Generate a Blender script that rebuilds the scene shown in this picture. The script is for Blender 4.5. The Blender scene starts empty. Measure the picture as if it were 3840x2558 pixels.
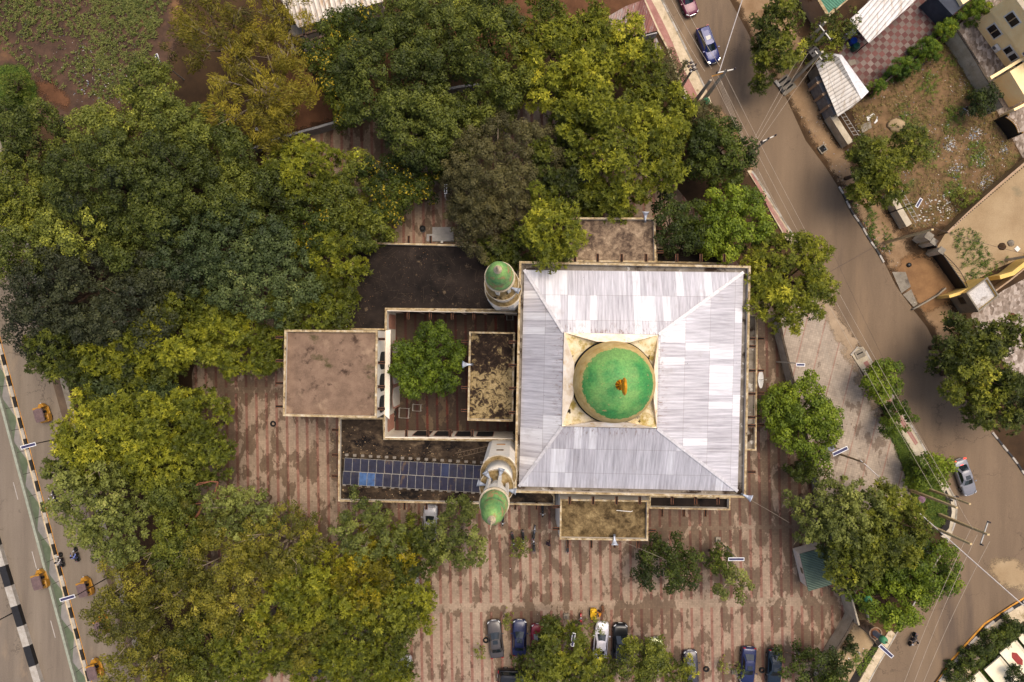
import bpy, bmesh, math, random
import numpy as np
from mathutils import Vector, Matrix
from mathutils.geometry import tessellate_polygon

SC = bpy.context.scene
C = SC.collection
R = math.radians
# ---- survey of the site: drone height, focal length and the point straight below it (3840x2558 frame)
H, F, NX, NY = 85.33, 2560.0, 1945.0, 1285.0
def P(px, py, z=0.0):
    k = (H - z) / F
    return Vector(((px - NX) * k, -(py - NY) * k, z))
def M2(px, z=0.0):            # a length in frame pixels at height z, in metres
    return px * (H - z) / F

# ------------------------------------------------------------------ node helpers
def lin(c):
    if isinstance(c, str):
        c = c.lstrip('#'); c = [int(c[i:i+2], 16) / 255 for i in (0, 2, 4)]
        c = [x / 12.92 if x <= .04045 else ((x + .055) / 1.055) ** 2.4 for x in c]
    return (c[0], c[1], c[2], 1.0)
class NT:
    def __init__(s, name, rough=.85, metal=0.0, spec=.3):
        s.m = bpy.data.materials.new(name); s.m.use_nodes = True
        s.t = s.m.node_tree; s.n = s.t.nodes
        s.b = s.n['Principled BSDF']
        s.b.inputs['Roughness'].default_value = rough
        s.b.inputs['Metallic'].default_value = metal
        s.b.inputs['Specular IOR Level'].default_value = spec
    def add(s, typ, **kw):
        nd = s.n.new(typ)
        for k, v in kw.items(): setattr(nd, k, v)
        return nd
    def put(s, sock, v):
        if hasattr(v, 'links') or isinstance(v, bpy.types.NodeSocket): s.t.links.new(v, sock)
        else: sock.default_value = v
    def math(s, op, a, b=0.0, c=None, clamp=False):
        nd = s.add('ShaderNodeMath', operation=op, use_clamp=clamp)
        s.put(nd.inputs[0], a); s.put(nd.inputs[1], b)
        if c is not None: s.put(nd.inputs[2], c)
        return nd.outputs[0]
    def pos(s, scale=(1, 1, 1), rot=0.0, loc=(0, 0, 0), obj=False):
        if obj: src = s.add('ShaderNodeTexCoord').outputs['Object']
        else: src = s.add('ShaderNodeNewGeometry').outputs['Position']
        mp = s.add('ShaderNodeMapping')
        s.put(mp.inputs['Vector'], src)
        mp.inputs['Scale'].default_value = scale; mp.inputs['Rotation'].default_value = (0, 0, rot)
        mp.inputs['Location'].default_value = loc
        return mp.outputs[0]
    def noise(s, vec, scale, detail=4, rough=.6, dist=0.0, dims='3D'):
        nd = s.add('ShaderNodeTexNoise'); nd.noise_dimensions = dims
        s.put(nd.inputs['Vector'], vec)
        nd.inputs['Scale'].default_value = scale; nd.inputs['Detail'].default_value = detail
        nd.inputs['Roughness'].default_value = rough; nd.inputs['Distortion'].default_value = dist
        return nd.outputs['Fac']
    def ramp(s, fac, stops, interp='LINEAR'):
        nd = s.add('ShaderNodeValToRGB'); cr = nd.color_ramp; cr.interpolation = interp
        while len(cr.elements) < len(stops): cr.elements.new(.5)
        for e, (p, c) in zip(cr.elements, stops):
            e.position = p; e.color = lin(c)
        s.put(nd.inputs[0], fac); return nd.outputs[0]
    def step(s, fac, lo, hi):
        nd = s.add('ShaderNodeMapRange'); nd.interpolation_type = 'SMOOTHSTEP'
        s.put(nd.inputs[0], fac); nd.inputs[1].default_value = lo; nd.inputs[2].default_value = hi
        return nd.outputs[0]
    def mix(s, fac, a, b, mode='MIX'):
        nd = s.add('ShaderNodeMix', data_type='RGBA', blend_type=mode)
        s.put(nd.inputs[0], fac)
        for i, v in ((6, a), (7, b)):
            s.put(nd.inputs[i], v if isinstance(v, bpy.types.NodeSocket) else lin(v))
        return nd.outputs[2]
    def bump(s, h, strength=.4, dist=.05):
        nd = s.add('ShaderNodeBump'); nd.inputs['Strength'].default_value = strength
        nd.inputs['Distance'].default_value = dist; s.put(nd.inputs['Height'], h)
        s.t.links.new(nd.outputs[0], s.b.inputs['Normal'])
    def color(s, c):
        s.put(s.b.inputs['Base Color'], c if isinstance(c, bpy.types.NodeSocket) else lin(c)); return s.m
    def sep(s, v):
        nd = s.add('ShaderNodeSeparateXYZ'); s.put(nd.inputs[0], v); return nd.outputs
    def white(s, v):
        nd = s.add('ShaderNodeTexWhiteNoise', noise_dimensions='2D'); s.put(nd.inputs[0], v); return nd.outputs[0]
    def comb(s, x, y, z=0.0):
        nd = s.add('ShaderNodeCombineXYZ')
        for i, v in enumerate((x, y, z)): s.put(nd.inputs[i], v)
        return nd.outputs[0]

def plain(name, col, rough=.6, metal=0.0, spec=.4, var=.12, scale=3.0, coat=0.0):
    t = NT(name, rough, metal, spec)
    a = lin(col); d = tuple(x * (1 - var * 2.2) for x in a[:3]); l = tuple(min(1, x * (1 + var)) for x in a[:3])
    t.b.inputs['Coat Weight'].default_value = coat; t.b.inputs['Coat Roughness'].default_value = .12
    return t.color(t.ramp(t.noise(t.pos(obj=True), scale, 5), [(.3, d), (.7, l)]))
DIM = dict(highway_asphalt=.88, street_asphalt=.9, orange_earth=.72, sandy_earth=.66, pale_concrete=.9, grey_render=.9,
           cream_paving=.9, dusty_shoulder=.85, cream_render=1.08, white_render=1.08, weathered_cream_plaster=1.3, flaking_corner_floor=.95,
           cream_house_wall=1.4, yellow_house_wall=1.1, whitewash=1, cream_panel=1)     # paler or darker than the samples
def mottled(name, stops, scale=1.0, detail=6, rough=.9, stains=(), bump=.25, spec=.2, stretch=(1, 1, 1), rot=0.0, dist=0.0):
    dim = DIM.get(name, .70)
    t = NT(name, rough, 0, spec)
    stops = [(p_, tuple(x * dim for x in lin(c_)[:3])) for p_, c_ in stops]
    stains = [(tuple(x * dim for x in lin(s_[0])[:3]),) + tuple(s_[1:]) for s_ in stains]
    p = t.pos(stretch, rot)
    n = t.noise(p, scale, detail, .65, dist)
    c = t.ramp(n, stops)
    for col, sc, lo, hi, loc in stains:
        f = t.step(t.noise(t.pos(stretch, rot, loc), sc, 6, .65), lo, hi)
        c = t.mix(f, c, col)
    fine = t.noise(t.pos(), 9.0, 5, .7)
    c = t.mix(.35, c, t.ramp(fine, [(.3, (.3, .3, .3)), (.7, (.7, .7, .7))]), 'OVERLAY')
    if bump: t.bump(fine, bump, .05)
    return t.color(c)

# ------------------------------------------------------------------ mesh builder
class MB:
    def __init__(s): s.v = []; s.f = []; s.m = []; s.uv = {}; s.mi = 0
    def face(s, pts, uvs=None):
        i = len(s.v); s.v += [Vector(p) for p in pts]
        s.f.append(tuple(range(i, i + len(pts)))); s.m.append(s.mi)
        if uvs: s.uv[len(s.f) - 1] = uvs
        return s
    def idx(s, pts, faces):
        i = len(s.v); s.v += [Vector(p) for p in pts]
        for f in faces: s.f.append(tuple(i + k for k in f)); s.m.append(s.mi)
        return s
    def sheet(s, pts):         # flat polygon, any outline
        pts = [Vector(p) for p in pts]
        i = len(s.v); s.v += pts
        for tri in tessellate_polygon([pts]):
            a, b, c = [pts[k] for k in tri]
            if (b - a).cross(c - a).z < 0: tri = tri[::-1]
            s.f.append(tuple(i + k for k in tri)); s.m.append(s.mi)
        return s
    def prism(s, outline, z0, z1, top=True, bottom=False):
        o = [Vector((p[0], p[1], 0)) for p in outline]
        area = sum(a.x * b.y - b.x * a.y for a, b in zip(o, o[1:] + o[:1]))
        if area < 0: o = o[::-1]
        n = len(o)
        lo = [Vector((p.x, p.y, z0)) for p in o]; hi = [Vector((p.x, p.y, z1)) for p in o]
        for k in range(n):
            j = (k + 1) % n; s.face([lo[k], lo[j], hi[j], hi[k]])
        if top: s.sheet(hi)
        if bottom:
            i = len(s.v); s.v += lo
            for tri in tessellate_polygon([lo]): s.f.append(tuple(i + k for k in tri)); s.m.append(s.mi)
        return s
    def box(s, c, size, rz=0.0, rot=None):
        x, y, z = size[0] / 2, size[1] / 2, size[2] / 2
        m = rot if rot is not None else Matrix.Rotation(rz, 3, 'Z')
        c = Vector(c)
        pts = [c + m @ Vector((a * x, b * y, d * z)) for d in (-1, 1) for b in (-1, 1) for a in (-1, 1)]
        return s.idx(pts, [(0, 2, 3, 1), (4, 5, 7, 6), (0, 1, 5, 4), (2, 6, 7, 3), (0, 4, 6, 2), (1, 3, 7, 5)])
    def bar(s, a, b, w, h):    # box from a to b, width w (horizontal), height h
        a = Vector(a); b = Vector(b); d = b - a; L = d.length; d.normalize()
        up = Vector((0, 0, 1)) if abs(d.z) < .95 else Vector((0, 1, 0))
        sd = d.cross(up).normalized(); u = sd.cross(d)
        rot = Matrix((sd, d, u)).transposed()
        return s.box((a + b) / 2, (w, L, h), rot=rot)
    def tube(s, a, b, r0, r1=None, n=8, cap=True):
        r1 = r0 if r1 is None else r1
        a = Vector(a); b = Vector(b); d = (b - a).normalized()
        up = Vector((0, 0, 1)) if abs(d.z) < .9 else Vector((1, 0, 0))
        x = d.cross(up).normalized(); y = d.cross(x)
        pts = []
        for c, r in ((a, r0), (b, r1)):
            pts += [c + x * (r * math.cos(2 * math.pi * k / n)) + y * (r * math.sin(2 * math.pi * k / n)) for k in range(n)]
        fs = [(k, (k + 1) % n, n + (k + 1) % n, n + k) for k in range(n)]
        if cap: fs += [tuple(range(n))[::-1], tuple(range(n, 2 * n))]
        return s.idx(pts, fs)
    def path(s, pts, r, n=6):
        for a, b in zip(pts, pts[1:]): s.tube(a, b, r, r, n)
        return s
    def lathe(s, prof, c=(0, 0, 0), n=32, rot=None, cap=True):
        c = Vector(c); pts = []
        for r, z in prof:
            for k in range(n):
                p = Vector((r * math.cos(2 * math.pi * k / n), r * math.sin(2 * math.pi * k / n), z))
                pts.append(c + (rot @ p if rot is not None else p))
        fs = []
        for i in range(len(prof) - 1):
            for k in range(n):
                j = (k + 1) % n
                fs.append((i * n + k, i * n + j, (i + 1) * n + j, (i + 1) * n + k))
        if cap: fs += [tuple(range(n))[::-1], tuple(range((len(prof) - 1) * n, len(prof) * n))]
        return s.idx(pts, fs)
    def loft(s, loops, cap=True):
        n = len(loops[0]); i0 = len(s.v)
        for L in loops: s.v += [Vector(p) for p in L]
        for i in range(len(loops) - 1):
            for k in range(n):
                j = (k + 1) % n
                s.f.append((i0 + i * n + k, i0 + i * n + j, i0 + (i + 1) * n + j, i0 + (i + 1) * n + k)); s.m.append(s.mi)
        if cap:
            s.f.append(tuple(i0 + k for k in range(n))[::-1]); s.m.append(s.mi)
            s.f.append(tuple(i0 + (len(loops) - 1) * n + k for k in range(n))); s.m.append(s.mi)
        return s
    def mesh(s, name, mats, origin=(0, 0, 0), smooth=False):
        o = Vector(origin)
        me = bpy.data.meshes.new(name)
        me.from_pydata([v - o for v in s.v], [], s.f)
        for m in (mats if isinstance(mats, (list, tuple)) else [mats]): me.materials.append(m)
        me.polygons.foreach_set('material_index', s.m)
        if smooth: me.polygons.foreach_set('use_smooth', [True] * len(s.f))
        if s.uv:
            uvl = me.uv_layers.new(name='UVMap')
            for fi, uvs in s.uv.items():
                for li, uv in zip(me.polygons[fi].loop_indices, uvs): uvl.data[li].uv = uv
        me.update()
        return me
    def build(s, name, mats, parent=None, origin=None, smooth=False):
        if origin is None: origin = parent.location if parent is not None and parent.get('worldbuilt') else (0, 0, 0)
        o = bpy.data.objects.new(name, s.mesh(name, mats, origin, smooth)); C.objects.link(o)
        if parent is not None: o.parent = parent
        else: o.location = origin
        return o
def tag(o, label=None, cat=None, group=None, kind=None):
    for k, v in (('label', label), ('category', cat), ('group', group), ('kind', kind)):
        if v: o[k] = v
    return o
def empty(name, label, cat, loc=(0, 0, 0), rz=0.0, group=None, world=False):
    o = bpy.data.objects.new(name, None); C.objects.link(o)
    o.empty_display_size = .3
    o.location = loc; o.rotation_euler = (0, 0, rz)
    if world: o['worldbuilt'] = 1
    return tag(o, label, cat, group)
def inst(me, name, parent, loc=(0, 0, 0), rot=(0, 0, 0), scale=(1, 1, 1)):
    o = bpy.data.objects.new(name, me); C.objects.link(o); o.parent = parent
    o.location = loc; o.rotation_euler = rot; o.scale = scale
    return o
def ground(name, px, z, mat, z0=None, kind='structure'):
    mb = MB(); pts = [P(x, y, 0) for x, y in px]
    if z0 is None: mb.sheet([Vector((p.x, p.y, z)) for p in pts])
    else: mb.prism(pts, z0, z)
    o = mb.build(name, mat); o['kind'] = kind
    return o
def soften(mat):
    """thin out a spread of earth, sand or grass towards its ragged rim"""
    if mat.get('soft'): return mat
    m = mat.copy(); m['soft'] = 1; nt_ = m.node_tree; out = nt_.nodes['Material Output']
    src = out.inputs[0].links[0].from_socket
    at = nt_.nodes.new('ShaderNodeAttribute'); at.attribute_name = 'edge'
    ge = nt_.nodes.new('ShaderNodeNewGeometry'); no = nt_.nodes.new('ShaderNodeTexNoise')
    no.inputs['Scale'].default_value = .9; no.inputs['Detail'].default_value = 8; no.inputs['Roughness'].default_value = .68
    nt_.links.new(ge.outputs['Position'], no.inputs['Vector'])
    ad = nt_.nodes.new('ShaderNodeMath'); ad.operation = 'MULTIPLY_ADD'; nt_.links.new(no.outputs['Fac'], ad.inputs[0]); ad.inputs[1].default_value = 2.6
    nt_.links.new(at.outputs['Fac'], ad.inputs[2])
    mr = nt_.nodes.new('ShaderNodeMapRange'); mr.inputs[1].default_value = 1.15; mr.inputs[2].default_value = 1.75
    nt_.links.new(ad.outputs[0], mr.inputs[0])
    tr = nt_.nodes.new('ShaderNodeBsdfTransparent'); mx = nt_.nodes.new('ShaderNodeMixShader')
    nt_.links.new(mr.outputs[0], mx.inputs[0]); nt_.links.new(tr.outputs[0], mx.inputs[1]); nt_.links.new(src, mx.inputs[2]); nt_.links.new(mx.outputs[0], out.inputs[0])
    return m
SOFT = {}
def patch(name, px, z, mat, feather=1.2, cell=.45, kind='structure'):
    poly = np.array([P(x, y, 0).xy for x, y in px]); n = len(poly)
    lo, hi = poly.min(0) - feather, poly.max(0) + feather
    nx, ny = int((hi[0] - lo[0]) / cell) + 2, int((hi[1] - lo[1]) / cell) + 2
    X, Y = np.meshgrid(lo[0] + np.arange(nx) * cell, lo[1] + np.arange(ny) * cell)
    ins = np.zeros(X.shape, bool); dist = np.full(X.shape, 1e9)
    for i in range(n):
        (x1, y1), (x2, y2) = poly[i], poly[(i + 1) % n]
        cond = (y1 > Y) != (y2 > Y)
        ins ^= cond & (X < (x2 - x1) * (Y - y1) / (y2 - y1 + 1e-12) + x1)
        L2 = (x2 - x1) ** 2 + (y2 - y1) ** 2 + 1e-9
        t = np.clip(((X - x1) * (x2 - x1) + (Y - y1) * (y2 - y1)) / L2, 0, 1)
        dist = np.minimum(dist, np.hypot(X - x1 - t * (x2 - x1), Y - y1 - t * (y2 - y1)))
    sd = np.where(ins, dist, -dist) / feather
    keep = sd > -1.0
    v = np.stack([X.ravel(), Y.ravel(), np.full(X.size, z)], 1); ed = np.clip(sd.ravel(), -1.3, 1.3)
    I = np.arange(X.size).reshape(X.shape)
    kq = keep[:-1, :-1] | keep[1:, :-1] | keep[:-1, 1:] | keep[1:, 1:]
    qd = np.stack([I[:-1, :-1][kq], I[:-1, 1:][kq], I[1:, 1:][kq], I[1:, :-1][kq]], 1)
    me = bpy.data.meshes.new(name); used = np.unique(qd); mp = np.zeros(X.size, int); mp[used] = np.arange(len(used))
    me.from_pydata(v[used].tolist(), [], mp[qd].tolist())
    at = me.attributes.new('edge', 'FLOAT', 'POINT'); at.data.foreach_set('value', ed[used].astype(np.float32))
    if mat.name not in SOFT: SOFT[mat.name] = soften(mat)
    me.materials.append(SOFT[mat.name]); me.update()
    o = bpy.data.objects.new(name, me); C.objects.link(o); o['kind'] = kind
    return o
def offset_line(pts, d):       # parallel polyline (2-D), d to the left
    out = []
    for i, p in enumerate(pts):
        a = pts[max(i - 1, 0)]; b = pts[min(i + 1, len(pts) - 1)]
        t = Vector((b[0] - a[0], b[1] - a[1])).normalized()
        out.append(Vector((p[0] - t.y * d, p[1] + t.x * d)))
    return out
def resample(pts, step):
    pts = [Vector((p[0], p[1])) for p in pts]
    out = [pts[0]]; carry = 0.0
    for a, b in zip(pts, pts[1:]):
        L = (b - a).length; t = step - carry
        while t <= L:
            out.append(a + (b - a) * (t / L)); t += step
        carry = (carry + L) % step
    return out
def strip(mb, pts, w, z0, z1, mats_cycle=None):   # ribbon of boxes along a world polyline
    L = offset_line(pts, w / 2); Rr = offset_line(pts, -w / 2)
    for i in range(len(pts) - 1):
        if mats_cycle: mb.mi = mats_cycle[i % len(mats_cycle)]
        a, b, c, d = L[i], L[i + 1], Rr[i + 1], Rr[i]
        mb.face([(a.x, a.y, z1), (d.x, d.y, z1), (c.x, c.y, z1), (b.x, b.y, z1)])
        mb.face([(a.x, a.y, z0), (a.x, a.y, z1), (b.x, b.y, z1), (b.x, b.y, z0)])
        mb.face([(d.x, d.y, z0), (c.x, c.y, z0), (c.x, c.y, z1), (d.x, d.y, z1)])
    for i, j in ((0, 0), (-1, -1)):
        a, d = L[i], Rr[j]
        mb.face([(a.x, a.y, z0), (d.x, d.y, z0), (d.x, d.y, z1), (a.x, a.y, z1)])
    return mb

# ------------------------------------------------------------------ world, sun, camera
w = bpy.data.worlds.new("World"); SC.world = w; w.use_nodes = True
nt = w.node_tree
sky = nt.nodes.new('ShaderNodeTexSky'); sky.sky_type = 'NISHITA'; sky.sun_disc = False
SUN_EL, SUN_AZ = R(70), R(48)          # azimuth measured clockwise from +Y
sky.sun_elevation = SUN_EL; sky.sun_rotation = SUN_AZ
sky.air_density = .7; sky.dust_density = 4.0; sky.ozone_density = .6
bg = nt.nodes['Background']; nt.links.new(sky.outputs[0], bg.inputs[0]); bg.inputs[1].default_value = .125
sl = bpy.data.lights.new('sun', 'SUN'); sl.energy = 1.3; sl.angle = R(34); sl.color = (1, .88, .72)
so = bpy.data.objects.new('sun', sl); C.objects.link(so)
d = Vector((math.sin(SUN_AZ) * math.cos(SUN_EL), math.cos(SUN_AZ) * math.cos(SUN_EL), math.sin(SUN_EL)))
so.rotation_euler = d.to_track_quat('Z', 'Y').to_euler(); so.location = d * 150
cam = bpy.data.cameras.new('camera'); cam.lens = 24; cam.sensor_width = 36; cam.clip_end = 2000
cam.shift_x = -(NX - 1920) / 3840; cam.shift_y = (NY - 1279) / 3840
co = bpy.data.objects.new('camera', cam); C.objects.link(co); co.location = (0, 0, H); SC.camera = co
vs = SC.view_settings; vs.view_transform = 'Standard'; vs.look = 'None'; vs.gamma = 1; vs.exposure = .84
SC.cycles.max_bounces = 6; SC.cycles.diffuse_bounces = 2
# ------------------------------------------------------------------ materials
ASPHALT = mottled('asphalt', [(.3, '#66584c'), (.7, '#7c6c5d')], .35, 7, .9, stretch=(1, .12, 1), rot=R(-15.5), bump=.2)
HIGHWAY = mottled('highway_asphalt', [(.32, '#6e6255'), (.68, '#857868')], .5, 7, .9, stretch=(1, .08, 1), rot=R(-15.2), bump=.2)
STREET = mottled('street_asphalt', [(.3, '#6a5947'), (.7, '#806c56')], .28, 7, .9, bump=.2, stretch=(1, .15, 1), rot=R(-29),
                 stains=[('#8c7459', .12, .56, .74, (3, 1, 0)), ('#574a40', .09, .55, .72, (9, 4, 2))])
EARTH = mottled('earth', [(.3, '#37291b'), (.7, '#5a432c')], .3, 8, .95, stains=[('#6b5034', .11, .56, .74, (5, 2, 0))])
ORANGE_EARTH = mottled('orange_earth', [(.3, '#8a6c4c'), (.7, '#b09270')], .35, 8, .95, stains=[('#6f5138', .2, .55, .72, (1, 7, 0))])
RED_EARTH = mottled('red_earth', [(.3, '#573a26'), (.7, '#7c553a')], .4, 8, .95)
SAND = mottled('sandy_earth', [(.25, '#a38763'), (.75, '#cdb38b')], .22, 8, .95, stains=[('#8b8064', .1, .58, .72, (2, 5, 0))])
SOIL = mottled('field_soil', [(.3, '#3f3128'), (.7, '#6b5140')], .5, 8, .95, stains=[('#8a6646', .13, .56, .72, (2, 8, 1))])
LOT = mottled('lot_soil', [(.3, '#5d4a30'), (.55, '#86694a'), (.75, '#a08058')], .5, 9, .95,
              stains=[('#57602a', .22, .54, .68, (4, 3, 0)), ('#4a3a28', .3, .6, .72, (8, 3, 0))])
GRASSM = mottled('grass_ground', [(.3, '#2f4416'), (.7, '#5b6d28')], 1.2, 8, .95)
CONC = mottled('concrete', [(.3, '#7f7566'), (.7, '#aa9f8c')], .8, 8, .9, stains=[('#5a5046', .5, .55, .72, (2, 2, 0))])
PALECONC = mottled('pale_concrete', [(.3, '#a6987f'), (.7, '#c9bca4')], .8, 8, .9, stains=[('#7b6f60', .6, .58, .74, (2, 2, 0))])
GREYWALL = mottled('grey_render', [(.3, '#8a8784'), (.7, '#a9a6a2')], .9, 7, .9)
PINKPAVE = mottled('pink_paving', [(.3, '#a57468'), (.7, '#c79385')], 1.2, 8, .9, stains=[('#8c4a40', .5, .56, .7, (3, 3, 0)), ('#c0a68c', .8, .6, .75, (6, 1, 0))])
CREAMPAVE = mottled('cream_paving', [(.3, '#b39f80'), (.7, '#d9c6a6')], 1.1, 8, .9, stains=[('#8f7c58', .7, .56, .68, (3, 9, 0))])
KERBW = mottled('worn_kerb_white', [(.3, '#a89e90'), (.7, '#d0c8bb')], 1.6, 7, .8, stains=[('#7d7162', 1.1, .6, .72, (3, 1, 0))])
WHITEP = plain('white_paint', '#d8d4cc', .6, var=.08)
BLACKP = plain('black_paint', '#1c1a1a', .6, var=.2)
YELLOWP = plain('yellow_paint', '#c98a2c', .6, var=.2, scale=1.5)
DARK = plain('dark_void', '#0e0c0b', .9)
DRAIN = mottled('drain_mud', [(.3, '#15110e'), (.7, '#33291f')], 1.5, 7, .6)

def cracked(m, sc=.16, amt=.5):
    """wandering cracks, tar patches and drifted dust on top of a road surface"""
    t = NT.__new__(NT); t.m = m; t.t = m.node_tree; t.n = t.t.nodes; t.b = t.n['Principled BSDF']
    src = t.b.inputs['Base Color'].links[0].from_socket
    wob = t.noise(t.pos(), .5, 5, .7)
    ps = t.add('ShaderNodeVectorMath', operation='ADD'); t.put(ps.inputs[0], t.pos()); t.put(ps.inputs[1], t.comb(t.math('MULTIPLY', wob, 5), t.math('MULTIPLY', t.noise(t.pos(loc=(9, 2, 0)), .4, 5, .7), 5)))
    v = t.add('ShaderNodeTexVoronoi', feature='DISTANCE_TO_EDGE'); v.inputs['Scale'].default_value = sc; t.put(v.inputs['Vector'], ps.outputs[0])
    ck = t.math('MULTIPLY', t.math('LESS_THAN', v.outputs['Distance'], .008), t.step(t.noise(t.pos(loc=(1, 1, 4)), .12, 4), .45, .6))
    c = t.mix(t.math('MULTIPLY', ck, amt), src, '#2e2721')
    oil = t.step(t.noise(t.pos(loc=(5, 5, 2)), .8, 6, .65), .68, .72); c = t.mix(t.math('MULTIPLY', oil, .35), c, '#3c332c')
    dust = t.step(t.noise(t.pos((1, .4, 1), R(-29), (3, 8, 1)), .3, 8, .7), .58, .72); c = t.mix(t.math('MULTIPLY', dust, .3), c, '#9c8468')
    t.put(t.b.inputs['Base Color'], c); return m
cracked(STREET); cracked(HIGHWAY)
def paving_mat(name, base, stripe, wet, per, wd, ph, rot, breaks, wetcut, blk=.11, wetsc=.6, near=False):
    t = NT(name, .9, 0, .2)
    p = t.pos((1, 1, 1), rot)
    x, y, _ = t.sep(p)
    fx = t.math('FRACT', t.math('DIVIDE', t.math('ADD', x, ph), per))
    edge = t.noise(t.pos(), 6, 3)
    m = t.math('LESS_THAN', t.math('ADD', fx, t.math('MULTIPLY', edge, .03)), wd / per + .015)
    for yb, hw in breaks:
        m = t.math('MULTIPLY', m, t.math('GREATER_THAN', t.math('ABSOLUTE', t.math('SUBTRACT', y, yb)), hw))
    fade = t.step(t.noise(t.pos(loc=(3, 8, 0)), .45, 6), .22, .5)
    base2 = t.ramp(t.noise(t.pos(), .5, 8, .65), [(.3, base[0]), (.7, base[1])])
    str2 = t.ramp(t.noise(t.pos(), .9, 8, .65), [(.3, stripe[0]), (.7, stripe[1])])
    c = t.mix(t.math('MULTIPLY', m, t.math('ADD', t.math('MULTIPLY', fade, .35), .6)), base2, str2)
    # individual blocks
    bx = t.math('FLOOR', t.math('DIVIDE', x, blk * 2)); by = t.math('FLOOR', t.math('DIVIDE', y, blk * 2))
    wn = t.white(t.comb(bx, by))
    c = t.mix(.22, c, t.ramp(wn, [(0, (.25, .25, .25)), (1, (.75, .75, .75))]), 'OVERLAY')
    jx = t.math('LESS_THAN', t.math('FRACT', t.math('DIVIDE', x, blk * 2)), .14)
    jy = t.math('LESS_THAN', t.math('FRACT', t.math('DIVIDE', y, blk * 2)), .14)
    c = t.mix(t.math('MULTIPLY', t.math('MAXIMUM', jx, jy), .3), c, '#6a5a48')
    # damp patches: big runs along the stripes and small blots
    w1 = t.noise(t.pos((1, .5, 1), rot, (7, 3, 0)), wetsc, 9, .62, .2)
    w2 = t.noise(t.pos((1, 1, 1), 0, (1, 5, 0)), .07, 3, .5)
    wsum = t.math('ADD', t.math('MULTIPLY', w1, .72), t.math('MULTIPLY', w2, .28))
    if near:      # the paving stays damp along the foot of the hall, under its spouts
        px_, py_, _ = t.sep(t.pos()); hc = P(2370, 1420); hh_ = M2(440)
        dx = t.math('SUBTRACT', t.math('ABSOLUTE', t.math('SUBTRACT', px_, hc.x)), hh_); dy = t.math('SUBTRACT', t.math('ABSOLUTE', t.math('SUBTRACT', py_, hc.y)), hh_)
        far = t.step(t.math('MAXIMUM', dx, dy), 1.0, 13.0)
        wsum = t.math('ADD', wsum, t.math('MULTIPLY', t.math('SUBTRACT', 1.0, far), .06))
    wt = t.step(wsum, wetcut, wetcut + .02)
    w3 = t.step(t.noise(t.pos(loc=(2, 9, 0)), 1.5, 7, .68), .61, .64)
    wt = t.math('MAXIMUM', wt, t.math('MULTIPLY', w3, .8))
    c = t.mix(t.math('MULTIPLY', wt, .88), c, wet, 'MULTIPLY')
    t.put(t.b.inputs['Roughness'], t.math('SUBTRACT', .92, t.math('MULTIPLY', wt, .3)))
    return t.color(c)
rotp = R(-1.1)
def ph_for(px, py, per, wd, rot):     # phase so that a stripe is centred on this survey point
    p = P(px, py); x = p.x * math.cos(rot) - p.y * math.sin(rot)
    return -(x - wd / 2) % per
def yrot(px, py, rot):
    p = P(px, py); return p.x * math.sin(rot) + p.y * math.cos(rot)
PAVING = paving_mat('striped_block_paving', ('#7f6d5b', '#a08b76'), ('#775144', '#8d6657'), (.42, .37, .32),
                    1.253, .34, ph_for(1652, 2200, 1.253, .34, rotp), rotp,
                    [(yrot(2600, 2263, rotp), .55), (yrot(990, 1462, rotp), .35), (yrot(2060, 1992, rotp), .25)], .50, near=True)
COURT = paving_mat('courtyard_block_paving', ('#4c3f32', '#635342'), ('#4c201b', '#602e26'), (.42, .36, .32),
                   1.253, .30, ph_for(1652, 2200, 1.253, .30, rotp), rotp, [], .44)
FORE = paving_mat('forecourt_paving', ('#8f8172', '#ab9c8a'), ('#8f7060', '#9a7c6c'), (.5, .44, .4),
                  2.3, .16, .3, R(14), [], .575, .14)

def checker_mat():
    t = NT('checker_paving', .9, 0, .2)
    p = t.pos((1, 1, 1), R(50)); x, y, _ = t.sep(p)
    s = .62
    fx = t.math('FLOOR', t.math('DIVIDE', x, s)); fy = t.math('FLOOR', t.math('DIVIDE', y, s))
    k = t.math('LESS_THAN', t.math('MODULO', t.math('ADD', t.math('ADD', fx, fy), 4000), 2), .5)
    wn = t.white(t.comb(fx, fy))
    pale = t.ramp(wn, [(0, '#655850'), (1, '#81736a')]); red = t.ramp(wn, [(0, '#5a3c38'), (1, '#704c46')])
    c = t.mix(k, red, pale)
    d = t.step(t.noise(t.pos(), .25, 7, .6), .5, .7)
    c = t.mix(t.math('MULTIPLY', d, .55), c, '#5c4038')
    n = t.noise(t.pos(), 4, 6, .7)
    c = t.mix(.3, c, t.ramp(n, [(.3, (.3, .3, .3)), (.7, (.7, .7, .7))]), 'OVERLAY')
    return t.color(c)
CHECKER = checker_mat()
def rubble_mat(name, cols, sc=3.2):
    t = NT(name, .95, 0, .2)
    v = t.add('ShaderNodeTexVoronoi'); v.inputs['Scale'].default_value = sc
    t.put(v.inputs['Vector'], t.pos((1, .6, 1), R(35)))
    cc = t.sep(v.outputs['Color'])[0]
    c = t.ramp(cc, cols)
    n = t.noise(t.pos(), 2.0, 8, .7)
    c = t.mix(.5, c, t.ramp(n, [(.3, (.2, .2, .2)), (.7, (.75, .75, .75))]), 'OVERLAY')
    return t.color(c)
RUBBLE = rubble_mat('rough_stone_paving', [(0, '#6e5f52'), (.5, '#8f8072'), (1, '#b3a598')])

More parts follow.
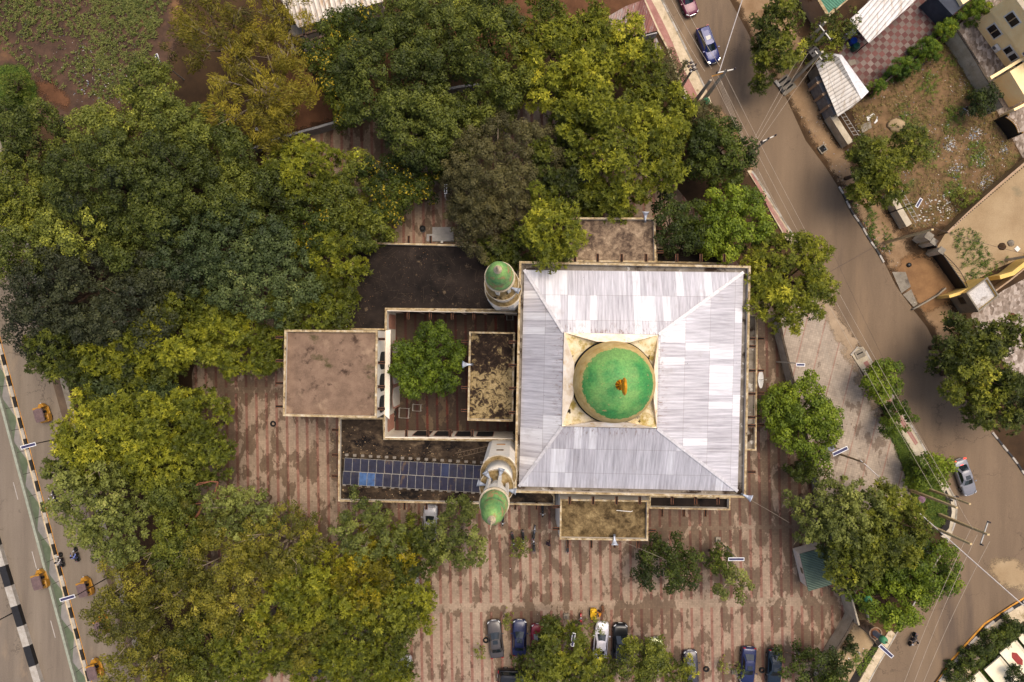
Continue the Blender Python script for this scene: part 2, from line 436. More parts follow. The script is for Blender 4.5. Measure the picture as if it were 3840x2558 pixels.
# ------------------------------------------------------------------ the ground
g = MB(); g.sheet([(-400, -400, 0), (400, -400, 0), (400, 400, 0), (-400, 400, 0)])
tag(g.build('ground', EARTH), kind='structure')
patch('field_soil', [(-200, -200), (660, -200), (690, 130), (600, 330), (430, 420), (300, 470), (-200, 420)], .004, SOIL)
patch('grassy_verge', [(-60, 250), (90, 240), (150, 330), (120, 520), (60, 640), (-60, 660)], .008, GRASSM)
patch('bare_earth', [(130, 290), (190, 300), (270, 370), (250, 420), (190, 390), (140, 350)], .010, RED_EARTH)
patch('dirt_yard', [(1040, 200), (1500, 120), (1960, -60), (2420, -60), (2440, 30), (2280, 150), (1800, 250), (1280, 440), (1050, 520)], .006, RED_EARTH)
ground('compound_paving', [(1290, 470), (1700, 350), (2300, 420), (2700, 900), (2915, 1180), (2965, 1420), (3045, 1775), (3190, 2200), (3220, 2330), (3115, 2420), (3060, 2700), (800, 2700), (740, 2100), (720, 1400), (1000, 560)], .008, PAVING)
ground('courtyard_paving', [(1446, 1166), (1940, 1174), (1930, 1650), (1442, 1640)], .014, COURT)
ground('forecourt_paving', [(2925, 1180), (3040, 1080), (3110, 1180), (3195, 1325), (3310, 1560), (3380, 1740), (3420, 1870), (3300, 1950), (3060, 1900), (2965, 1420)], .010, FORE)
# street: asphalt between the two kerb lines, with the bend at the bottom
ks_left = [(2420, -130), (2482, 0), (2538, 112), (2599, 237), (2650, 342)]
ks_mid = [(2650, 342), (2668, 390), (2732, 440), (2776, 520), (2820, 642)]
ks_l2 = [(2820, 642), (2847, 680), (2880, 730), (2918, 795), (2990, 905), (3060, 1030), (3114, 1124)]
ks_m2 = [(3114, 1124), (3145, 1190), (3224, 1290)]
ks_l3 = [(3224, 1290), (3265, 1355), (3356, 1497), (3432, 1618), (3482, 1710), (3553, 1818), (3580, 1865), (3588, 1910), (3584, 1955), (3574, 1991), (3558, 2028)]
ks_l4 = [(3558, 2028), (3500, 2130), (3430, 2262), (3360, 2380), (3333, 2427), (3288, 2503), (3225, 2620)]
ks_r = [(3840 + 160, 2040), (3840, 1774), (3813, 1733), (3772, 1683), (3723, 1612), (3650, 1520), (3526, 1327), (3476, 1228), (3421, 1157), (3361, 1075), (3317, 987), (3262, 899), (3196, 795), (3147, 708), (3098, 631), (3021, 527), (2963, 400), (2930, 330), (2841, 215), (2809, 132), (2776, 71), (2737, 0), (2670, -130)]
isl = [(3470, 2620), (3500, 2558), (3528, 2520), (3560, 2481), (3589, 2447), (3619, 2410), (3651, 2376), (3692, 2335), (3738, 2300), (3788, 2266), (3840, 2239), (4000, 2170)]
ground('street', ks_left + ks_mid[1:] + ks_l2[1:] + ks_m2[1:] + ks_l3[1:] + ks_l4[1:] + isl + ks_r, .012, STREET)
patch('roadside_dirt', [(2737, -60), (2760, 0), (2800, 90), (2850, 200), (2925, 310), (2985, 420), (3040, 520), (3120, 640), (3175, 735), (3240, 845), (3330, 985), (3400, 1090), (3470, 1190), (3560, 1330), (3600, 1330), (3560, 1150), (3430, 960), (3300, 760), (3100, 480), (3030, 300), (3000, 120), (2960, -60)], .016, ORANGE_EARTH)
patch('dirt_shoulder', [(2668, 390), (2700, 400), (2745, 450), (2790, 520), (2835, 640), (2800, 650), (2740, 560), (2680, 470), (2640, 410)], .016, ORANGE_EARTH)
patch('dirt_shoulder', [(3050, 1100), (3114, 1124), (3160, 1200), (3235, 1290), (3200, 1340), (3250, 1440), (3330, 1560), (3300, 1590), (3210, 1430), (3130, 1260), (3070, 1160)], .017, mottled('dusty_shoulder', [(.3, '#8f7a62'), (.7, '#b39c80')], .6, 8, .95))
patch('sand_patch', [(3705, 2120), (3740, 2095), (3790, 2092), (3825, 2110), (3870, 2150), (3870, 2230), (3800, 2205), (3745, 2190), (3712, 2160)], .016, SAND)
patch('entrance_apron', [(3395, 950), (3500, 955), (3600, 1090), (3545, 1150), (3470, 1180), (3345, 1020)], .020, mottled('apron_earth', [(.3, '#7d5c3e'), (.7, '#a57d54')], .5, 8, .95))
ground('apron_slab', [(3345, 1020), (3395, 1020), (3415, 1075), (3380, 1100)], .05, CONC, 0)
ground('apron_slab', [(3385, 1105), (3416, 1085), (3440, 1140), (3426, 1152)], .05, CONC, 0)
patch('vacant_lot_ground', [(3180, 400), (3330, 290), (3560, 130), (3740, 420), (3840, 600), (3560, 850), (3420, 870), (3300, 700)], .020, LOT)
ground('sandy_lot', [(3560, 850), (3850, 600), (4000, 700), (4000, 1000), (3850, 960), (3730, 1010), (3600, 1085), (3500, 950)], .018, SAND)
ground('checker_courtyard', [(3140, 210), (3300, -80), (3560, -80), (3600, 60), (3480, 190), (3270, 345), (3200, 330)], .020, CHECKER)
ground('stone_yard', [(3560, 130), (3640, 50), (3760, -80), (4000, -80), (4000, 620), (3840, 600), (3740, 420)], .016, RUBBLE)
ground('stone_yard', [(3640, 1180), (3760, 1090), (4000, 960), (4000, 1420), (3820, 1420), (3740, 1330), (3670, 1260)], .022, RUBBLE)
patch('grass_strip', [(3285, 1465), (3345, 1560), (3400, 1660), (3470, 1760), (3540, 1850), (3556, 1900), (3552, 1950), (3520, 2000), (3440, 1980), (3415, 1850), (3380, 1740), (3318, 1600)], .022, GRASSM)
patch('grass_strip', [(3640, 2558), (3700, 2480), (3760, 2410), (3860, 2330), (3900, 2400), (3800, 2500), (3740, 2620), (3600, 2620)], .022, GRASSM)
patch('dirt_plot', [(3204, 2335), (3262, 2330), (3310, 2385), (3285, 2440), (3225, 2560), (3140, 2560), (3130, 2450)], .022, SAND)
ground('courtyard_manhole', [(3180, 228), (3205, 222), (3212, 238), (3190, 248)], .026, CONC)
# pavements with raised edges
ground('pavement', [(2382, -80), (2414, 0), (2465, 118), (2502, 187), (2526, 257), (2564, 340), (2591, 396), (2635, 398), (2668, 388), (2650, 342), (2599, 237), (2538, 112), (2482, 0), (2446, -80)], .14, CREAMPAVE, 0)
ground('pavement_band', [(2385, -80), (2420, 0), (2470, 112), (2508, 187), (2533, 257), (2571, 340), (2596, 392), (2626, 385), (2607, 345), (2548, 230), (2521, 161), (2494, 102), (2467, 48), (2441, 0), (2408, -80)], .146, PINKPAVE)
ground('pavement', [(2800, 640), (2818, 640), (2918, 795), (2990, 905), (2960, 920), (2890, 800), (2850, 720)], .14, CREAMPAVE, 0)
ground('pavement_band', [(2812, 650), (2822, 652), (2900, 785), (2960, 880), (2950, 890), (2880, 780)], .146, PINKPAVE)
ground('pavement', [(3192, 1330), (3205, 1308), (3235, 1300), (3265, 1355), (3356, 1497), (3432, 1618), (3482, 1710), (3553, 1818), (3580, 1865), (3588, 1910), (3584, 1955), (3558, 2028), (3525, 2010), (3548, 1950), (3556, 1900), (3540, 1850), (3432, 1710), (3388, 1640), (3306, 1503), (3246, 1415)], .14, PALECONC, 0)
ground('pavement_band', [(3235, 1360), (3250, 1352), (3345, 1505), (3440, 1660), (3430, 1670), (3330, 1515)], .146, PINKPAVE)
ground('pavement', [(3360, 2380), (3333, 2427), (3288, 2503), (3225, 2620), (3185, 2620), (3250, 2500), (3300, 2415), (3335, 2358)], .14, CREAMPAVE, 0)
ground('roadside_drain', [(3318, 2385), (3332, 2360), (3298, 2418), (3248, 2502), (3183, 2620), (3150, 2620), (3215, 2500), (3290, 2395)], .03, DRAIN)
ground('roadside_drain', [(3545, 1835), (3562, 1870), (3567, 1920), (3556, 1980), (3528, 2010), (3520, 1990), (3545, 1955), (3552, 1900), (3538, 1850)], .15, DRAIN)
ground('roundabout_kerb_strip', [(3512, 2562), (3540, 2524), (3600, 2456), (3660, 2396), (3705, 2352), (3750, 2318), (3840, 2258), (3880, 2238), (3880, 2300), (3770, 2370), (3660, 2480), (3590, 2620), (3480, 2620)], .14, CREAMPAVE, 0)

def kerb(name, px, w=.22, h=.16, seg=1.35, mats=(KERBW, BLACKP), z0=0.0):
    pts = resample([P(x, y, h).xy for x, y in px], seg)
    mb = strip(MB(), pts, w, z0, h, list(range(len(mats))))
    o = mb.build(name, list(mats)); o['kind'] = 'structure'
    return o
ASH = plain('worn_grey_kerb', '#8f8676', .9, var=.2)
kerb('kerb', ks_left, mats=(KERBW, ASH), seg=1.3, h=.18)
kerb('kerb', [(2668, 388), (2655, 395), (2640, 402)], h=.18)
kerb('kerb', ks_l2, mats=(KERBW, ASH), h=.18)
kerb('kerb', [(3192, 1332), (3198, 1316), (3212, 1303), (3232, 1298), (3250, 1320), (3275, 1368), (3356, 1497), (3432, 1618), (3482, 1710), (3553, 1818), (3580, 1865), (3588, 1910), (3584, 1955), (3558, 2028)], mats=(KERBW, ASH), h=.18)
kerb('kerb', ks_l4, mats=(KERBW, ASH), h=.18, w=.14)
kerb('kerb', [(3147, 700), (3160, 720), (3196, 795), (3235, 850), (3262, 899), (3290, 938), (3320, 992)], seg=1.0)
kerb('kerb', [(2908, 302), (2920, 318), (2940, 350), (2956, 366)], seg=.9, w=.35, h=.25)
kerb('kerb', [(3723, 1622), (3772, 1683), (3794, 1709), (3813, 1733), (3840, 1774), (3900, 1850)], seg=1.0)
kerb('kerb', [(p[0] + 14, p[1] + 13) for p in isl], seg=1.45, w=.34)
kerb('kerb_line', [(p[0] + 3, p[1] + 2) for p in isl], seg=6, w=.22, h=.022, mats=(YELLOWP, YELLOWP), z0=.013)
kerb('kerb_line', [(3591, 1925), (3587, 1960), (3577, 1994), (3560, 2030)], seg=6, w=.18, h=.022, mats=(YELLOWP, YELLOWP), z0=.013)

# ------------------------------------------------------------------ the highway on the left
def hx(y, x0, s=.2665): return x0 + s * (y - 1698)
ys = [500, 1290, 1700, 2130, 2700]
def hline(x0, s=.2665): return [(hx(y, x0, s), y) for y in ys]
ground('service_road', hline(112) + hline(302, .275)[::-1], .012, HIGHWAY)
ground('road_shoulder', hline(270, .275) + hline(302, .275)[::-1], .016, mottled('dusty_asphalt', [(.3, '#5d4d42'), (.7, '#75624f')], .6, 7, .95))
ground('walkway', hline(88, .2665) + hline(104)[::-1], .12, CREAMPAVE, 0)
ground('walkway', hline(302, .275) + hline(325, .275)[::-1], .14, CONC, 0)
kerb('kerb', hline(104.5), w=.36, h=.2, seg=1.36)
kerb('kerb_line', hline(113), w=.2, h=.022, seg=6, mats=(YELLOWP, YELLOWP), z0=.013)
DECK = 1.45
def hlz(x0, z): return [P(x, y, z) for x, y in hline(x0)]
dk = MB(); L = hlz(-1500, DECK); Rr = hlz(57, DECK)
dk.prism([p.xy for p in L + Rr[::-1]], 0, DECK)
tag(dk.build('elevated_road', HIGHWAY), kind='structure')
# painted retaining wall with triangle panels and a coping
def wall_panel_mat():
    t = NT('triangle_panels', .8, 0, .2)
    uv = t.add('ShaderNodeUVMap').outputs[0]; u, v, _ = t.sep(uv)
    fu = t.math('FRACT', u)
    tri = t.math('LESS_THAN', t.math('ABSOLUTE', t.math('SUBTRACT', fu, .5)), t.math('MULTIPLY', v, .5))
    n = t.noise(t.pos(), 1.2, 7)
    gcol = t.ramp(n, [(.3, '#75856a'), (.7, '#8f9c82')]); wcol = t.ramp(n, [(.3, '#a9a4a0'), (.7, '#c5c0bb')])
    c = t.mix(tri, wcol, gcol)
    seam = t.math('LESS_THAN', t.math('ABSOLUTE', t.math('SUBTRACT', t.math('FRACT', t.math('MULTIPLY', u, 2)), .5)), .012)
    return t.color(t.mix(seam, c, '#4c463f'))
rw = MB(); a = hlz(57, DECK); base = [Vector((p.x + .02, p.y, 0)) for p in a]; dist = 0
for i in range(len(a) - 1):
    d2 = dist + (a[i + 1].xy - a[i].xy).length
    u0, u1 = dist / 5.6, d2 / 5.6
    o = Vector((.18, .0, 0))
    rw.face([base[i] + o, a[i] + o, a[i + 1] + o, base[i + 1] + o], [(u0, 0), (u0, 1), (u1, 1), (u1, 0)])
    dist = d2
wallr = empty('retaining_wall', 'long retaining wall with green triangle panels beside the elevated road', 'wall', P(57, 1698, 0), world=True)
rw.build('panel_face', wall_panel_mat(), wallr)
cp = MB(); strip(cp, [Vector((p.x + .06, p.y)) for p in a], .3, DECK - .05, DECK + .32)
cp.build('coping', plain('pale_green_coping', '#8f9280', .8), wallr)
# barrier between the carriageways, black and white blocks, yellow line
bl = [(hx(y, -125, .305), y) for y in (1900, 2038, 2300, 2558, 2800)]
pts = resample([P(x, y, DECK + .6).xy for x, y in bl], 2.55)
bar = empty('road_barrier', 'low black and white painted concrete barrier dividing the elevated road', 'barrier', (pts[2].x, pts[2].y, DECK), world=True)
for i in range(len(pts) - 1):
    b = strip(MB(), [pts[i], pts[i + 1]], .85, DECK, DECK + .55)
    k = b.build('barrier_block', BLACKP if i % 2 else KERBW, bar)
kerb('road_line', [(hx(y, -103, .305) , y) for y in (1900, 2038, 2300, 2558, 2800)], w=.3, h=DECK + .012, seg=8, mats=(YELLOWP, YELLOWP), z0=DECK + .004)
pts = resample([P(x, y, DECK).xy for x, y in [(hx(y, 20, .27), y) for y in (1290, 1700, 2130, 2700)]], 2.2)
mk = MB()
for i in range(0, len(pts) - 1, 4): strip(mk, [pts[i], pts[i + 1]], .09, DECK + .002, DECK + .01)
tag(mk.build('lane_markings', plain('worn_white_line', '#a79f95', .8)), kind='structure')
# ------------------------------------------------------------------ the mosque
WALLW = mottled('cream_render', [(.3, '#cdbfae'), (.7, '#e4d9ca')], .7, 7, .85, stains=[('#a8906f', .5, .6, .76, (2, 2, 0))])
WALLP = mottled('white_render', [(.3, '#d9cdba'), (.7, '#ebe1cf')], .7, 7, .85, stains=[('#b09f8e', .6, .62, .78, (5, 2, 0))])
CAP = mottled('weathered_parapet', [(.26, '#6b5236'), (.5, '#c4ab80'), (.75, '#efe2c8')], 1.7, 8, .9, stains=[('#3a2a1d', 1.3, .58, .7, (4, 1, 0))])
GUTTER = mottled('stained_gutter', [(.3, '#6e6354'), (.7, '#a1978a')], .8, 8, .9,
                 stains=[('#3b2c20', .35, .52, .62, (6, 3, 0)), ('#c2bcb2', .9, .6, .64, (1, 3, 0))])
PINK = plain('pink_trim', '#c08a74', .85)
RUST = plain('rusty_spout', '#6a4229', .85, var=.35, scale=3)
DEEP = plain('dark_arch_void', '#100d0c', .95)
def roof_dirt(name, dark, mid, light, loc, cut, sc=.55, hard=.05, grad=None, light2=None, dst=.35):
    t = NT(name, .92, 0, .2)
    n = t.noise(t.pos(loc=loc), sc, 12, .68, dst)
    n2 = t.noise(t.pos(loc=(loc[1], loc[0], 1)), sc * .3, 5, .6)
    v = t.math('ADD', t.math('MULTIPLY', n, .62), t.math('MULTIPLY', n2, .38))
    if grad:      # one end lies under standing water and stays dark
        _, gy, _ = t.sep(t.pos()); v = t.math('SUBTRACT', v, t.math('MULTIPLY', t.step(gy, grad[0], grad[1]), grad[2]))
    c = t.ramp(v, [(cut - .12, dark), (cut - .035, mid), (cut + hard, light), (cut + .2, light2 or light)])
    f = t.noise(t.pos(), 6, 8, .75)
    c = t.mix(.6, c, t.ramp(f, [(.3, (.2, .2, .2)), (.7, (.8, .8, .8))]), 'OVERLAY')
    return t.color(c)
ROOF_PORCH = roof_dirt('lichen_stained_slab', '#1c150e', '#43351f', '#6c5a3c', (3, 4, 0), .47, 1.1, .06, None, '#9c875f')
ROOF_NORTH = roof_dirt('grey_stained_slab', '#2e241b', '#55463a', '#7d6a56', (13, 2, 0), .47, 1.5, .05, None, '#ab967c')
ROOF_WEST = roof_dirt('flaking_slab', '#1e150f', '#33261c', '#85734f', (21, 14, 0), .495, 1.6, .03, (P(0, 1400).y, P(0, 1330).y, .08), '#a8946e', 1.0)
ROOF_DARK = mottled('blackened_terrace_roof', [(.3, '#1a1512'), (.6, '#332a24'), (.8, '#4c4036')], .5, 9, .95,
                    stains=[('#6e5d48', .9, .62, .72, (4, 3, 0)), ('#8a7a63', 2.6, .68, .73, (1, 6, 0)), ('#120f0d', .3, .55, .7, (9, 2, 0))])
ROOF_LITTER = mottled('leaf_littered_roof', [(.3, '#1c1511'), (.55, '#4a3c2e'), (.8, '#8d785c')], 1.3, 10, .95, stretch=(.8, 1.2, 1),
                      stains=[('#1a1411', .4, .52, .62, (3, 3, 0))])
ROOF_EARTH = mottled('earth_covered_roof', [(.3, '#77604e'), (.7, '#9c8069')], .8, 9, .95,
                     stains=[('#4e3c30', .75, .55, .68, (5, 3, 0)), ('#b09478', .35, .56, .74, (2, 6, 0)), ('#4a4526', .25, .6, .72, (8, 1, 0))])

spout_me = None
sp = MB()       # open U channel, along +X from the wall
sp.mi = 1; sp.box((.42, 0, -.05), (.84, .19, .06)); sp.mi = 0; sp.box((.42, .12, .03), (.84, .05, .22)); sp.box((.42, -.12, .03), (.84, .05, .22)); sp.box((.85, 0, -.03), (.03, .29, .08))
spout_me = sp.mesh('spout', [RUST, plain('spout_channel', '#1f1610', .9)])
def spouts(root, items, z):
    for px, py, dr in items:
        p = P(px, py, z) - root.location
        inst(spout_me, 'spout', root, p, (0, 0, {'E': 0, 'N': R(90), 'W': R(180), 'S': R(-90)}[dr]))
def quad_px(q, z): return [P(x, y, z) for x, y in q]
def inset(poly, d):            # convex polygon moved inwards by d metres
    pts = [Vector((p.x, p.y)) for p in poly]; n = len(pts)
    area = sum(a.x * b.y - b.x * a.y for a, b in zip(pts, pts[1:] + pts[:1]))
    s = 1 if area > 0 else -1; out = []
    for i in range(n):
        a, b, c = pts[i - 1], pts[i], pts[(i + 1) % n]
        e1 = (b - a).normalized(); e2 = (c - b).normalized()
        n1 = Vector((-e1.y, e1.x)) * s; n2 = Vector((-e2.y, e2.x)) * s
        k = n1 + n2; out.append(b + k * (d / max(.3, (1 + n1.dot(n2)))) )
    return out
def flat_block(root, q, ztop, zroof, zbase, t, wallm, roofm, capm=CAP, names=('wall', 'parapet', 'roof')):
    """walls up to a parapet of thickness t with a sunk roof slab"""
    o = quad_px(q, ztop); inn = inset(o, t); n = len(o)
    w_ = MB(); w_.prism([p.xy for p in o], zbase, ztop - .12, top=False)
    for i in range(n):
        j = (i + 1) % n; a, b = inn[i], inn[j]
        w_.face([(b.x, b.y, zroof), (a.x, a.y, zroof), (a.x, a.y, ztop - .12), (b.x, b.y, ztop - .12)][::-1])
    w_.build(names[0], wallm, root)
    c_ = MB(); oo = inset(o, -.02); ii = inset(o, t + .015)
    for i in range(n):
        j = (i + 1) % n
        A, B, Cc, D = oo[i], oo[j], ii[j], ii[i]
        for pts in ([(A, ztop), (B, ztop), (Cc, ztop), (D, ztop)], [(A, ztop - .12), (B, ztop - .12), (B, ztop), (A, ztop)],
                    [(D, ztop), (Cc, ztop), (Cc, ztop - .12), (D, ztop - .12)]):
            c_.face([(p.x, p.y, z) for p, z in pts])
    c_.build(names[1], capm, root)
    r_ = MB(); r_.sheet([(p.x, p.y, zroof) for p in inset(o, t - .02)]); r_.build(names[2], roofm, root)

HALL = [(1948, 980), (2815, 998), (2797, 1867), (1929, 1847)]
ZP = 11.5
hall = empty('mosque_hall', 'large square mosque hall with hipped pale metal roof and a big green dome', 'mosque', P(2370, 1420, 0), world=True)
flat_block(hall, HALL, ZP, 10.95, 0, .2, WALLW, GUTTER)
# hipped sheet roof around the drum
E = quad_px([(1966, 1012), (2788, 1021), (2766, 1842), (1946, 1824)], 11.15)
ZI = 13.6
I = quad_px([(2113, 1247), (2470, 1255), (2464, 1608), (2107, 1600)], ZI)
def sheet_roof_mat(name, per_u=.78, per_v=2.9, cols=('#aca7a9', '#bab6b8', '#d2cfcf'), dirt='#7c7266'):
    t = NT(name, .42, .25, .4)
    u, v, _ = t.sep(t.add('ShaderNodeUVMap').outputs[0])
    cu = t.math('FLOOR', t.math('DIVIDE', u, per_u)); cv = t.math('FLOOR', t.math('DIVIDE', v, per_v))
    wn = t.white(t.comb(cu, cv)); blk = t.white(t.comb(t.math('FLOOR', t.math('DIVIDE', cu, 3)), t.math('ADD', cv, 40)))
    tone = t.math('ADD', t.math('MULTIPLY', wn, .35), t.math('MULTIPLY', blk, .65))
    c = t.ramp(tone, [(.0, cols[0]), (.68, cols[1]), (.74, cols[2]), (1, cols[2])])
    rib = t.math('MULTIPLY', t.math('SINE', t.math('MULTIPLY', u, 2 * math.pi / .155)), .5)
    line = t.noise(t.comb(t.math('MULTIPLY', u, 4.2), t.math('MULTIPLY', v, .22)), 1.0, 5, .7)
    c = t.mix(.75, c, t.ramp(line, [(.32, (.28, .28, .28)), (.68, (.70, .70, .70))]), 'OVERLAY')
    c = t.mix(t.math('MULTIPLY', t.step(rib, .2, .5), .16), c, dirt)
    seamv = t.math('LESS_THAN', t.math('FRACT', t.math('DIVIDE', v, per_v)), .02)
    c = t.mix(t.math('MULTIPLY', seamv, .4), c, dirt)
    grime = t.step(t.noise(t.pos(), .5, 7), .56, .8)
    c = t.mix(t.math('MULTIPLY', grime, .45), c, '#948a80')
    spk = t.step(t.noise(t.pos(), 2.6, 3), .735, .75)
    c = t.mix(t.math('MULTIPLY', spk, .8), c, '#3a2b22')
    gx, gy, _ = t.sep(t.pos()); dcx = P(2288, 1427, 13.6)
    near = t.math('MAXIMUM', t.math('ABSOLUTE', t.math('SUBTRACT', gx, dcx.x)), t.math('ABSOLUTE', t.math('SUBTRACT', gy, dcx.y)))
    rs_ = t.math('MULTIPLY', t.step(near, 6.6, 5.0), t.step(t.noise(t.comb(t.math('MULTIPLY', u, 4), t.math('MULTIPLY', v, 1.2)), 1.0, 5, .7), .5, .66))
    c = t.mix(t.math('MULTIPLY', rs_, .75), c, '#6b4a30')
    t.bump(rib, .5, .03)
    return t.color(c)
SHEET = sheet_roof_mat('corrugated_metal_sheets')
for i in range(4):
    j = (i + 1) % 4
    a, b, c, d_ = E[i], E[j], I[j], I[i]
    ud = (b - a).normalized(); nrm = (b - a).cross(d_ - a).normalized(); vd = nrm.cross(ud)
    if vd.dot(d_ - a) < 0: vd = -vd
    uvs = [((p - a).dot(ud) + 60 * i, (p - a).dot(vd) + 31 * i) for p in (a, b, c, d_)]
    mb = MB(); mb.face([a, b, c, d_][::-1], uvs[::-1])
    o = mb.build('roof_slope', SHEET, hall)
rc = plain('white_ridge_cap', '#c6c2c2', .5, .2)
for a, b in zip(E, I):
    mb = MB(); up = Vector((0, 0, .05))
    dr = (b - a).normalized(); sd = dr.cross(Vector((0, 0, 1))).normalized()
    mb.bar(a + up, b + up, .34, .03); mb.bar(a + up * 1.6 + sd * .09, b + up * 1.6 + sd * .09, .05, .05); mb.bar(a + up * 1.6 - sd * .09, b + up * 1.6 - sd * .09, .05, .05)
    mb.build('ridge_cap', rc, hall)
# dome base: four sloping faces rising to the drum with stained corner floors
DB = mottled('weathered_cream_plaster', [(.25, '#bfa27a'), (.5, '#dccab0'), (.75, '#eee4d6')], .9, 8, .9, stains=[('#c09a5c', .7, .6, .72, (3, 1, 0))])
CORN = mottled('flaking_corner_floor', [(.24, '#75733f'), (.40, '#a08a48'), (.50, '#d0bf98'), (.8, '#efe4cf')], .9, 9, .95,
               stains=[('#2a2116', 1.1, .62, .66, (7, 2, 0)), ('#72875c', .45, .58, .7, (2, 4, 0))])
ZD0, ZD1 = 13.75, 14.9
O4 = quad_px([(2115, 1247), (2469, 1256), (2463, 1606), (2107, 1599)], ZD0)
base = MB()
base.prism([p.xy for p in O4], ZI - .9, ZD0)
base.build('dome_base', DB, hall)
cf = MB(); cf.sheet([Vector((p.x, p.y, ZD0 + .004)) for p in inset(O4, .12)]); cf.build('corner_floor', CORN, hall)
cx, cy = (2303 - NX), (1433.5 - NY)
DC = P(2303, 1433.5, 15.0); DR = 152 * (H - 15.0) / F
for i in range(4):
    a, b = O4[i].copy(), O4[(i + 1) % 4].copy()
    mid = (a + b) / 2; inw = (DC - mid); inw.z = 0; nn = Vector((-(b - a).y, (b - a).x, 0)).normalized()
    if nn.dot(inw) < 0: nn = -nn
    tt = (b - a).normalized(); dep = max(.35, nn.dot(inw) - DR * .99)
    p1 = a + (b - a) * .34 + nn * dep; p2 = a + (b - a) * .68 + nn * dep
    s1 = a + (b - a) * .10 + nn * dep * .55; s2 = a + (b - a) * .90 + nn * dep * .55
    mb = MB()
    for q in (p1, p2): q.z = ZD1
    s1.z = s2.z = ZD0 + .5
    a.z = b.z = ZD0 + .06
    lo = lambda q: Vector((q.x, q.y, ZD0 + .006))
    ring = [a, b, p2, p1]
    if (b - a).cross(nn).z < 0: ring = ring[::-1]
    mb.face([a, b, p2]); mb.face([a, p2, p1])
    for q, r_ in zip(ring, ring[1:] + ring[:1]): mb.face([lo(q), lo(r_), r_, q])
    mb.build('drum_slope', DB, hall)
def dome_mat(name, thr, jag, beige, green, green2, flake=.0):
    t = NT(name, .65, 0, .35)
    x, y, z = t.sep(t.pos(obj=True))
    n1 = t.noise(t.pos(obj=True), 2.6, 5, .75)
    hh = t.math('ADD', z, t.math('MULTIPLY', t.math('SUBTRACT', n1, .5), jag))
    n2 = t.noise(t.pos(obj=True, loc=(4, 1, 0)), .8, 8, .65)
    gcol = t.ramp(n2, [(.3, green), (.7, green2)])
    tint = t.step(t.noise(t.pos(obj=True, loc=(1, 2, 0)), .22, 4, .6), .42, .58)
    gcol = t.mix(t.math('MULTIPLY', tint, .55), gcol, '#86a45a')
    streak = t.noise(t.pos((5, 5, .6), obj=True), 1.2, 7, .7)
    gcol = t.mix(.85, gcol, t.ramp(streak, [(.3, (.3, .3, .3)), (.7, (.7, .7, .7))]), 'OVERLAY')
    chips = t.step(t.noise(t.pos(obj=True, loc=(2, 7, 3)), 1.7, 7, .65), .64 - flake, .67 - flake)
    gcol = t.mix(chips, gcol, '#a58a5c')
    bcol = t.ramp(t.noise(t.pos(obj=True), 1.4, 6), [(.3, beige[0]), (.7, beige[1])])
    c = t.mix(t.step(hh, thr, thr + .04), bcol, gcol)
    return t.color(c)
prof = []
for k in range(25):
    a = R(90) * k / 24
    prof.append((DR * math.cos(a) ** .92, 4.55 * math.sin(a)))
prof[-1] = (.04, 4.6)
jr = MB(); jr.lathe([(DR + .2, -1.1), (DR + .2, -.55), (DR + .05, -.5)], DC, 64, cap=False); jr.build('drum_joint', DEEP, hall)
dm = MB(); dm.lathe([(DR + .06, -.9), (DR + .06, 0), (DR, .05)] + prof[1:], (0, 0, 0), 72)
dome = dm.build('dome', dome_mat('green_dome_paint', 2.5, 1.5, ('#b08c48', '#cdb478'), '#24703c', '#4f9448'), hall, origin=(0, 0, 0), smooth=True)
dome.location = DC - hall.location
gold = plain('golden_finial_paint', '#d8920f', .45, .1, var=.2)
FP = Vector((P(2328, 1444.5, 19.6).x, P(2328, 1444.5, 19.6).y, 19.5))
FP.xy = DC.xy
ap = MB()
for k in range(16):
    ap.mi = k % 2
    a0 = 2 * math.pi * k / 16; a1 = 2 * math.pi * (k + .5) / 16; a2 = 2 * math.pi * (k + 1) / 16
    c0 = Vector((0, 0, .32)); f = lambda a, r, z: Vector((r * math.cos(a), r * math.sin(a), z))
    ap.face([c0, f(a0, .5, .02), f(a1, .54, .16)]); ap.face([c0, f(a1, .54, .16), f(a2, .5, .02)])
ap.mi = 0; ap.tube((0, 0, .2), (0, 0, 1.6), .12, .07, 10); ap.lathe([(.02, .5), (.2, .62), (.24, .75), (.2, .88), (.02, 1.0)], n=14)
# upright flat disc standing on the stem
nd_ = 26; rg_ = [(math.cos(6.2832 * k / nd_), math.sin(6.2832 * k / nd_)) for k in range(nd_)]
ap.loft([[(-.06 + .0 * q, .5 * y, 2.35 + .5 * z) for y, z in rg_] if q == 0 else [(x_, s_ * y, 2.35 + s_ * z) for y, z in rg_] for q, (x_, s_) in enumerate(((-.2, .3), (-.15, .7), (-.02, .86), (.02, .86), (.15, .7), (.2, .3)))])
ap.mi = 0; fo = ap.build('finial', [gold, plain('shadowed_gold_petal', '#8a5406', .5)], dome); fo.location = (0, 0, 4.5)
spouts(hall, [(x, 982, 'N') for x in (2070, 2156, 2241, 2331, 2422, 2537, 2628, 2715)], 10.9)
spouts(hall, [(x, 1862, 'S') for x in (2136, 2224, 2312, 2399, 2520, 2608, 2692)], 10.9)
spouts(hall, [(2804, y, 'E') for y in (1095, 1270, 1299, 1390, 1477, 1565, 1596, 1770)], 10.9)
spouts(hall, [(1938, y, 'W') for y in (1283, 1370, 1456, 1547)], 10.9)
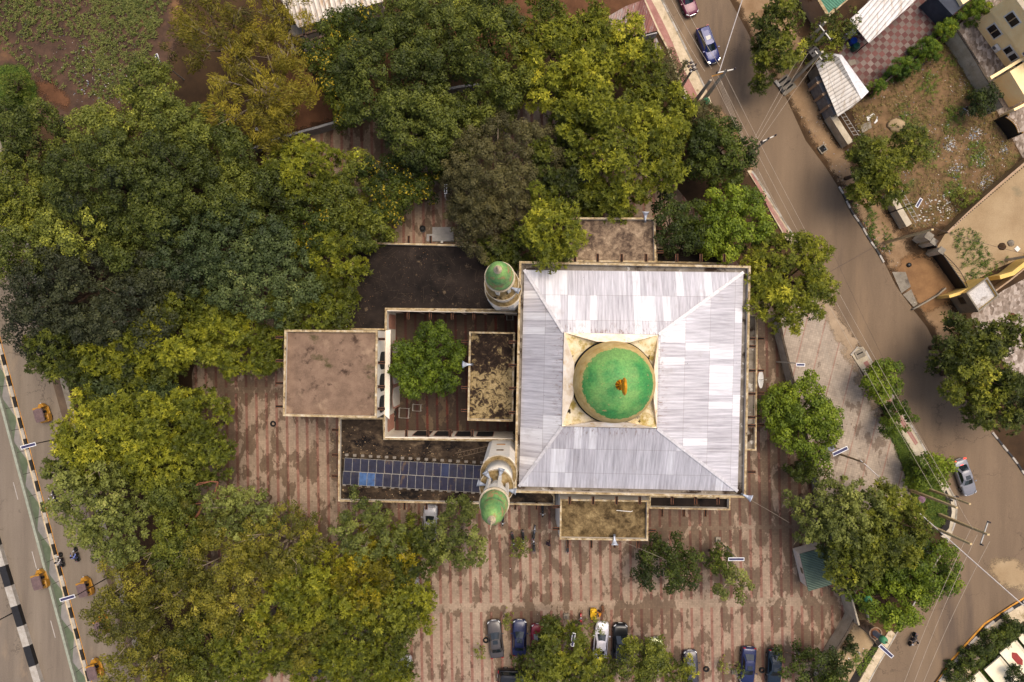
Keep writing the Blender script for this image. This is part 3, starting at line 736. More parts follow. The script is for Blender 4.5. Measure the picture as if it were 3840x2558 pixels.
# porches and low side roofs joined to the hall
def annex(name, label, q, zt, zr, roofm, t=.16, wallm=WALLP, cat='roof annex'):
    c = sum((P(x, y, 0) for x, y in q), Vector()) / len(q)
    e = empty(name, label, cat, c, world=True)
    flat_block(e, q, zt, zr, 0, t, wallm, roofm)
    return e
por_n = annex('mosque_porch', 'grey blotched flat porch roof between trees at the top edge of the hall', [(2128, 816), (2457, 817), (2461, 984), (2132, 981)], 9.0, 8.4, ROOF_NORTH, cat='porch')
spouts(por_n, [(2457, 856, 'E'), (2459, 945, 'E'), (2330, 820, 'N')], 8.6)
por_s = annex('mosque_porch', 'brown lichen-blotched flat porch roof at the bottom edge of the hall', [(2101, 1872), (2432, 1877), (2430, 2028), (2099, 2023)], 9.0, 8.45, ROOF_PORCH, cat='porch')
spouts(por_s, [(2102, 1900, 'W'), (2101, 1982, 'W'), (2431, 1989, 'E')] + [(x, 2026, 'S') for x in (2129, 2217, 2305, 2391)], 8.6)
por_w = annex('mosque_porch', 'flaking half-dark porch roof beside the courtyard tree', [(1760, 1244), (1931, 1247), (1923, 1581), (1753, 1577)], 8.6, 8.0, ROOF_WEST, cat='porch')
spouts(por_w, [(1758, y, 'W') for y in (1280, 1365, 1453, 1539)], 8.2)
sl_e = annex('side_canopy', 'narrow grey concrete canopy along the right side of the hall', [(2803, 1180), (2842, 1182), (2836, 1690), (2797, 1688)], 5.4, 4.9, GUTTER, .14, cat='canopy')
spouts(sl_e, [(2838, y, 'E') for y in (1270, 1390, 1474, 1560, 1593)], 5.1)
sl_se = annex('side_canopy', 'narrow dark sunken canopy roof right of the bottom porch', [(2436, 1860), (2739, 1866), (2738, 1913), (2435, 1907)], 5.6, 4.8, ROOF_DARK, .14, cat='canopy')
spouts(sl_se, [(x, 1910, 'S') for x in (2482, 2564, 2645)], 5.1)
annex('side_canopy', 'dark canopy roof between the top porch and the bright green trees', [(2461, 925), (2720, 930), (2720, 990), (2461, 984)], 5.6, 4.9, ROOF_DARK, .14, cat='canopy')
# terraces left of the hall
ter_n = annex('terrace_roof', 'blackened flat terrace roof below the paved lane, left of the upper minaret', [(1330, 908), (1700, 917), (1945, 923), (1942, 1165), (1449, 1160), (1447, 1238), (1290, 1236)], 5.6, 5.1, ROOF_DARK, .16, cat='terrace')
spouts(ter_n, [(x, 912, 'N') for x in (1456, 1533, 1615)], 5.3)
ter_s = annex('terrace_roof', 'littered dark terrace roof carrying the solar panels', [(1270, 1567), (1440, 1567), (1443, 1644), (1926, 1652), (2080, 1862), (2080, 1896), (1790, 1890), (1268, 1880)], 5.6, 5.0, ROOF_LITTER, .16, cat='terrace')
spouts(ter_s, [(1272, y, 'W') for y in (1612, 1706, 1785)] + [(x, 1884, 'S') for x in (1517, 1599, 1682, 1765, 1932, 2012)], 5.3)

# courtyard arcade walls
ZW = 6.0
court = empty('courtyard_arcade', 'white arcaded wall with pink trim around the courtyard tree', 'arcade wall', P(1443, 1400, 0), world=True)
def arch_wall(root, a, b, t, z1, arches, nrm, fill=None):
    """wall from a to b (top-edge survey points), arches = [(f0, f1, z_bottom, z_top)] as dark recesses with pink reveal"""
    A, B = P(*a, z1), P(*b, z1)
    mb = MB(); n = Vector((nrm[0], nrm[1], 0)) * t
    mb.prism([A.xy, B.xy, (B + n).xy, (A + n).xy], 0, z1); mb.build('wall', WALLP, root)
    d = B - A; d.z = 0
    for f0, f1, zb, zt in arches:
        pts = []; wdt = (f1 - f0) * d.length
        zs = zt - wdt * .28
        outline = [(f0, zb), (f1, zb), (f1, zs)] + [(f0 + (f1 - f0) * (.5 + .5 * math.cos(R(180) * k / 10)), zs + (zt - zs) * math.sin(R(180) * k / 10)) for k in range(1, 10)] + [(f0, zs)]
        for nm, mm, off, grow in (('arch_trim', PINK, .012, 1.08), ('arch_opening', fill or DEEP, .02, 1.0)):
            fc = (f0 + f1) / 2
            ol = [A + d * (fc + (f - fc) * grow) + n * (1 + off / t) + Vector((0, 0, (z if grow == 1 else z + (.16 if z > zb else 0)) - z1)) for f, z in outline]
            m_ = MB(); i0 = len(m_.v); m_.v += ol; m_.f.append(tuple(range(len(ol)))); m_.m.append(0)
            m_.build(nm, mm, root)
arch_wall(court, (1447, 1163), (1441, 1640), .1, ZW, [(.03, .14, .3, 4.6), (.85, .97, .3, 4.6)], (1, 0), PINK)
arch_wall(court, (1450, 1163), (1938, 1172), .1, ZW, [(.08 + .17 * k, .22 + .17 * k, .3, 4.6) for k in range(5)], (0, -1))
arch_wall(court, (1443, 1642), (1922, 1647), .1, ZW, [(.20 + .17 * k, .33 + .17 * k, .4, 4.9) for k in range(4)], (0, 1))
cm = MB()
for a, b in (((1449, 1160), (1441, 1644)), ((1449, 1161), (1938, 1171)), ((1443, 1645), (1922, 1650))):
    A, B = P(*a, ZW), P(*b, ZW); strip(cm, [A.xy, B.xy], .16, ZW - .02, ZW + .08)
cm.build('coping', CAP, court)
spouts(court, [(x, 1170, 'S') for x in (1531, 1614, 1696, 1777)], 5.75)
spouts(court, [(x, 1638, 'N') for x in (1524, 1605, 1688, 1771)], 5.75)

# gate pavilion with the arcaded front towards the courtyard
pav = empty('gate_pavilion', 'square pavilion with brown earth-covered flat roof and three arches facing the courtyard', 'pavilion', P(1250, 1400, 0), world=True)
PQ = [(1067, 1237), (1416, 1240), (1412, 1568), (1061, 1560)]
flat_block(pav, PQ, 10.5, 10.1, 0, .2, WALLP, ROOF_EARTH)
A, B = P(1416, 1240, 10.5), P(1412, 1568, 10.5)
dd = B - A
for f0, f1 in ((.245, .455), (.505, .715), (.765, .965)):
    zb, zs, zt = 6.4, 8.2, 9.2
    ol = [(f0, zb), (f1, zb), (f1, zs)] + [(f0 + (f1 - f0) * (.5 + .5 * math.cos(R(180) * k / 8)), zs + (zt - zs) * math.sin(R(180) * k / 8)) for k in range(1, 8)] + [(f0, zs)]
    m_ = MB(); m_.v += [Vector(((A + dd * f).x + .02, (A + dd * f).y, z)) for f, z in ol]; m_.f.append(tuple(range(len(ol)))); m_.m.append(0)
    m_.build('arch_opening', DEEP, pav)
# lower arcade slab and arches under it
lw = MB(); a2, b2 = P(1416, 1237, 10.5), P(1412, 1572, 10.5)
a3, b3 = P(1449, 1237, 6.05), P(1444, 1572, 6.05)
lw.prism([a2.xy + Vector((.03, 0)), b2.xy + Vector((.03, 0)), b3.xy + Vector((.5, 0)), a3.xy + Vector((.5, 0))], 5.85, 6.12, bottom=True)
lw.build('arcade_roof', WALLP, pav)
X0 = a3.x + .5
for k, (f0, f1) in enumerate(((.14, .36), (.40, .62), (.66, .88))):
    for nm, mm, off, g_ in (('arch_trim', PINK, .05, .03), ('arch_panel', WALLP, .07, 0)):
        m_ = MB(); y0 = a3.y + (b3.y - a3.y) * (f0 - g_ * .7); y1 = a3.y + (b3.y - a3.y) * (f1 + g_ * .7)
        zt = 5.3 + g_ * 5; yc = (y0 + y1) / 2
        ol = [(y0, .3), (y1, .3), (y1, zt - 1)] + [(yc + (y1 - yc) * math.cos(R(180) * j / 8), zt - 1 + math.sin(R(180) * j / 8)) for j in range(1, 8)] + [(y0, zt - 1)]
        m_.v += [Vector((X0 + off, y, z)) for y, z in ol]; m_.f.append(tuple(range(len(ol)))); m_.m.append(0)
        m_.build(nm, mm, pav)
spouts(pav, [(1063, y, 'W') for y in (1265, 1353, 1437, 1524)] + [(1414, y, 'E') for y in (1272, 1360, 1450, 1533)], 10.1)

# ------------------------------------------------------------------ minarets
GAL = mottled('lichen_gallery_floor', [(.3, '#6e5833'), (.55, '#a48c60'), (.8, '#cdbd98')], 1.8, 9, .95, stains=[('#2b1f12', 1.4, .56, .66, (4, 2, 0))])
DRIM = mottled('pale_lichen_rim', [(.3, '#b39c78'), (.7, '#eadbc0')], 1.8, 8, .95)
MDOME = dome_mat('minaret_dome_paint', -9, .2, ('#a98a50', '#c9b27c'), '#4a9058', '#8fb060', .09)
FIN = plain('peeling_finial', '#d6c09a', .8, var=.25)
def minaret(px, py, label):
    b = P(px, py, 4.5); b.z = 0
    e = empty('minaret', label, 'minaret', b)
    s = MB(); w_ = 1.55; ch = .5
    o8 = [(-w_, -w_ + ch), (-w_ + ch, -w_), (w_ - ch, -w_), (w_, -w_ + ch), (w_, w_ - ch), (w_ - ch, w_), (-w_ + ch, w_), (-w_, w_ - ch)]
    s.prism(o8, 0, 18.0); s.build('shaft', WALLP, e)
    for z_, wd, ht, mm in ((9.6, .95, .55, plain('ochre_grille', '#a8763a')), (13.6, .75, .8, plain('grey_louvre', '#7c6a54'))):
        for sx in (1, -1):
            v_ = MB(); v_.box((0, sx * (w_ + .015), z_), (wd, .05, ht)); v_.build('window', mm, e)
    def gallery(z, r, rin, h):
        f_ = MB(); f_.lathe([(r * .72, z - .5), (r, z - .08), (r, z)], n=48); f_.build('gallery_corbel', WALLP, e, smooth=False)
        g_ = MB(); n = 48
        g_.sheet([(r * .985 * math.cos(2 * math.pi * k / n), r * .985 * math.sin(2 * math.pi * k / n), z + .006) for k in range(n)]); g_.build('gallery_floor', GAL, e)
        h_ = MB()
        h_.lathe([(r, z), (r, z + h), (r - .07, z + h), (r - .07, z + .01)], n=48, cap=False); h_.build('gallery_rim', DRIM, e)
    gallery(18.3, 1.82, 1.4, .16)
    s = MB(); s.lathe([(1.36, 18.3), (1.36, 24.0)], n=40); s.build('drum', WALLP, e, smooth=True)
    gallery(24.4, 1.55, 1.2, .16)
    # lantern: posts around an open core
    s = MB(); s.lathe([(.6, 24.4), (.6, 27.6), (1.04, 27.9), (1.06, 30.3)], n=32); s.build('lantern_core', WALLP, e, smooth=False)
    for k in range(6):
        a = R(60 * k + 12)
        s = MB(); s.box((.98 * math.cos(a), .98 * math.sin(a), 27.2), (.24, .3, 5.6), rz=a); s.build('lantern_post', WALLP, e)
    s = MB(); s.lathe([(1.0, 29.9), (1.24, 30.3), (1.24, 30.6), (1.0, 30.62)], n=44); s.build('dome_rim', DRIM, e)
    s = MB(); s.lathe([(1.08, 30.6), (1.12, 30.9), (1.1, 31.4), (1.0, 32.0), (.86, 32.35), (.86, 32.5), (.9, 32.9), (.91, 33.4), (.85, 34.0), (.72, 34.6), (.52, 35.1), (.28, 35.42), (.1, 35.55)], n=40)
    s.build('dome', MDOME, e, smooth=True)
    s = MB(); s.lathe([(.1, 35.5), (.3, 35.75), (.32, 35.95), (.1, 36.25), (.07, 36.6), (.12, 36.8), (.05, 37.0), (.04, 38.2), (.02, 38.4)], n=14)
    s.build('finial', FIN, e, smooth=True)
    return e, b
min_n, mnb = minaret(1897, 1118, 'upper minaret, leaning away above the dark terrace with its small green dome')
min_s, msb = minaret(1883, 1692, 'lower minaret rising beside the solar panels, white shaft and speakers below its green dome')
# horn loudspeakers
HORN = plain('grey_loudspeaker', '#a3a8b0', .45, .1); HORNL = plain('pale_loudspeaker', '#c3c8d2', .45, .1)
def horn(loc, az, label, r=.42, L=.75, mat=HORN, el=0.0, group='horn loudspeakers on the mosque'):
    e = empty('horn_loudspeaker', label, 'loudspeaker', loc, az, group)
    rot = Matrix.Rotation(R(-90) + el, 3, 'X')
    b = MB(); b.lathe([(.10, -.25), (.10, 0), (.13, .2 * L), (.2, .55 * L), (r * .75, .85 * L), (r, L), (r * .93, L), (.16, .4 * L), (.02, .3 * L)], n=22, rot=rot, cap=True)
    b.build('horn', mat, e, smooth=True)
    d_ = MB(); d_.lathe([(.02, -.42), (.15, -.42), (.15, -.2), (.02, -.2)], n=14, rot=rot); d_.build('driver', plain('dark_driver', '#46484c', .5), e)
    k = MB(); k.box((0, -.1, -.3), (.06, .06, .6)); k.build('bracket', RUST, e)
    return e
for ang, lab in ((125, 'horn loudspeaker on the lower minaret gallery, upper left one'), (75, 'horn loudspeaker on the lower minaret gallery, pale one pointing up'),
                 (165, 'horn loudspeaker on the lower minaret gallery, grey one nearest the solar panels'), (-10, 'horn loudspeaker on the lower minaret gallery, on the side of the hall')):
    a = R(ang); horn(msb + Vector((1.15 * math.cos(a), 1.15 * math.sin(a), 25.0)), a - R(90), lab, .33, .6)
a = R(-25); horn(mnb + Vector((1.15 * math.cos(a), 1.15 * math.sin(a), 25.0)), a - R(90), 'single grey horn loudspeaker on the upper minaret gallery', .33, .6)
horn(P(2420, 820, 9.2), R(0), 'pale blue horn loudspeaker on the parapet of the top porch', mat=HORNL, el=R(15))
horn(P(2304, 2018, 9.2), R(180), 'white horn loudspeaker on the bottom parapet of the lower porch', mat=HORNL, el=R(15))
horn(P(2793, 1858, 11.6), R(-115), 'pale horn loudspeaker at the lower right corner of the hall', mat=HORNL, el=R(15))
horn(P(1760, 1367, 8.8), R(90), 'white horn loudspeaker on the porch parapet facing the courtyard tree', mat=HORNL, el=R(15))

# ------------------------------------------------------------------ solar array, ladder, roof litter
sol = empty('solar_array', 'long two-row array of blue solar panels on the terrace roof', 'solar panels', P(1545, 1780, 5.0), world=True)
Q = [P(1293, 1716, 6.0), P(1806, 1745, 6.0), P(1803, 1848, 5.5), P(1287, 1817, 5.5)]
def panel_mat(name, base, base2, dirt):
    t = NT(name, .4, .0, .3)
    u, v, _ = t.sep(t.add('ShaderNodeUVMap').outputs[0])
    fx = t.math('FRACT', t.math('MULTIPLY', u, 6)); fy = t.math('FRACT', t.math('MULTIPLY', v, 10))
    ln = t.math('MAXIMUM', t.math('LESS_THAN', fx, .12), t.math('LESS_THAN', fy, .1))
    c = t.ramp(t.noise(t.pos(), 1.6, 5), [(.3, base), (.7, base2)])
    c = t.mix(t.math('MULTIPLY', ln, .22), c, '#6a687e')
    m = t.step(t.noise(t.comb(u, v), 1.7, 3), .52, .68)
    c = t.mix(t.math('MULTIPLY', m, dirt), c, '#5a4a3a')
    r_ = t.math('ADD', .38, t.math('MULTIPLY', m, .4)); t.put(t.b.inputs['Roughness'], r_)
    return t.color(c)
PM = [panel_mat('solar_cells', '#1e1d27', '#2d2c38', .2), panel_mat('dusty_solar_cells', '#1d1b28', '#2c2938', .85), panel_mat('pale_blue_solar_cells', '#30466a', '#4a6a94', .4), panel_mat('bright_solar_cells', '#22263c', '#303850', .2)]
FRM = plain('aluminium_frame', '#9d978a', .45, .3)
def qp(u, v): return (Q[0] * (1 - u) + Q[1] * u) * (1 - v) + (Q[3] * (1 - u) + Q[2] * u) * v
kind = [[0, 0, 0, 0, 0, 1, 0, 1, 0, 1, 0, 1, 3, 0, 1, 0, 1], [0, 0, 2, 2, 3, 0, 0, 1, 0, 0, 0, 0, 1, 1, 0, 0, 0]]
fr = MB(); 
for r_ in range(2):
    for c_ in range(17):
        u0, u1 = c_ / 17 + .0006, (c_ + 1) / 17 - .0006
        v0, v1 = (.01, .494) if r_ == 0 else (.506, .99)
        sh = Vector((-.1 if r_ else 0, 0, 0))
        up = Vector((0, 0, .03))
        m_ = MB(); pts = [qp(u0, v0), qp(u1, v0), qp(u1, v1), qp(u0, v1)]; pts = [p + sh for p in pts]
        m_.face([p + up for p in pts][::-1], [(0 + c_, 1), (1 + c_, 1), (1 + c_, 0), (0 + c_, 0)][::-1])
        for p, q in zip(pts, pts[1:] + pts[:1]): m_.face([p, q, q + up, p + up])
        pan = m_.build('solar_panel', PM[kind[r_][c_]], sol)
        f_ = MB()
        for p, q in zip(pts, pts[1:] + pts[:1]): f_.bar(p + up * .9, q + up * .9, .028, .05)
        fo = f_.build('frame', FRM, pan, origin=sol.location)
rk = MB()
for v in (.12, .4, .6, .88):
    rk.bar(qp(0, v) - Vector((0, 0, .06)), qp(1, v) - Vector((0, 0, .06)), .06, .08)
for c_ in range(0, 18):
    for v in (.02, .97):
        p = qp(c_ / 17, v); rk.tube((p.x, p.y, 5.02), p - Vector((0, 0, .04)), .04)
        rk.box((p.x, p.y + (.22 if v < .5 else -.22), 5.06), (.4, .3, .1))
rk.build('rack', plain('grey_rack', '#7d7468', .6, .2), sol)
lad = MB(); A, B, A2, B2 = P(1706, 1700, 5.12), P(1835, 1672, 5.3), P(1716, 1716, 5.12), P(1832, 1688, 5.3)
lad.bar(A, B, .06, .08); lad.bar(A2, B2, .06, .08)
for k in range(10):
    f_ = (k + .5) / 10; lad.tube(A.lerp(B, f_), A2.lerp(B2, f_), .02)
c0 = (A + B2) / 2
tag(lad.build('wooden_ladder', plain('grey_timber', '#6e5c48', .9), origin=(c0.x, c0.y, 5.0)), 'grey wooden ladder lying on the littered terrace roof beside the lower minaret', 'ladder')
pl = MB(); pl.tube(P(2312, 1914, 8.5), P(2366, 1919, 8.55), .04); pl.tube(P(2366, 1919, 8.55), P(2372, 1916, 8.5), .04)
tag(pl.build('white_pole', WHITEP, origin=P(2338, 1916, 8.45)), 'thin white pole lying on the lower porch roof', 'pole')
rng = random.Random(4)
dc = empty('satellite_dish', 'white satellite dish sticking out from the canopy on the right side of the hall', 'satellite dish', P(2842, 1423, 4.6))
q = MB(); rot = Matrix.Rotation(R(55), 3, 'Y')
q.lathe([(.02, 0), (.5, .06), (.85, .2), (1.05, .36), (1.03, .38), (.02, .03)], n=28, rot=rot); q.build('dish', WHITEP, dc, smooth=True)
q = MB(); q.tube((0, 0, 0), (-.6, 0, -.3), .05); q.tube((0, 0, 0), rot @ Vector((0, 0, .9)), .025); q.build('arm', ASH, dc)
q = MB(); q.box(rot @ Vector((0, 0, .92)), (.14, .14, .2)); q.build('receiver', ASH, dc)
# ------------------------------------------------------------------ trees
def leaf_mat(name, dark, mid, light, tips=None, trans=.14, rough=.6):
    dark, mid, light, tips = [lin(tuple(v / 255 for v in q)) if isinstance(q, tuple) else q for q in (dark, mid, light, tips)]
    if len(dark) == 4: dark, mid, light, tips = [tuple((v / 12.92 if v <= .04045 else ((v + .055) / 1.055) ** 2.4) for v in q[:3]) for q in (dark, mid, light, tips)]
    """tint is a random number per leaf spray: young sprays are paler, old ones darker"""
    t = NT(name, rough, 0, .25)
    at = t.add('ShaderNodeAttribute'); at.attribute_name = 'tint'
    big = t.noise(t.pos(), .16, 3)
    own = t.add('ShaderNodeObjectInfo').outputs['Random']      # no two trees are quite the same green
    v = t.math('ADD', t.math('ADD', t.math('MULTIPLY', at.outputs['Fac'], .75), t.math('MULTIPLY', big, .3)), t.math('MULTIPLY', t.math('SUBTRACT', own, .38), .26))
    stops = [(.12, dark), (.5, mid), (.86, light)]
    if tips: stops.append((.99, tips))
    c = t.ramp(v, stops)
    t.color(c)
    tr = t.add('ShaderNodeBsdfTranslucent'); t.put(tr.inputs[0], c)
    mx = t.add('ShaderNodeMixShader'); mx.inputs[0].default_value = trans
    t.t.links.new(t.b.outputs[0], mx.inputs[1]); t.t.links.new(tr.outputs[0], mx.inputs[2])
    t.t.links.new(mx.outputs[0], t.n['Material Output'].inputs[0])
    return t.m
BARK = plain('brown_bark', '#5a4634', .95, var=.25)
PBARK = plain('pale_bark', '#8f7f68', .9, var=.2)
FLOWER = plain('yellow_blossom', '#a08a14', .7, var=.2)
def leaf_mesh(name, c, d, n, L, W, tint, mats, mi=None):
    """numpy arrays: centre, long direction, normal, length, width -> folded diamond leaves"""
    N = len(c); d = d / (np.linalg.norm(d, axis=1, keepdims=True) + 1e-9)
    s = np.cross(n, d); s /= (np.linalg.norm(s, axis=1, keepdims=True) + 1e-9)
    L = L[:, None]; W = W[:, None]
    v = np.empty((N, 4, 3), np.float32)
    v[:, 0] = c - d * L * .5; v[:, 1] = c + s * W * .5 + d * L * .08
    v[:, 2] = c + d * L * .5; v[:, 3] = c - s * W * .5 + d * L * .08
    me = bpy.data.meshes.new(name)
    me.vertices.add(N * 4); me.vertices.foreach_set('co', v.ravel())
    me.loops.add(N * 4); me.loops.foreach_set('vertex_index', np.arange(N * 4, dtype=np.int32))
    me.polygons.add(N); me.polygons.foreach_set('loop_start', np.arange(0, N * 4, 4, dtype=np.int32))
    if mi is not None: me.polygons.foreach_set('material_index', mi.astype(np.int32))
    for m in mats: me.materials.append(m)
    at = me.attributes.new('tint', 'FLOAT', 'POINT'); at.data.foreach_set('value', np.repeat(tint, 4).astype(np.float32))
    me.update(calc_edges=True); me.validate()
    return me
# look of each sort: clump radius, clump spacing, sprays per m2, leaf length, width, droop, kind
SORTS = {
    'neem':   dict(lobe=1.5, rc=.85, sp=1.0, dens=12.5, kind='tuft', L=.42, W=.12, nl=10, rz=.62, mat=((25, 31, 7), (80, 86, 16), (136, 135, 31), (188, 178, 52))),
    'dneem':  dict(lobe=1.5, rc=.85, sp=1.0, dens=12.5, kind='tuft', L=.42, W=.13, nl=10, rz=.62, mat=((22, 29, 8), (66, 73, 18), (116, 118, 30), (168, 161, 50))),
    'billow': dict(lobe=1.75, rc=.8, sp=.85, dens=115, kind='leaf', L=.26, W=.17, rz=.60, mat=((22, 28, 9), (66, 74, 23), (113, 117, 42), (172, 172, 64))),
    'lbillow':dict(lobe=1.6, rc=.8, sp=.85, dens=115, kind='leaf', L=.26, W=.17, rz=.60, mat=((25, 32, 8), (74, 81, 22), (128, 129, 40), (198, 194, 55))),
    'dark':   dict(lobe=1.15, rc=.75, sp=.95, dens=92, kind='leaf', L=.27, W=.17, rz=.45, mat=((20, 23, 12), (43, 47, 26), (68, 71, 40), (100, 100, 56))),
    'blue':   dict(lobe=1.25, rc=.85, sp=1.0, dens=92, kind='leaf', L=.28, W=.19, rz=.5, mat=((21, 29, 14), (54, 65, 32), (86, 96, 49), (126, 130, 68))),
    'grey':   dict(lobe=1.3, rc=.7, sp=.8, dens=150, kind='leaf', L=.24, W=.11, rz=.6, mat=((34, 31, 16), (74, 70, 38), (112, 104, 60), (150, 141, 88))),
    'feather':dict(lobe=1.6, rc=.8, sp=1.05, dens=92, kind='droop', L=.42, W=.09, rz=.62, mat=((40, 37, 8), (96, 88, 18), (142, 126, 31), (182, 166, 60))),
    'green':  dict(lobe=1.35, rc=.8, sp=.85, dens=105, kind='leaf', L=.28, W=.20, rz=.62, mat=((27, 39, 8), (74, 90, 16), (120, 134, 30), (164, 170, 49))),
    'dgreen': dict(lobe=1.4, rc=.8, sp=.9, dens=98, kind='leaf', L=.28, W=.19, rz=.6, mat=((18, 27, 7), (47, 57, 14), (80, 90, 23), (120, 126, 36))),
    'light':  dict(lobe=1.3, rc=.7, sp=.95, dens=92, kind='leaf', L=.30, W=.20, rz=.6, mat=((35, 42, 16), (88, 94, 37), (134, 137, 63), (180, 173, 95))),
    'olive':  dict(lobe=1.4, rc=.75, sp=1.0, dens=95, kind='leaf', L=.30, W=.14, rz=.55, mat=((32, 33, 8), (81, 80, 20), (132, 123, 37), (178, 161, 61))),
    'gold':   dict(lobe=1.5, rc=.8, sp=1.0, dens=12.5, kind='tuft', L=.40, W=.13, nl=9, rz=.58, mat=((44, 43, 7), (112, 104, 16), (168, 148, 22), (206, 178, 42))),
    'cassia': dict(lobe=1.4, rc=.9, sp=1.05, dens=92, kind='leaf', L=.32, W=.16, rz=.6, mat=((20, 30, 8), (51, 62, 13), (92, 97, 21), (138, 132, 33)), flower=.05),
    'conifer':dict(lobe=0.8, rc=.5, sp=.45, dens=260, kind='leaf', L=.24, W=.08, rz=1.3, mat=((22, 38, 7), (58, 82, 13), (108, 124, 20), (160, 158, 28))),
    'shrub':  dict(lobe=0.7, rc=.35, sp=.45, dens=80, kind='leaf', L=.24, W=.12, rz=.7, mat=((37, 46, 11), (85, 95, 24), (132, 131, 51), (163, 155, 73))),
}
for k, v in SORTS.items(): v['mt'] = leaf_mat(k + '_leaves', *v['mat'])
def sample_clumps(rng, ax, ay, sp, blob):
    """even scatter of clump centres over the crown's plan"""
    n = int(5.2 * ax * ay / (sp * sp)) + 6
    pts = []
    cell = {}
    for _ in range(n * 9):
        a = rng.random() * 2 * math.pi; r = math.sqrt(rng.random())
        rr = r * blob(a)
        x, y = rr * ax * math.cos(a), rr * ay * math.sin(a)
        key = (int(x // sp), int(y // sp)); ok = True
        for i in (-1, 0, 1):
            for j in (-1, 0, 1):
                for q in cell.get((key[0] + i, key[1] + j), ()):
                    if (q[0] - x) ** 2 + (q[1] - y) ** 2 < (sp * .98) ** 2: ok = False
        if ok:
            cell.setdefault(key, []).append((x, y)); pts.append((x, y, r))
    return pts
TREES = []
def tree(sort, px, py, rx, ry, top, label, rot=0.0, group=None, name=None, bark=None, seed=None, cat='tree', gap=.06, show=0.0):
    S = SORTS[sort]
    seed = seed if seed is not None else int(px * 7 + py * 13)
    rg = np.random.default_rng(seed); rr = random.Random(seed)
    mid = top * .80
    GF = 1.02 if group == GC else 1.16 if group in (GT, GL) else 1.08
    ax = M2(rx, mid) * GF; ay = M2(ry, mid) * GF
    c = P(px, py, mid)
    hz = min(max(ax, ay) * S['rz'] * 1.15, top * .62)     # crown depth
    zb = top - hz
    ph = [rr.random() * 6.3 for _ in range(5)]
    def blob(a): return .93 + .09 * math.sin(2 * a + ph[0]) + .08 * math.sin(3 * a + ph[1]) + .07 * math.sin(5 * a + ph[2]) + .05 * math.sin(8 * a + ph[3])
    sc = 1.0 if max(ax, ay) > 2.6 else .72
    if max(ax, ay) < 1.2: sc = .55
    rc, sp = S['rc'] * sc, S['sp'] * sc
    k0 = max(.25, 1 - .5 * rc / max(ax, ay))
    cl = sample_clumps(rr, ax * k0, ay * k0, sp, blob)
    # big lobes lift and drop groups of clumps so that the crown breaks into boughs
    LR = S.get('lobe', 1.5) * (1.0 if sc == 1 else .6)
    lobes = [(x, y, LR * rr.uniform(.8, 1.2), rr.uniform(-.5, .5) * LR, rr.random()) for x, y, r in sample_clumps(rr, ax * .93, ay * .93, LR * 1.48, blob)] or [(0, 0, LR, 0, .5)]
    cx = []
    for x, y, r in cl:
        if rr.random() < gap * .6: continue
        q, lb = min((math.hypot(x - l[0], y - l[1]) / l[2], i) for i, l in enumerate(lobes)); lobe = lobes[lb]
        if q > 1.12 and r > .75 and rr.random() < .7: continue
        dome = math.sqrt(max(0, 1 - min(q, 1) ** 2))
        env = zb + hz * .86 * math.sqrt(max(0, 1 - .9 * r * r)) + lobe[3]
        z = env + lobe[2] * 1.05 * dome - rc * .7 - (1.5 * LR * (q - 1) + .9 if q > 1 else 0) + rr.uniform(-.15, .15)
        cx.append((x, y, max(z, .3), rc * rr.uniform(.75, 1.15) * (.85 if q > 1 else 1), lobe[4]))
        if r < .97: cx.append((x + rr.uniform(-.4, .4), y + rr.uniform(-.4, .4), max(.3, z - rc * 2.0 - .4), rc * rr.uniform(.9, 1.2), lobe[4]))
    K = np.array(cx)
    if S['kind'] == 'tuft':
        n_t = np.maximum(5, (S['dens'] * K[:, 3] ** 2 * 2.2)).astype(int)
    else:
        n_t = np.maximum(8, S['dens'] * K[:, 3] ** 2 * 1.9 / (sc if sc < 1 else 1)).astype(int)
    idx = np.repeat(np.arange(len(K)), n_t); N = len(idx)
    d = rg.normal(size=(N, 3)); d /= np.linalg.norm(d, axis=1, keepdims=True)
    d[:, 2] = np.where(d[:, 2] < -.25, -d[:, 2], d[:, 2])
    ctint = K[:, 4] * .35 + rg.random(len(K)) * .3
    rad = K[idx, 3] * (rg.random(N) ** .35) * 1.0
    sub = np.sin(d[:, 0] * 7 + idx) * np.sin(d[:, 1] * 7 + idx * 2.3)        # small lumps on every clump
    rad *= 1 + .16 * sub
    pos = K[idx, :3] + d * rad[:, None] * np.array([1, 1, .8])
    tint = ctint[idx] + rg.random(N) * .4
    if S['kind'] == 'tuft':
        m = S['nl']; i2 = np.repeat(np.arange(N), m); M_ = N * m
        ax3 = d[i2] + np.array([0, 0, .55]); ax3 /= np.linalg.norm(ax3, axis=1, keepdims=True)
        q = rg.normal(size=(M_, 3)); q -= (q * ax3).sum(1, keepdims=True) * ax3; q /= np.linalg.norm(q, axis=1, keepdims=True)
        dirn = q + ax3 * rg.uniform(.0, .75, (M_, 1)); L = S['L'] * sc * rg.uniform(.7, 1.25, M_)
        ctr = pos[i2] + dirn / np.linalg.norm(dirn, axis=1, keepdims=True) * (L * .5)[:, None]
        nrm = ax3 + rg.normal(size=(M_, 3)) * .25
        W = S['W'] * sc * rg.uniform(.8, 1.3, M_); tn = np.clip(tint[i2] + rg.normal(size=M_) * .06, 0, 1)
        mi = None
    else:
        ctr = pos; nrm = d * 1.0 + np.array([0, 0, .35]) + rg.normal(size=(N, 3)) * .36
        dirn = np.cross(nrm, rg.normal(size=(N, 3)))
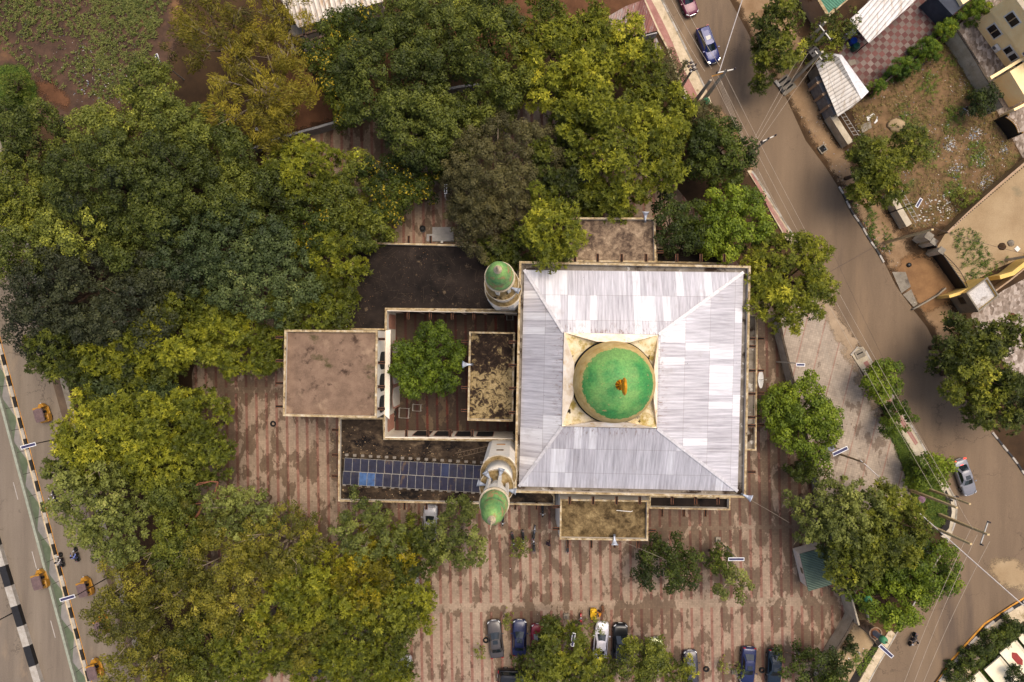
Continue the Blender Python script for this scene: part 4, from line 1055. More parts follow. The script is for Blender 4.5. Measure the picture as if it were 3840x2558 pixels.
        if S['kind'] == 'droop':
            pr = rg.normal(size=(len(K), 2)); pr /= np.linalg.norm(pr, axis=1, keepdims=True)
            dirn = np.concatenate([pr[idx] * .8, np.full((N, 1), -.35)], 1) + rg.normal(size=(N, 3)) * .35
        L = S['L'] * sc ** .5 * rg.uniform(.7, 1.3, N); W = S['W'] * sc ** .5 * rg.uniform(.75, 1.3, N); tn = np.clip(tint, 0, 1); mi = None
    mats = [S['mt']]
    if 'flower' in S:
        hot = rg.random(len(K)) < .38
        mi = ((rg.random(len(ctr)) < .2) & hot[idx] & (d[:, 2] > .25)).astype(np.int32)
        mats.append(FLOWER)
    me = leaf_mesh('crown', ctr.astype(np.float32), dirn, nrm, L, W, tn, mats, mi)
    loc = Vector((c.x, c.y, 0))
    e = empty(name or 'tree', label, cat, loc, rot, group)
    o = bpy.data.objects.new('crown', me); C.objects.link(o); o.parent = e
    # trunk with forking limbs that run out into the clumps
    tb = MB(); r0 = max(.05, .05 * max(ax, ay) + .03); fork = Vector((rr.uniform(-.3, .3), rr.uniform(-.3, .3), max(.3, zb * .75)))
    tb.tube((0, 0, 0), fork * .5, r0 * 1.3, r0, 9); tb.tube(fork * .5, fork, r0, r0 * .8, 9)
    nlimb = min(14, max(4, len(cx) // 8))
    for k in rr.sample(range(len(cx)), min(nlimb, len(cx))):
        x, y, z, q = cx[k][:4]; end = Vector((x, y, z + q * .25 + show))
        m1 = fork.lerp(end, .45) + Vector((rr.uniform(-.4, .4), rr.uniform(-.4, .4), rr.uniform(-.5, .1) - (fork - end).length * .05))
        tb.tube(fork, m1, r0 * .55, r0 * .34, 7); tb.tube(m1, end, r0 * .34, r0 * .10, 6)
        if show:
            for _ in range(3):
                e2 = end + Vector((rr.uniform(-1.2, 1.2), rr.uniform(-1.2, 1.2), rr.uniform(-.2, .5)))
                s2 = m1.lerp(end, rr.uniform(.3, .9)); tb.tube(s2, e2, r0 * .14, .012, 5)
    tb.build('trunk', bark or (PBARK if sort in ('feather', 'light', 'grey', 'olive') else BARK), e, smooth=True)
    TREES.append(len(ctr))
    return e
GT = 'tall trees packed into the grove left and above the mosque'; GL = 'trees crowded along the lower left'
GR = 'trees along the right-hand street'; GC = 'trees standing in the paved compound'
s = 1.6313
def T(sort, ox, oy, orx, ory, top, label, group=GT, **k): return tree(sort, ox * s, oy * s, orx * s, ory * s, top, label, group=group, **k)
T('feather', 600, 190, 112, 115, 13, 'tall feathery olive-gold tree with pale limbs showing, left of the reddish yard', show=.5)
T('feather', 490, 75, 95, 85, 13, 'feathery yellow-olive tree at the top, growing against the end of the white-roofed building', show=.4)
T('feather', 640, 45, 80, 62, 11, 'feathery olive tree at the top edge hanging over the left end of the white roof', show=.3)
T('feather', 625, 295, 68, 55, 11, 'small feathery tree hanging over the gap above the grey boundary wall', show=.3)
T('billow', 350, 212, 62, 60, 10, 'dark rounded tree standing alone at the lower edge of the crop field')
T('billow', 85, 330, 85, 75, 10, 'mid-green tree at the far left below the grassy verge')
T('billow', 255, 300, 85, 60, 11, 'billowy green tree at the lower edge of the crop field, left of the dark one')
T('billow', 405, 300, 85, 70, 12, 'billowy tree between the dark round tree and the feathery golden tree')
T('billow', 500, 355, 78, 80, 12, 'dark billowy tree below the feathery golden tree, left of the grey wall')
T('billow', 255, 420, 135, 105, 15, 'largest billowy green tree of the left grove, with bright rounded boughs')
T('billow', 420, 440, 120, 105, 14, 'wide billowy tree in the middle of the left grove')
T('lbillow', 45, 445, 78, 85, 11, 'pale green tree cut by the left edge, beside the stained wall')
T('billow', 45, 565, 82, 80, 11, 'dull green tree cut by the left edge, above the highway end')
T('billow', 200, 530, 100, 70, 12, 'billowy tree above the brownish dark crown')
T('blue', 500, 560, 150, 105, 13, 'broad bluish-green tree with fine even leaves in the middle of the grove')
T('blue', 610, 640, 115, 105, 12.5, 'bluish-green tree left of the dark terrace roof')
T('dark', 165, 670, 150, 110, 12, 'very dark brownish-green fine-leaved tree above the highway')
T('dark', 290, 720, 105, 90, 12.5, 'very dark tree in the middle of the left side, right of the brownish one')
T('dark', 90, 730, 85, 75, 9, 'dark ragged tree at the left overhanging the highway')
T('neem', 545, 790, 105, 68, 10, 'yellow-green tufted tree overhanging the upper left of the striped paving')
T('neem', 405, 775, 88, 70, 10.5, 'yellow-green tufted tree below the bluish tree, left of the paving')
T('neem', 285, 815, 75, 60, 8.5, 'small yellow-green tree between the dark trees and the highway')
T('dneem', 140, 800, 85, 75, 8, 'tufted green tree hanging over the highway above the top three-wheeler')
T('dneem', 230, 860, 80, 60, 8.5, 'tufted green tree at the road edge below the dark crowns')
T('dneem', 350, 850, 60, 52, 8, 'drooping tufted tree between dark crowns, left of the striped paving')
T('blue', 290, 905, 115, 62, 7.5, 'low dark bluish tree in the hollow left of the striped paving')
T('neem', 215, 985, 95, 78, 10, 'yellow-green tree beside the highway lamp, upper one')
T('neem', 330, 985, 105, 92, 11, 'large tufted yellow-green tree left of the paving, right of the highway lamp')
T('neem', 445, 985, 92, 82, 10, 'tufted yellow-green tree reaching over the left edge of the striped paving')
T('dneem', 200, 1065, 95, 60, 9, 'dull tufted tree along the highway between the two highway lamps', group=GL)
T('dneem', 370, 1070, 110, 62, 9, 'dull tufted tree below the large yellow-green one', group=GL)
T('light', 200, 1140, 92, 92, 11, 'grey-green tree with thin visible twigs reaching over the highway kerb', group=GL, show=.2)
T('light', 275, 1215, 75, 75, 10, 'grey-green tree above the lower highway lamp', group=GL, show=.2)
T('billow', 400, 1130, 65, 45, 7, 'low dark tree behind the bare reddish limbs', group=GL)
T('lbillow', 412, 1240, 68, 72, 9, 'light green tree with a pale star of bare limbs in its middle', group=GL, show=.6, bark=PBARK)
T('light', 560, 1180, 88, 58, 10, 'pale grey-green tree at the lower end of the striped left paving', group=GL, show=.3)
T('olive', 640, 1255, 100, 88, 11, 'wide olive tree full of fine twigs left of the yellow tree', group=GL, show=.35)
T('olive', 520, 1300, 90, 85, 10, 'olive-brown twiggy tree right of the star-limbed tree', group=GL, show=.3)
T('light', 850, 1215, 88, 85, 10.5, 'pale green tree just below the solar panels', group=GC, show=.15)
T('gold', 855, 1320, 112, 92, 9, 'golden-yellow tree below the pale green tree at the solar terrace', group=GC)
T('dneem', 950, 1270, 78, 80, 8.5, 'green tufted tree below the white car, left of the twiggy parking tree', group=GC)
T('light', 1052, 1232, 82, 82, 9, 'yellowish-green twiggy tree beside the white car and the lower minaret', group=GC, show=.25)
T('dneem', 900, 1405, 90, 68, 9, 'green tree below the golden-yellow tree', group=GC)
T('neem', 970, 1400, 52, 58, 8, 'bright green tree at the edge of the open parking', group=GC)
T('neem', 730, 1330, 78, 85, 9.5, 'yellow-green tree left of the golden-yellow tree', group=GL)
T('neem', 660, 1390, 85, 68, 9.5, 'soft yellow-green tree in the lower grove between olive crowns', group=GL)
T('olive', 310, 1330, 80, 62, 8.5, 'mustard-olive tree beside the small lamp at the lower left', group=GL)
T('olive', 400, 1390, 95, 80, 10, 'broad mustard-olive tree in the lower left grove', group=GL)
T('olive', 290, 1440, 78, 75, 9, 'mustard-olive tree overhanging the lowest three-wheelers', group=GL)
T('olive', 340, 1530, 105, 70, 9, 'mustard-olive tree cut by the bottom edge beside the highway', group=GL)
T('olive', 540, 1390, 88, 80, 10, 'mustard-olive tree in the centre of the lower left grove', group=GL)
T('lbillow', 465, 1505, 88, 75, 7, 'fresh green low tree near the bottom edge left of the lamp', group=GL)
T('neem', 580, 1500, 88, 78, 9, 'yellow-green tree on the bottom edge, left of the hidden dark car', group=GL)
T('olive', 700, 1450, 75, 70, 9, 'olive tree above the hidden dark car', group=GL)
T('neem', 830, 1480, 95, 70, 9, 'yellow-green tree above the silver car at the parking edge', group=GL)
T('neem', 740, 1560, 90, 45, 7, 'yellow-green tree on the bottom edge below the hidden dark car', group=GL)
T('neem', 880, 1555, 65, 42, 7, 'yellow-green tree on the bottom edge below the silver car', group=GL)
# above the mosque
T('cassia', 775, 120, 62, 92, 9.5, 'dark tree with yellow blossom beside the white roof and the concrete frame')
T('cassia', 850, 62, 82, 52, 9, 'tree with yellow blossom growing against the lower edge of the white roof')
T('cassia', 790, 225, 42, 68, 8.5, 'tree with yellow blossom at the right of the reddish bare yard')
T('billow', 905, 175, 122, 108, 14, 'very large billowy green tree right of the blossoming trees')
T('billow', 965, 285, 98, 82, 13, 'billowy green tree bulging down above the paved lane')
T('billow', 990, 90, 95, 78, 12.5, 'billowy green tree below the top edge, left of the pale-tipped one')
T('billow', 1000, 25, 100, 45, 10, 'green tree cut by the top edge, in the middle')
T('lbillow', 1138, 130, 88, 112, 13.5, 'billowy tree with bright lime tips, upper middle')
T('billow', 1110, 25, 75, 40, 9, 'dark tree at the top edge left of the red dirt')
T('billow', 1120, 250, 65, 60, 10, 'dull tree under the lime-tipped one, above the grey fine-leaved crown')
T('neem', 705, 400, 82, 82, 11, 'round tufted yellow-green tree below the grey boundary wall')
T('neem', 770, 600, 72, 62, 10, 'yellow-green tree left of the dark terrace roof, upper one')
T('neem', 728, 705, 85, 70, 10, 'yellow-green tree hanging over the pavilion roof corner')
T('cassia', 900, 430, 75, 72, 9.5, 'dark tree sprinkled with small yellow flowers left of the paved lane')
T('cassia', 715, 520, 52, 60, 10.5, 'blossoming tree in the middle of the grove, left of the dark terrace')
T('lbillow', 840, 520, 68, 62, 9, 'mid-green tree between the flowering trees and the paved lane')
T('grey', 1150, 385, 118, 128, 12.5, 'large grey-olive fine-leaved tree right of the paved lane')
T('grey', 1105, 510, 70, 70, 10, 'smaller grey-olive tree beside the paved lane lamp')
T('cassia', 955, 395, 62, 52, 8.5, 'dark tree with sparse yellow flowers right above the paved lane')
T('billow', 1045, 300, 70, 70, 10, 'shaded green tree between the bulging billowy tree and the grey crown')
T('grey', 1065, 430, 45, 90, 9, 'narrow grey-olive crown directly right of the paved lane')
T('billow', 610, 470, 80, 70, 11, 'dull billowy tree left of the round tufted yellow-green one')
T('lbillow', 770, 470, 60, 60, 9.5, 'soft green tree between the round tufted tree and the flowering ones')
T('dark', 390, 620, 85, 80, 11, 'dark crown filling the hollow between the bluish tree and the very dark one')
T('billow', 320, 560, 90, 62, 11.5, 'dull green crown above the dark middle tree of the left grove')
T('billow', 560, 440, 60, 62, 10, 'small shaded tree in the dip left of the grey wall end')
T('dneem', 450, 710, 80, 60, 9.5, 'dull tufted tree between the bluish crown and the yellow-green ones')
T('olive', 470, 1200, 62, 60, 8, 'olive tree tangled with the bare reddish limbs', group=GL, show=.2)
T('dneem', 760, 1420, 62, 60, 8, 'green tufted tree in the dip right of the olive crowns', group=GL)
T('neem', 1540, 262, 58, 58, 9, 'yellow-green tree against the dark low wall near the paired poles', group=GR)
T('dgreen', 1598, 335, 50, 58, 8, 'deep green tree beneath the wires, left of the deeper green one at the kerb', group=GR)
T('lbillow', 835, 405, 46, 44, 8.5, 'small soft green tree just below the gap with the paved lane')
T('neem', 1300, 150, 100, 110, 13, 'soft yellow-green tufted tree, large one below the top edge')
T('neem', 1390, 95, 78, 82, 12, 'yellow-green tree left of the rusty shack')
T('neem', 1245, 60, 72, 62, 11, 'yellow-green tree below the red dirt at the top')
T('neem', 1470, 165, 60, 68, 9.5, 'yellow-green tree beside the pavement, below the rusty shack')
T('dneem', 1340, 255, 75, 62, 11, 'darker tufted tree in the gap between the big yellow-green crowns')
T('neem', 1430, 325, 140, 128, 14.5, 'biggest bright yellow-green tree with star-like tufts, above the top porch')
T('dneem', 1295, 395, 72, 98, 11.5, 'dull tufted tree between the grey crown and the bright star-tufted tree')
T('neem', 1268, 525, 62, 88, 14, 'bright tufted tree overhanging the upper left roof edge of the hall')
T('dneem', 1180, 570, 68, 42, 9, 'dark green low tree behind the upper minaret')
T('dneem', 1400, 460, 85, 45, 9.5, 'dark tufted tree just above the top porch')
T('grey', 1610, 265, 42, 38, 6, 'small brownish shrub-like tree beside the green-domed kiosk', group=GR)
T('grey', 1528, 160, 38, 55, 7, 'brownish-green tree at the pavement edge below the rusty shack', group=GR)
T('dgreen', 1655, 350, 75, 82, 9.5, 'deep green tree beside the street where the wires cross', group=GR)
T('dgreen', 1560, 520, 62, 68, 10.5, 'deep green tree right of the top porch')
T('green', 1682, 512, 84, 78, 10.5, 'vivid green round tree above the upper right corner of the hall')
T('neem', 1815, 640, 102, 112, 12.5, 'big yellow-green star-tufted tree between the hall and the street', group=GR)
T('neem', 1760, 690, 48, 62, 12.5, 'yellow-green tufted tree touching the right edge of the hall roof', group=GR)
# courtyard and compound
T('green', 985, 832, 86, 92, 9.5, 'vivid green round tree alone inside the walled courtyard', group=GC)
T('dgreen', 1545, 1305, 78, 72, 7, 'dark green spreading tree below the bottom porch', group=GC, show=.15)
T('light', 1685, 1345, 52, 48, 6.5, 'thin grey-green tree right of the dark spreading tree, with dark crooked limbs', group=GC, show=.4, gap=.5)
T('dgreen', 1655, 1290, 30, 32, 5.5, 'small dark tree under the wide lamp panel', group=GC)
T('shrub', 1197, 1262, 25, 26, 3.2, 'small spiky shrub beside the parked motorcycles', group=GC, cat='shrub', name='shrub')
T('shrub', 1368, 1442, 25, 25, 3.2, 'sparse olive shrub below the yellow cart', group=GC, cat='shrub', name='shrub', gap=.7)
T('shrub', 1166, 1430, 11, 22, 2.4, 'narrow green shrub between the grey and the navy parked cars', group=GC, cat='shrub', name='shrub')
T('shrub', 1103, 1500, 15, 15, 2.2, 'little green shrub left of the grey parked car', group=GC, cat='shrub', name='shrub')
T('dneem', 1285, 1490, 78, 62, 7.5, 'tufted green tree over the maroon car at the bottom', group=GC)
T('dneem', 1330, 1545, 90, 42, 6.5, 'tufted tree on the bottom edge below the white sedan', group=GC)
T('dneem', 1235, 1555, 60, 32, 6, 'tufted tree on the bottom edge below the maroon car', group=GC)
T('lbillow', 1480, 1522, 68, 58, 7, 'light green tree over the lime car', group=GC)
T('dneem', 1560, 1545, 48, 34, 5, 'dark tree over the front of the grey hatchback', group=GC)
T('shrub', 1665, 1535, 14, 14, 2, 'small green plant at the bottom edge left of the blue sedan', group=GC, cat='shrub', name='shrub')
T('shrub', 1700, 1545, 14, 16, 2.2, 'small yellow-flowered plant at the bottom edge', group=GC, cat='shrub', name='shrub')
T('dgreen', 1885, 1545, 82, 48, 7, 'dark green tree at the bottom right of the parking', group=GC)
T('green', 1852, 965, 98, 95, 8, 'spreading green tree on the boundary wall between the two lamps', group=GR, show=.1)
T('dgreen', 1850, 1085, 40, 24, 5, 'low dark foliage under the spreading boundary tree', group=GR)
T('light', 1905, 1175, 92, 82, 9.5, 'grey-green twiggy crown above the green-roofed guardhouse, left part', group=GR, show=.2)
T('dneem', 1960, 1255, 95, 85, 9, 'olive tufted tree hanging over the green guardhouse roof', group=GR)
T('dneem', 2050, 1220, 92, 110, 9, 'large drooping olive tree beside the leaning poles', group=GR)
T('light', 1965, 1185, 75, 75, 10.5, 'grey-green twiggy crown above the guardhouse, right part', group=GR, show=.2)
T('green', 2125, 1310, 82, 85, 6.5, 'green low tree at the street corner beneath the thick wire', group=GR)
T('green', 2055, 1385, 75, 58, 6.5, 'green low tree right of the gate turrets', group=GR)
T('green', 2028, 872, 46, 48, 5, 'round green roadside tree at the head of the planted strip', group=GR)
T('green', 2065, 962, 40, 38, 4.5, 'round green roadside tree in the middle of the planted strip', group=GR)
T('green', 2140, 1082, 48, 42, 5, 'round green roadside tree near the silver car', group=GR)
T('dneem', 2215, 800, 72, 62, 8, 'dark tufted tree at the right side of the street, upper of the cluster', group=GR)
T('dneem', 2255, 865, 90, 78, 9, 'dark tufted tree in the middle of the right roadside cluster', group=GR)
T('dneem', 2310, 925, 75, 75, 8.5, 'dark tufted tree cut by the right edge', group=GR)
T('dneem', 2290, 775, 60, 42, 7, 'dark tufted tree beside the stone yard', group=GR)
T('dneem', 2005, 380, 62, 62, 8, 'green tufted tree in the vacant lot beside the street, left crown', group=GR)
T('dneem', 2080, 345, 48, 42, 7, 'green tufted tree in the vacant lot below the sand heap', group=GR)
T('dneem', 2010, 440, 58, 42, 7.5, 'green tufted tree in the vacant lot, lower crown by the wall', group=GR)
T('dneem', 1785, 55, 50, 62, 8, 'tufted roadside tree at the top, left of the tan roof strip', group=GR)
T('dneem', 1785, 135, 52, 50, 8, 'tufted roadside tree opposite the blue car', group=GR)
T('dneem', 1925, 62, 42, 38, 6.5, 'dark tufted tree between the green roof and the white carport', group=GR)
T('dneem', 1895, 105, 42, 36, 6, 'dark tree hanging over the transformer poles', group=GR)
GB = 'clipped bushes along the checkered courtyard'
for ox, oy, rx_, ry_, lab in ((2020, 195, 20, 14, 'small bright bush at the lower corner of the checkered courtyard'), (2082, 150, 34, 24, 'second bright bush along the checkered courtyard wall, larger'),
                            (2140, 107, 34, 24, 'third bright bush along the checkered courtyard wall'), (2180, 62, 28, 22, 'bright bush at the end of the concrete lane'),
                            (2250, 18, 46, 24, 'long bright bush at the top beside the cream house')):
    T('conifer', ox, oy, rx_, ry_, 3.2, lab, group=GB, cat='bush', name='bush')
T('dgreen', 2262, 228, 38, 34, 4, 'dark bush against the concrete lane in the vacant lot', group=GR, cat='bush', name='bush')
T('shrub', 2225, 452, 32, 22, 1.6, 'low green bush at the lower wall of the vacant lot', group=GR, cat='bush', name='bush')
for ox, oy, lab in ((2205, 1550, 'low green bush on the roundabout strip at the bottom edge'), (2232, 1520, 'second low bush up the roundabout strip from the bottom edge'), (2262, 1497, 'low bush in the middle of the roundabout strip'), (2292, 1470, 'low bush on the roundabout strip above the red hexagon slab'), (2325, 1442, 'low bush on the roundabout strip nearest the right edge')):
    T('dgreen', ox, oy, 27, 24, 1.3, lab, group='low bushes on the roundabout strip', cat='bush', name='bush')
T('dgreen', 2335, 1555, 22, 26, 2.5, 'green bush in the bottom right corner', group=GR, cat='bush', name='bush')
T('dgreen', 1953, 1490, 22, 18, 1.6, 'small green bush on the dirt plot behind the drain', group=GR, cat='bush', name='bush')
T('shrub', 25, 190, 38, 28, 2.6, 'yellow-green weeds heaped at the far left edge of the field', group='weeds at the left edge', cat='bush', name='bush')
T('dgreen', 22, 240, 35, 38, 2.6, 'green weeds below the yellow-green ones at the far left edge', group='weeds at the left edge', cat='bush', name='bush')
# bare reddish limbs reaching over the paving
bl_ = MB(); pts = [P(712, 1965, 5), P(742, 1930, 6.2), P(765, 1885, 6.6), P(805, 1850, 7), P(818, 1808, 7), P(790, 1805, 7.2), P(745, 1812, 7.2)]
for a, b, r_ in zip(pts, pts[1:], (.16, .15, .13, .12, .09, .06)): bl_.tube(a, b, r_, r_ * .85, 8)
for a, b in ((pts[2], P(712, 1893, 7)), (pts[6], P(700, 1850, 7)), (pts[5], P(735, 1822, 7.6)), (pts[3], P(838, 1880, 7))): bl_.tube(a, b, .07, .02, 6)
bl_.tube(P(712, 1965, 5), P(718, 1958, 0), .2, .25, 8)
tag(bl_.build('bare_tree', plain('reddish_bark', '#7d4f38', .9), origin=(P(718, 1958, 0))), 'bare crooked reddish tree limbs curling above the left paving', 'tree')
print('leaf faces', sum(TREES), 'trees', len(TREES), flush=True)

# ------------------------------------------------------------------ ground cover and litter
rg = np.random.default_rng(5)
def inside(poly, x, y):
    c = False; n = len(poly)
    for i in range(n):
        (x1, y1), (x2, y2) = poly[i], poly[(i + 1) % n]
        if (y1 > y) != (y2 > y) and x < (x2 - x1) * (y - y1) / (y2 - y1) + x1: c = not c
    return c
def cover(name, poly, n, rad, nleaf, mat, L, W, z=.0, seed=1, keep=None, up=.4):
    r_ = random.Random(seed); xs = [p[0] for p in poly]; ys_ = [p[1] for p in poly]; cs = []
    while len(cs) < n:
        x, y = r_.uniform(min(xs), max(xs)), r_.uniform(min(ys_), max(ys_))
        if inside(poly, x, y) and (keep is None or r_.random() < keep(x, y)): cs.append(P(x, y, 0))
    c0 = np.array([(p.x, p.y, z) for p in cs]); g_ = np.random.default_rng(seed)
    sz = g_.uniform(.6, 1.3, n)
    i = np.repeat(np.arange(n), nleaf); N = len(i)
    a = g_.uniform(0, 6.283, N); rr_ = g_.random(N) * rad * sz[i]
    dirn = np.stack([np.cos(a), np.sin(a), g_.uniform(0, up, N)], 1)
    ctr = c0[i] + dirn * rr_[:, None] + np.array([0, 0, 1]) * (g_.random(N) * rad * .8 * sz[i] + .04)[:, None]
    nrm = np.array([0, 0, 1.]) + g_.normal(size=(N, 3)) * .35
    me = leaf_mesh(name, ctr, dirn, nrm, L * g_.uniform(.6, 1.3, N), W * g_.uniform(.6, 1.3, N), np.clip(g_.random(n)[i] * .6 + g_.random(N) * .4, 0, 1), [mat])
    o = bpy.data.objects.new(name, me); C.objects.link(o); o['kind'] = 'stuff'
    return o
CROP = leaf_mat('crop_leaves', '#28300f', '#4a5220', '#6e7034', None)
GRS = leaf_mat('grass_blades', '#26360e', '#4a6018', '#6f7a26', None)
DRY = leaf_mat('dry_weeds', '#453a1c', '#6c5e2e', '#94824a', '#b09a62')
def row(x, y):
    if math.sin(x / 83 + 1.3) + math.sin(y / 61 + x / 140) + (x - 200) / 260 - max(0, (y - 270) / 120) + random.Random(int(x * 31 + y * 17)).uniform(-.8, .8) < -1.0: return 0
    v = .5 + .5 * math.sin((x * .55 + y * .83) / 4.2)
    e = 1 if (x > 250 and y < 260) else .6
    return (.35 + .65 * v) * e * (.25 + .75 * (.5 + .5 * math.sin(x / 61) * math.sin(y / 47 + 1)))
cover('crop_plants', [(-30, -60), (660, -60), (600, 110), (540, 240), (420, 380), (230, 330), (100, 250), (-20, 160)], 2100, .3, 10, CROP, .26, .11, seed=2, keep=row)
cover('grass', [(0, 250), (80, 245), (140, 320), (110, 500), (60, 600), (0, 420)], 900, .3, 7, GRS, .3, .05, seed=3)
cover('grass', [(3300, 1480), (3345, 1560), (3400, 1660), (3470, 1760), (3540, 1850), (3556, 1900), (3540, 1960), (3440, 1970), (3415, 1850), (3380, 1740), (3320, 1600)], 1500, .22, 7, GRS, .26, .05, seed=4)
cover('weeds', [(3190, 410), (3330, 300), (3560, 140), (3730, 420), (3820, 600), (3560, 840), (3420, 860), (3300, 700)], 2600, .26, 6, DRY, .3, .05, seed=6,
      keep=lambda x, y: .25 + .75 * (.5 + .5 * math.sin(x / 37 + y / 51) * math.sin(y / 33)))
cover('weeds', [(3330, 380), (3560, 200), (3700, 430), (3760, 620), (3560, 760), (3450, 600)], 420, .3, 8, GRS, .28, .07, seed=7,
      keep=lambda x, y: max(0, math.sin(x / 29 + 1) * math.sin(y / 41)))
cover('weeds', [(3560, 870), (3650, 850), (3740, 990), (3800, 950), (3700, 1040), (3620, 1050)], 260, .28, 8, GRS, .28, .06, seed=8)
cover('weeds', [(3180, 745), (3235, 850), (3300, 960), (3360, 930), (3330, 860), (3230, 720)], 160, .25, 8, GRS, .26, .06, seed=9, keep=lambda x, y: .5 + .5 * math.sin(x / 11))
cover('grass', [(3640, 2558), (3700, 2480), (3760, 2410), (3840, 2350), (3840, 2420), (3760, 2520), (3720, 2600)], 700, .26, 7, GRS, .28, .06, seed=10)
cover('weeds', [(3190, 2450), (3240, 2440), (3290, 2420), (3270, 2470), (3220, 2540)], 120, .22, 8, GRS, .25, .06, seed=11)
def litter(name, poly, n, mats, smin, smax, seed, keep=None, z=.05):
    r_ = random.Random(seed); mb = MB(); xs = [p[0] for p in poly]; ys_ = [p[1] for p in poly]; k = 0
    while k < n:
        x, y = r_.uniform(min(xs), max(xs)), r_.uniform(min(ys_), max(ys_))
        if not inside(poly, x, y) or (keep and r_.random() > keep(x, y)): continue
        k += 1; mb.mi = r_.randrange(len(mats)); s_ = r_.uniform(smin, smax) ** 1.0
        p = P(x, y, 0); p.z = z; m = r_.randint(4, 6); a0 = r_.random() * 6
        mb.face([p + Vector((math.cos(a0 + 6.283 * q / m) * s_ * r_.uniform(.4, 1.1), math.sin(a0 + 6.283 * q / m) * s_ * r_.uniform(.3, .8), r_.uniform(0, .05))) for q in range(m)])
    o = mb.build(name, mats); o['kind'] = 'stuff'; return o
LM = [plain('litter_white', '#c9c4ba', .7), plain('litter_grey', '#97938c', .8), plain('litter_tan', '#a9906c', .8), plain('litter_dark', '#3a3530', .8), plain('litter_blue', '#7d8a9c', .7)]
litter('litter', [(3190, 430), (3330, 300), (3560, 150), (3740, 430), (3820, 600), (3560, 840), (3430, 850), (3300, 700)], 900, LM, .02, .10, 21, keep=lambda x, y: max(.06, math.sin(x / 31 + 2) * math.sin(y / 37 + x / 90)))
litter('litter', [(3480, 560), (3600, 400), (3720, 460), (3800, 600), (3700, 720), (3560, 700)], 620, LM[:2] + LM[4:], .03, .15, 22, keep=lambda x, y: max(.04, math.sin(x / 23 + y / 41) * math.sin(y / 27 - x / 60)) ** 1.5)
litter('litter', [(3440, 770), (3560, 720), (3600, 780), (3520, 850), (3440, 850)], 110, LM[:1], .05, .2, 23)
litter('litter', [(270, 150), (370, 180), (480, 280), (480, 380), (380, 420), (290, 330)], 260, LM, .03, .13, 24)
litter('litter', [(30, 0), (620, 0), (560, 250), (300, 400), (60, 200)], 260, LM, .02, .08, 25)
litter('litter', [(2960, 380), (3060, 420), (3180, 560), (3250, 720), (3330, 900), (3440, 1150), (3300, 950), (3060, 560)], 220, LM, .02, .10, 26)
litter('litter', [(3130, 2470), (3190, 2420), (3250, 2430), (3240, 2480), (3190, 2520)], 60, LM[:3], .04, .16, 27)
litter('litter', [(2000, 2080), (2900, 2080), (2950, 2520), (1650, 2520), (1720, 2150)], 60, LM[:2], .03, .08, 28)
litter('fallen_leaves', [(1300, 930), (1690, 930), (1840, 1080), (1840, 1150), (1460, 1150), (1440, 1220), (1310, 1220)], 500, [plain('dull_leaf', '#4c3b2a', .9), plain('dry_leaf', '#6d5238', .9), LM[3]], .02, .09, 29, z=5.13)
litter('fallen_leaves', [(1280, 1580), (1430, 1580), (1440, 1650), (1800, 1660), (1790, 1880), (1280, 1870)], 700, [LM[2], bpy.data.materials['dry_leaf'], LM[3]], .02, .11, 30, z=5.04)

def twigs(name, poly, n, z, seed, mat):
    r_ = random.Random(seed); mb = MB(); xs = [p[0] for p in poly]; ys_ = [p[1] for p in poly]; k = 0
    while k < n:
        x, y = r_.uniform(min(xs), max(xs)), r_.uniform(min(ys_), max(ys_))
        if not inside(poly, x, y): continue
        k += 1; p = P(x, y, 0); p.z = z; a = r_.random() * 6.28; pts = [p]
        for _ in range(r_.randint(2, 5)):
            a += r_.uniform(-.35, .35); pts.append(pts[-1] + Vector((math.cos(a), math.sin(a), 0)) * r_.uniform(.15, .5))
        mb.path(pts, r_.uniform(.006, .014), 4)
    o = mb.build(name, mat); o['kind'] = 'stuff'; return o
TW = plain('dry_twig', '#4e4032', .9, var=.3)
twigs('fallen_twigs', [(1345, 930), (1690, 935), (1850, 1090), (1840, 1150), (1460, 1150), (1440, 1220), (1320, 1220)], 130, 5.14, 31, TW)
twigs('fallen_twigs', [(1280, 1580), (1430, 1580), (1440, 1650), (1820, 1660), (1830, 1700), (1285, 1705)], 150, 5.05, 32, TW)
twigs('fallen_twigs', [(1280, 1825), (1790, 1855), (1790, 1882), (1280, 1872)], 70, 5.05, 33, TW)
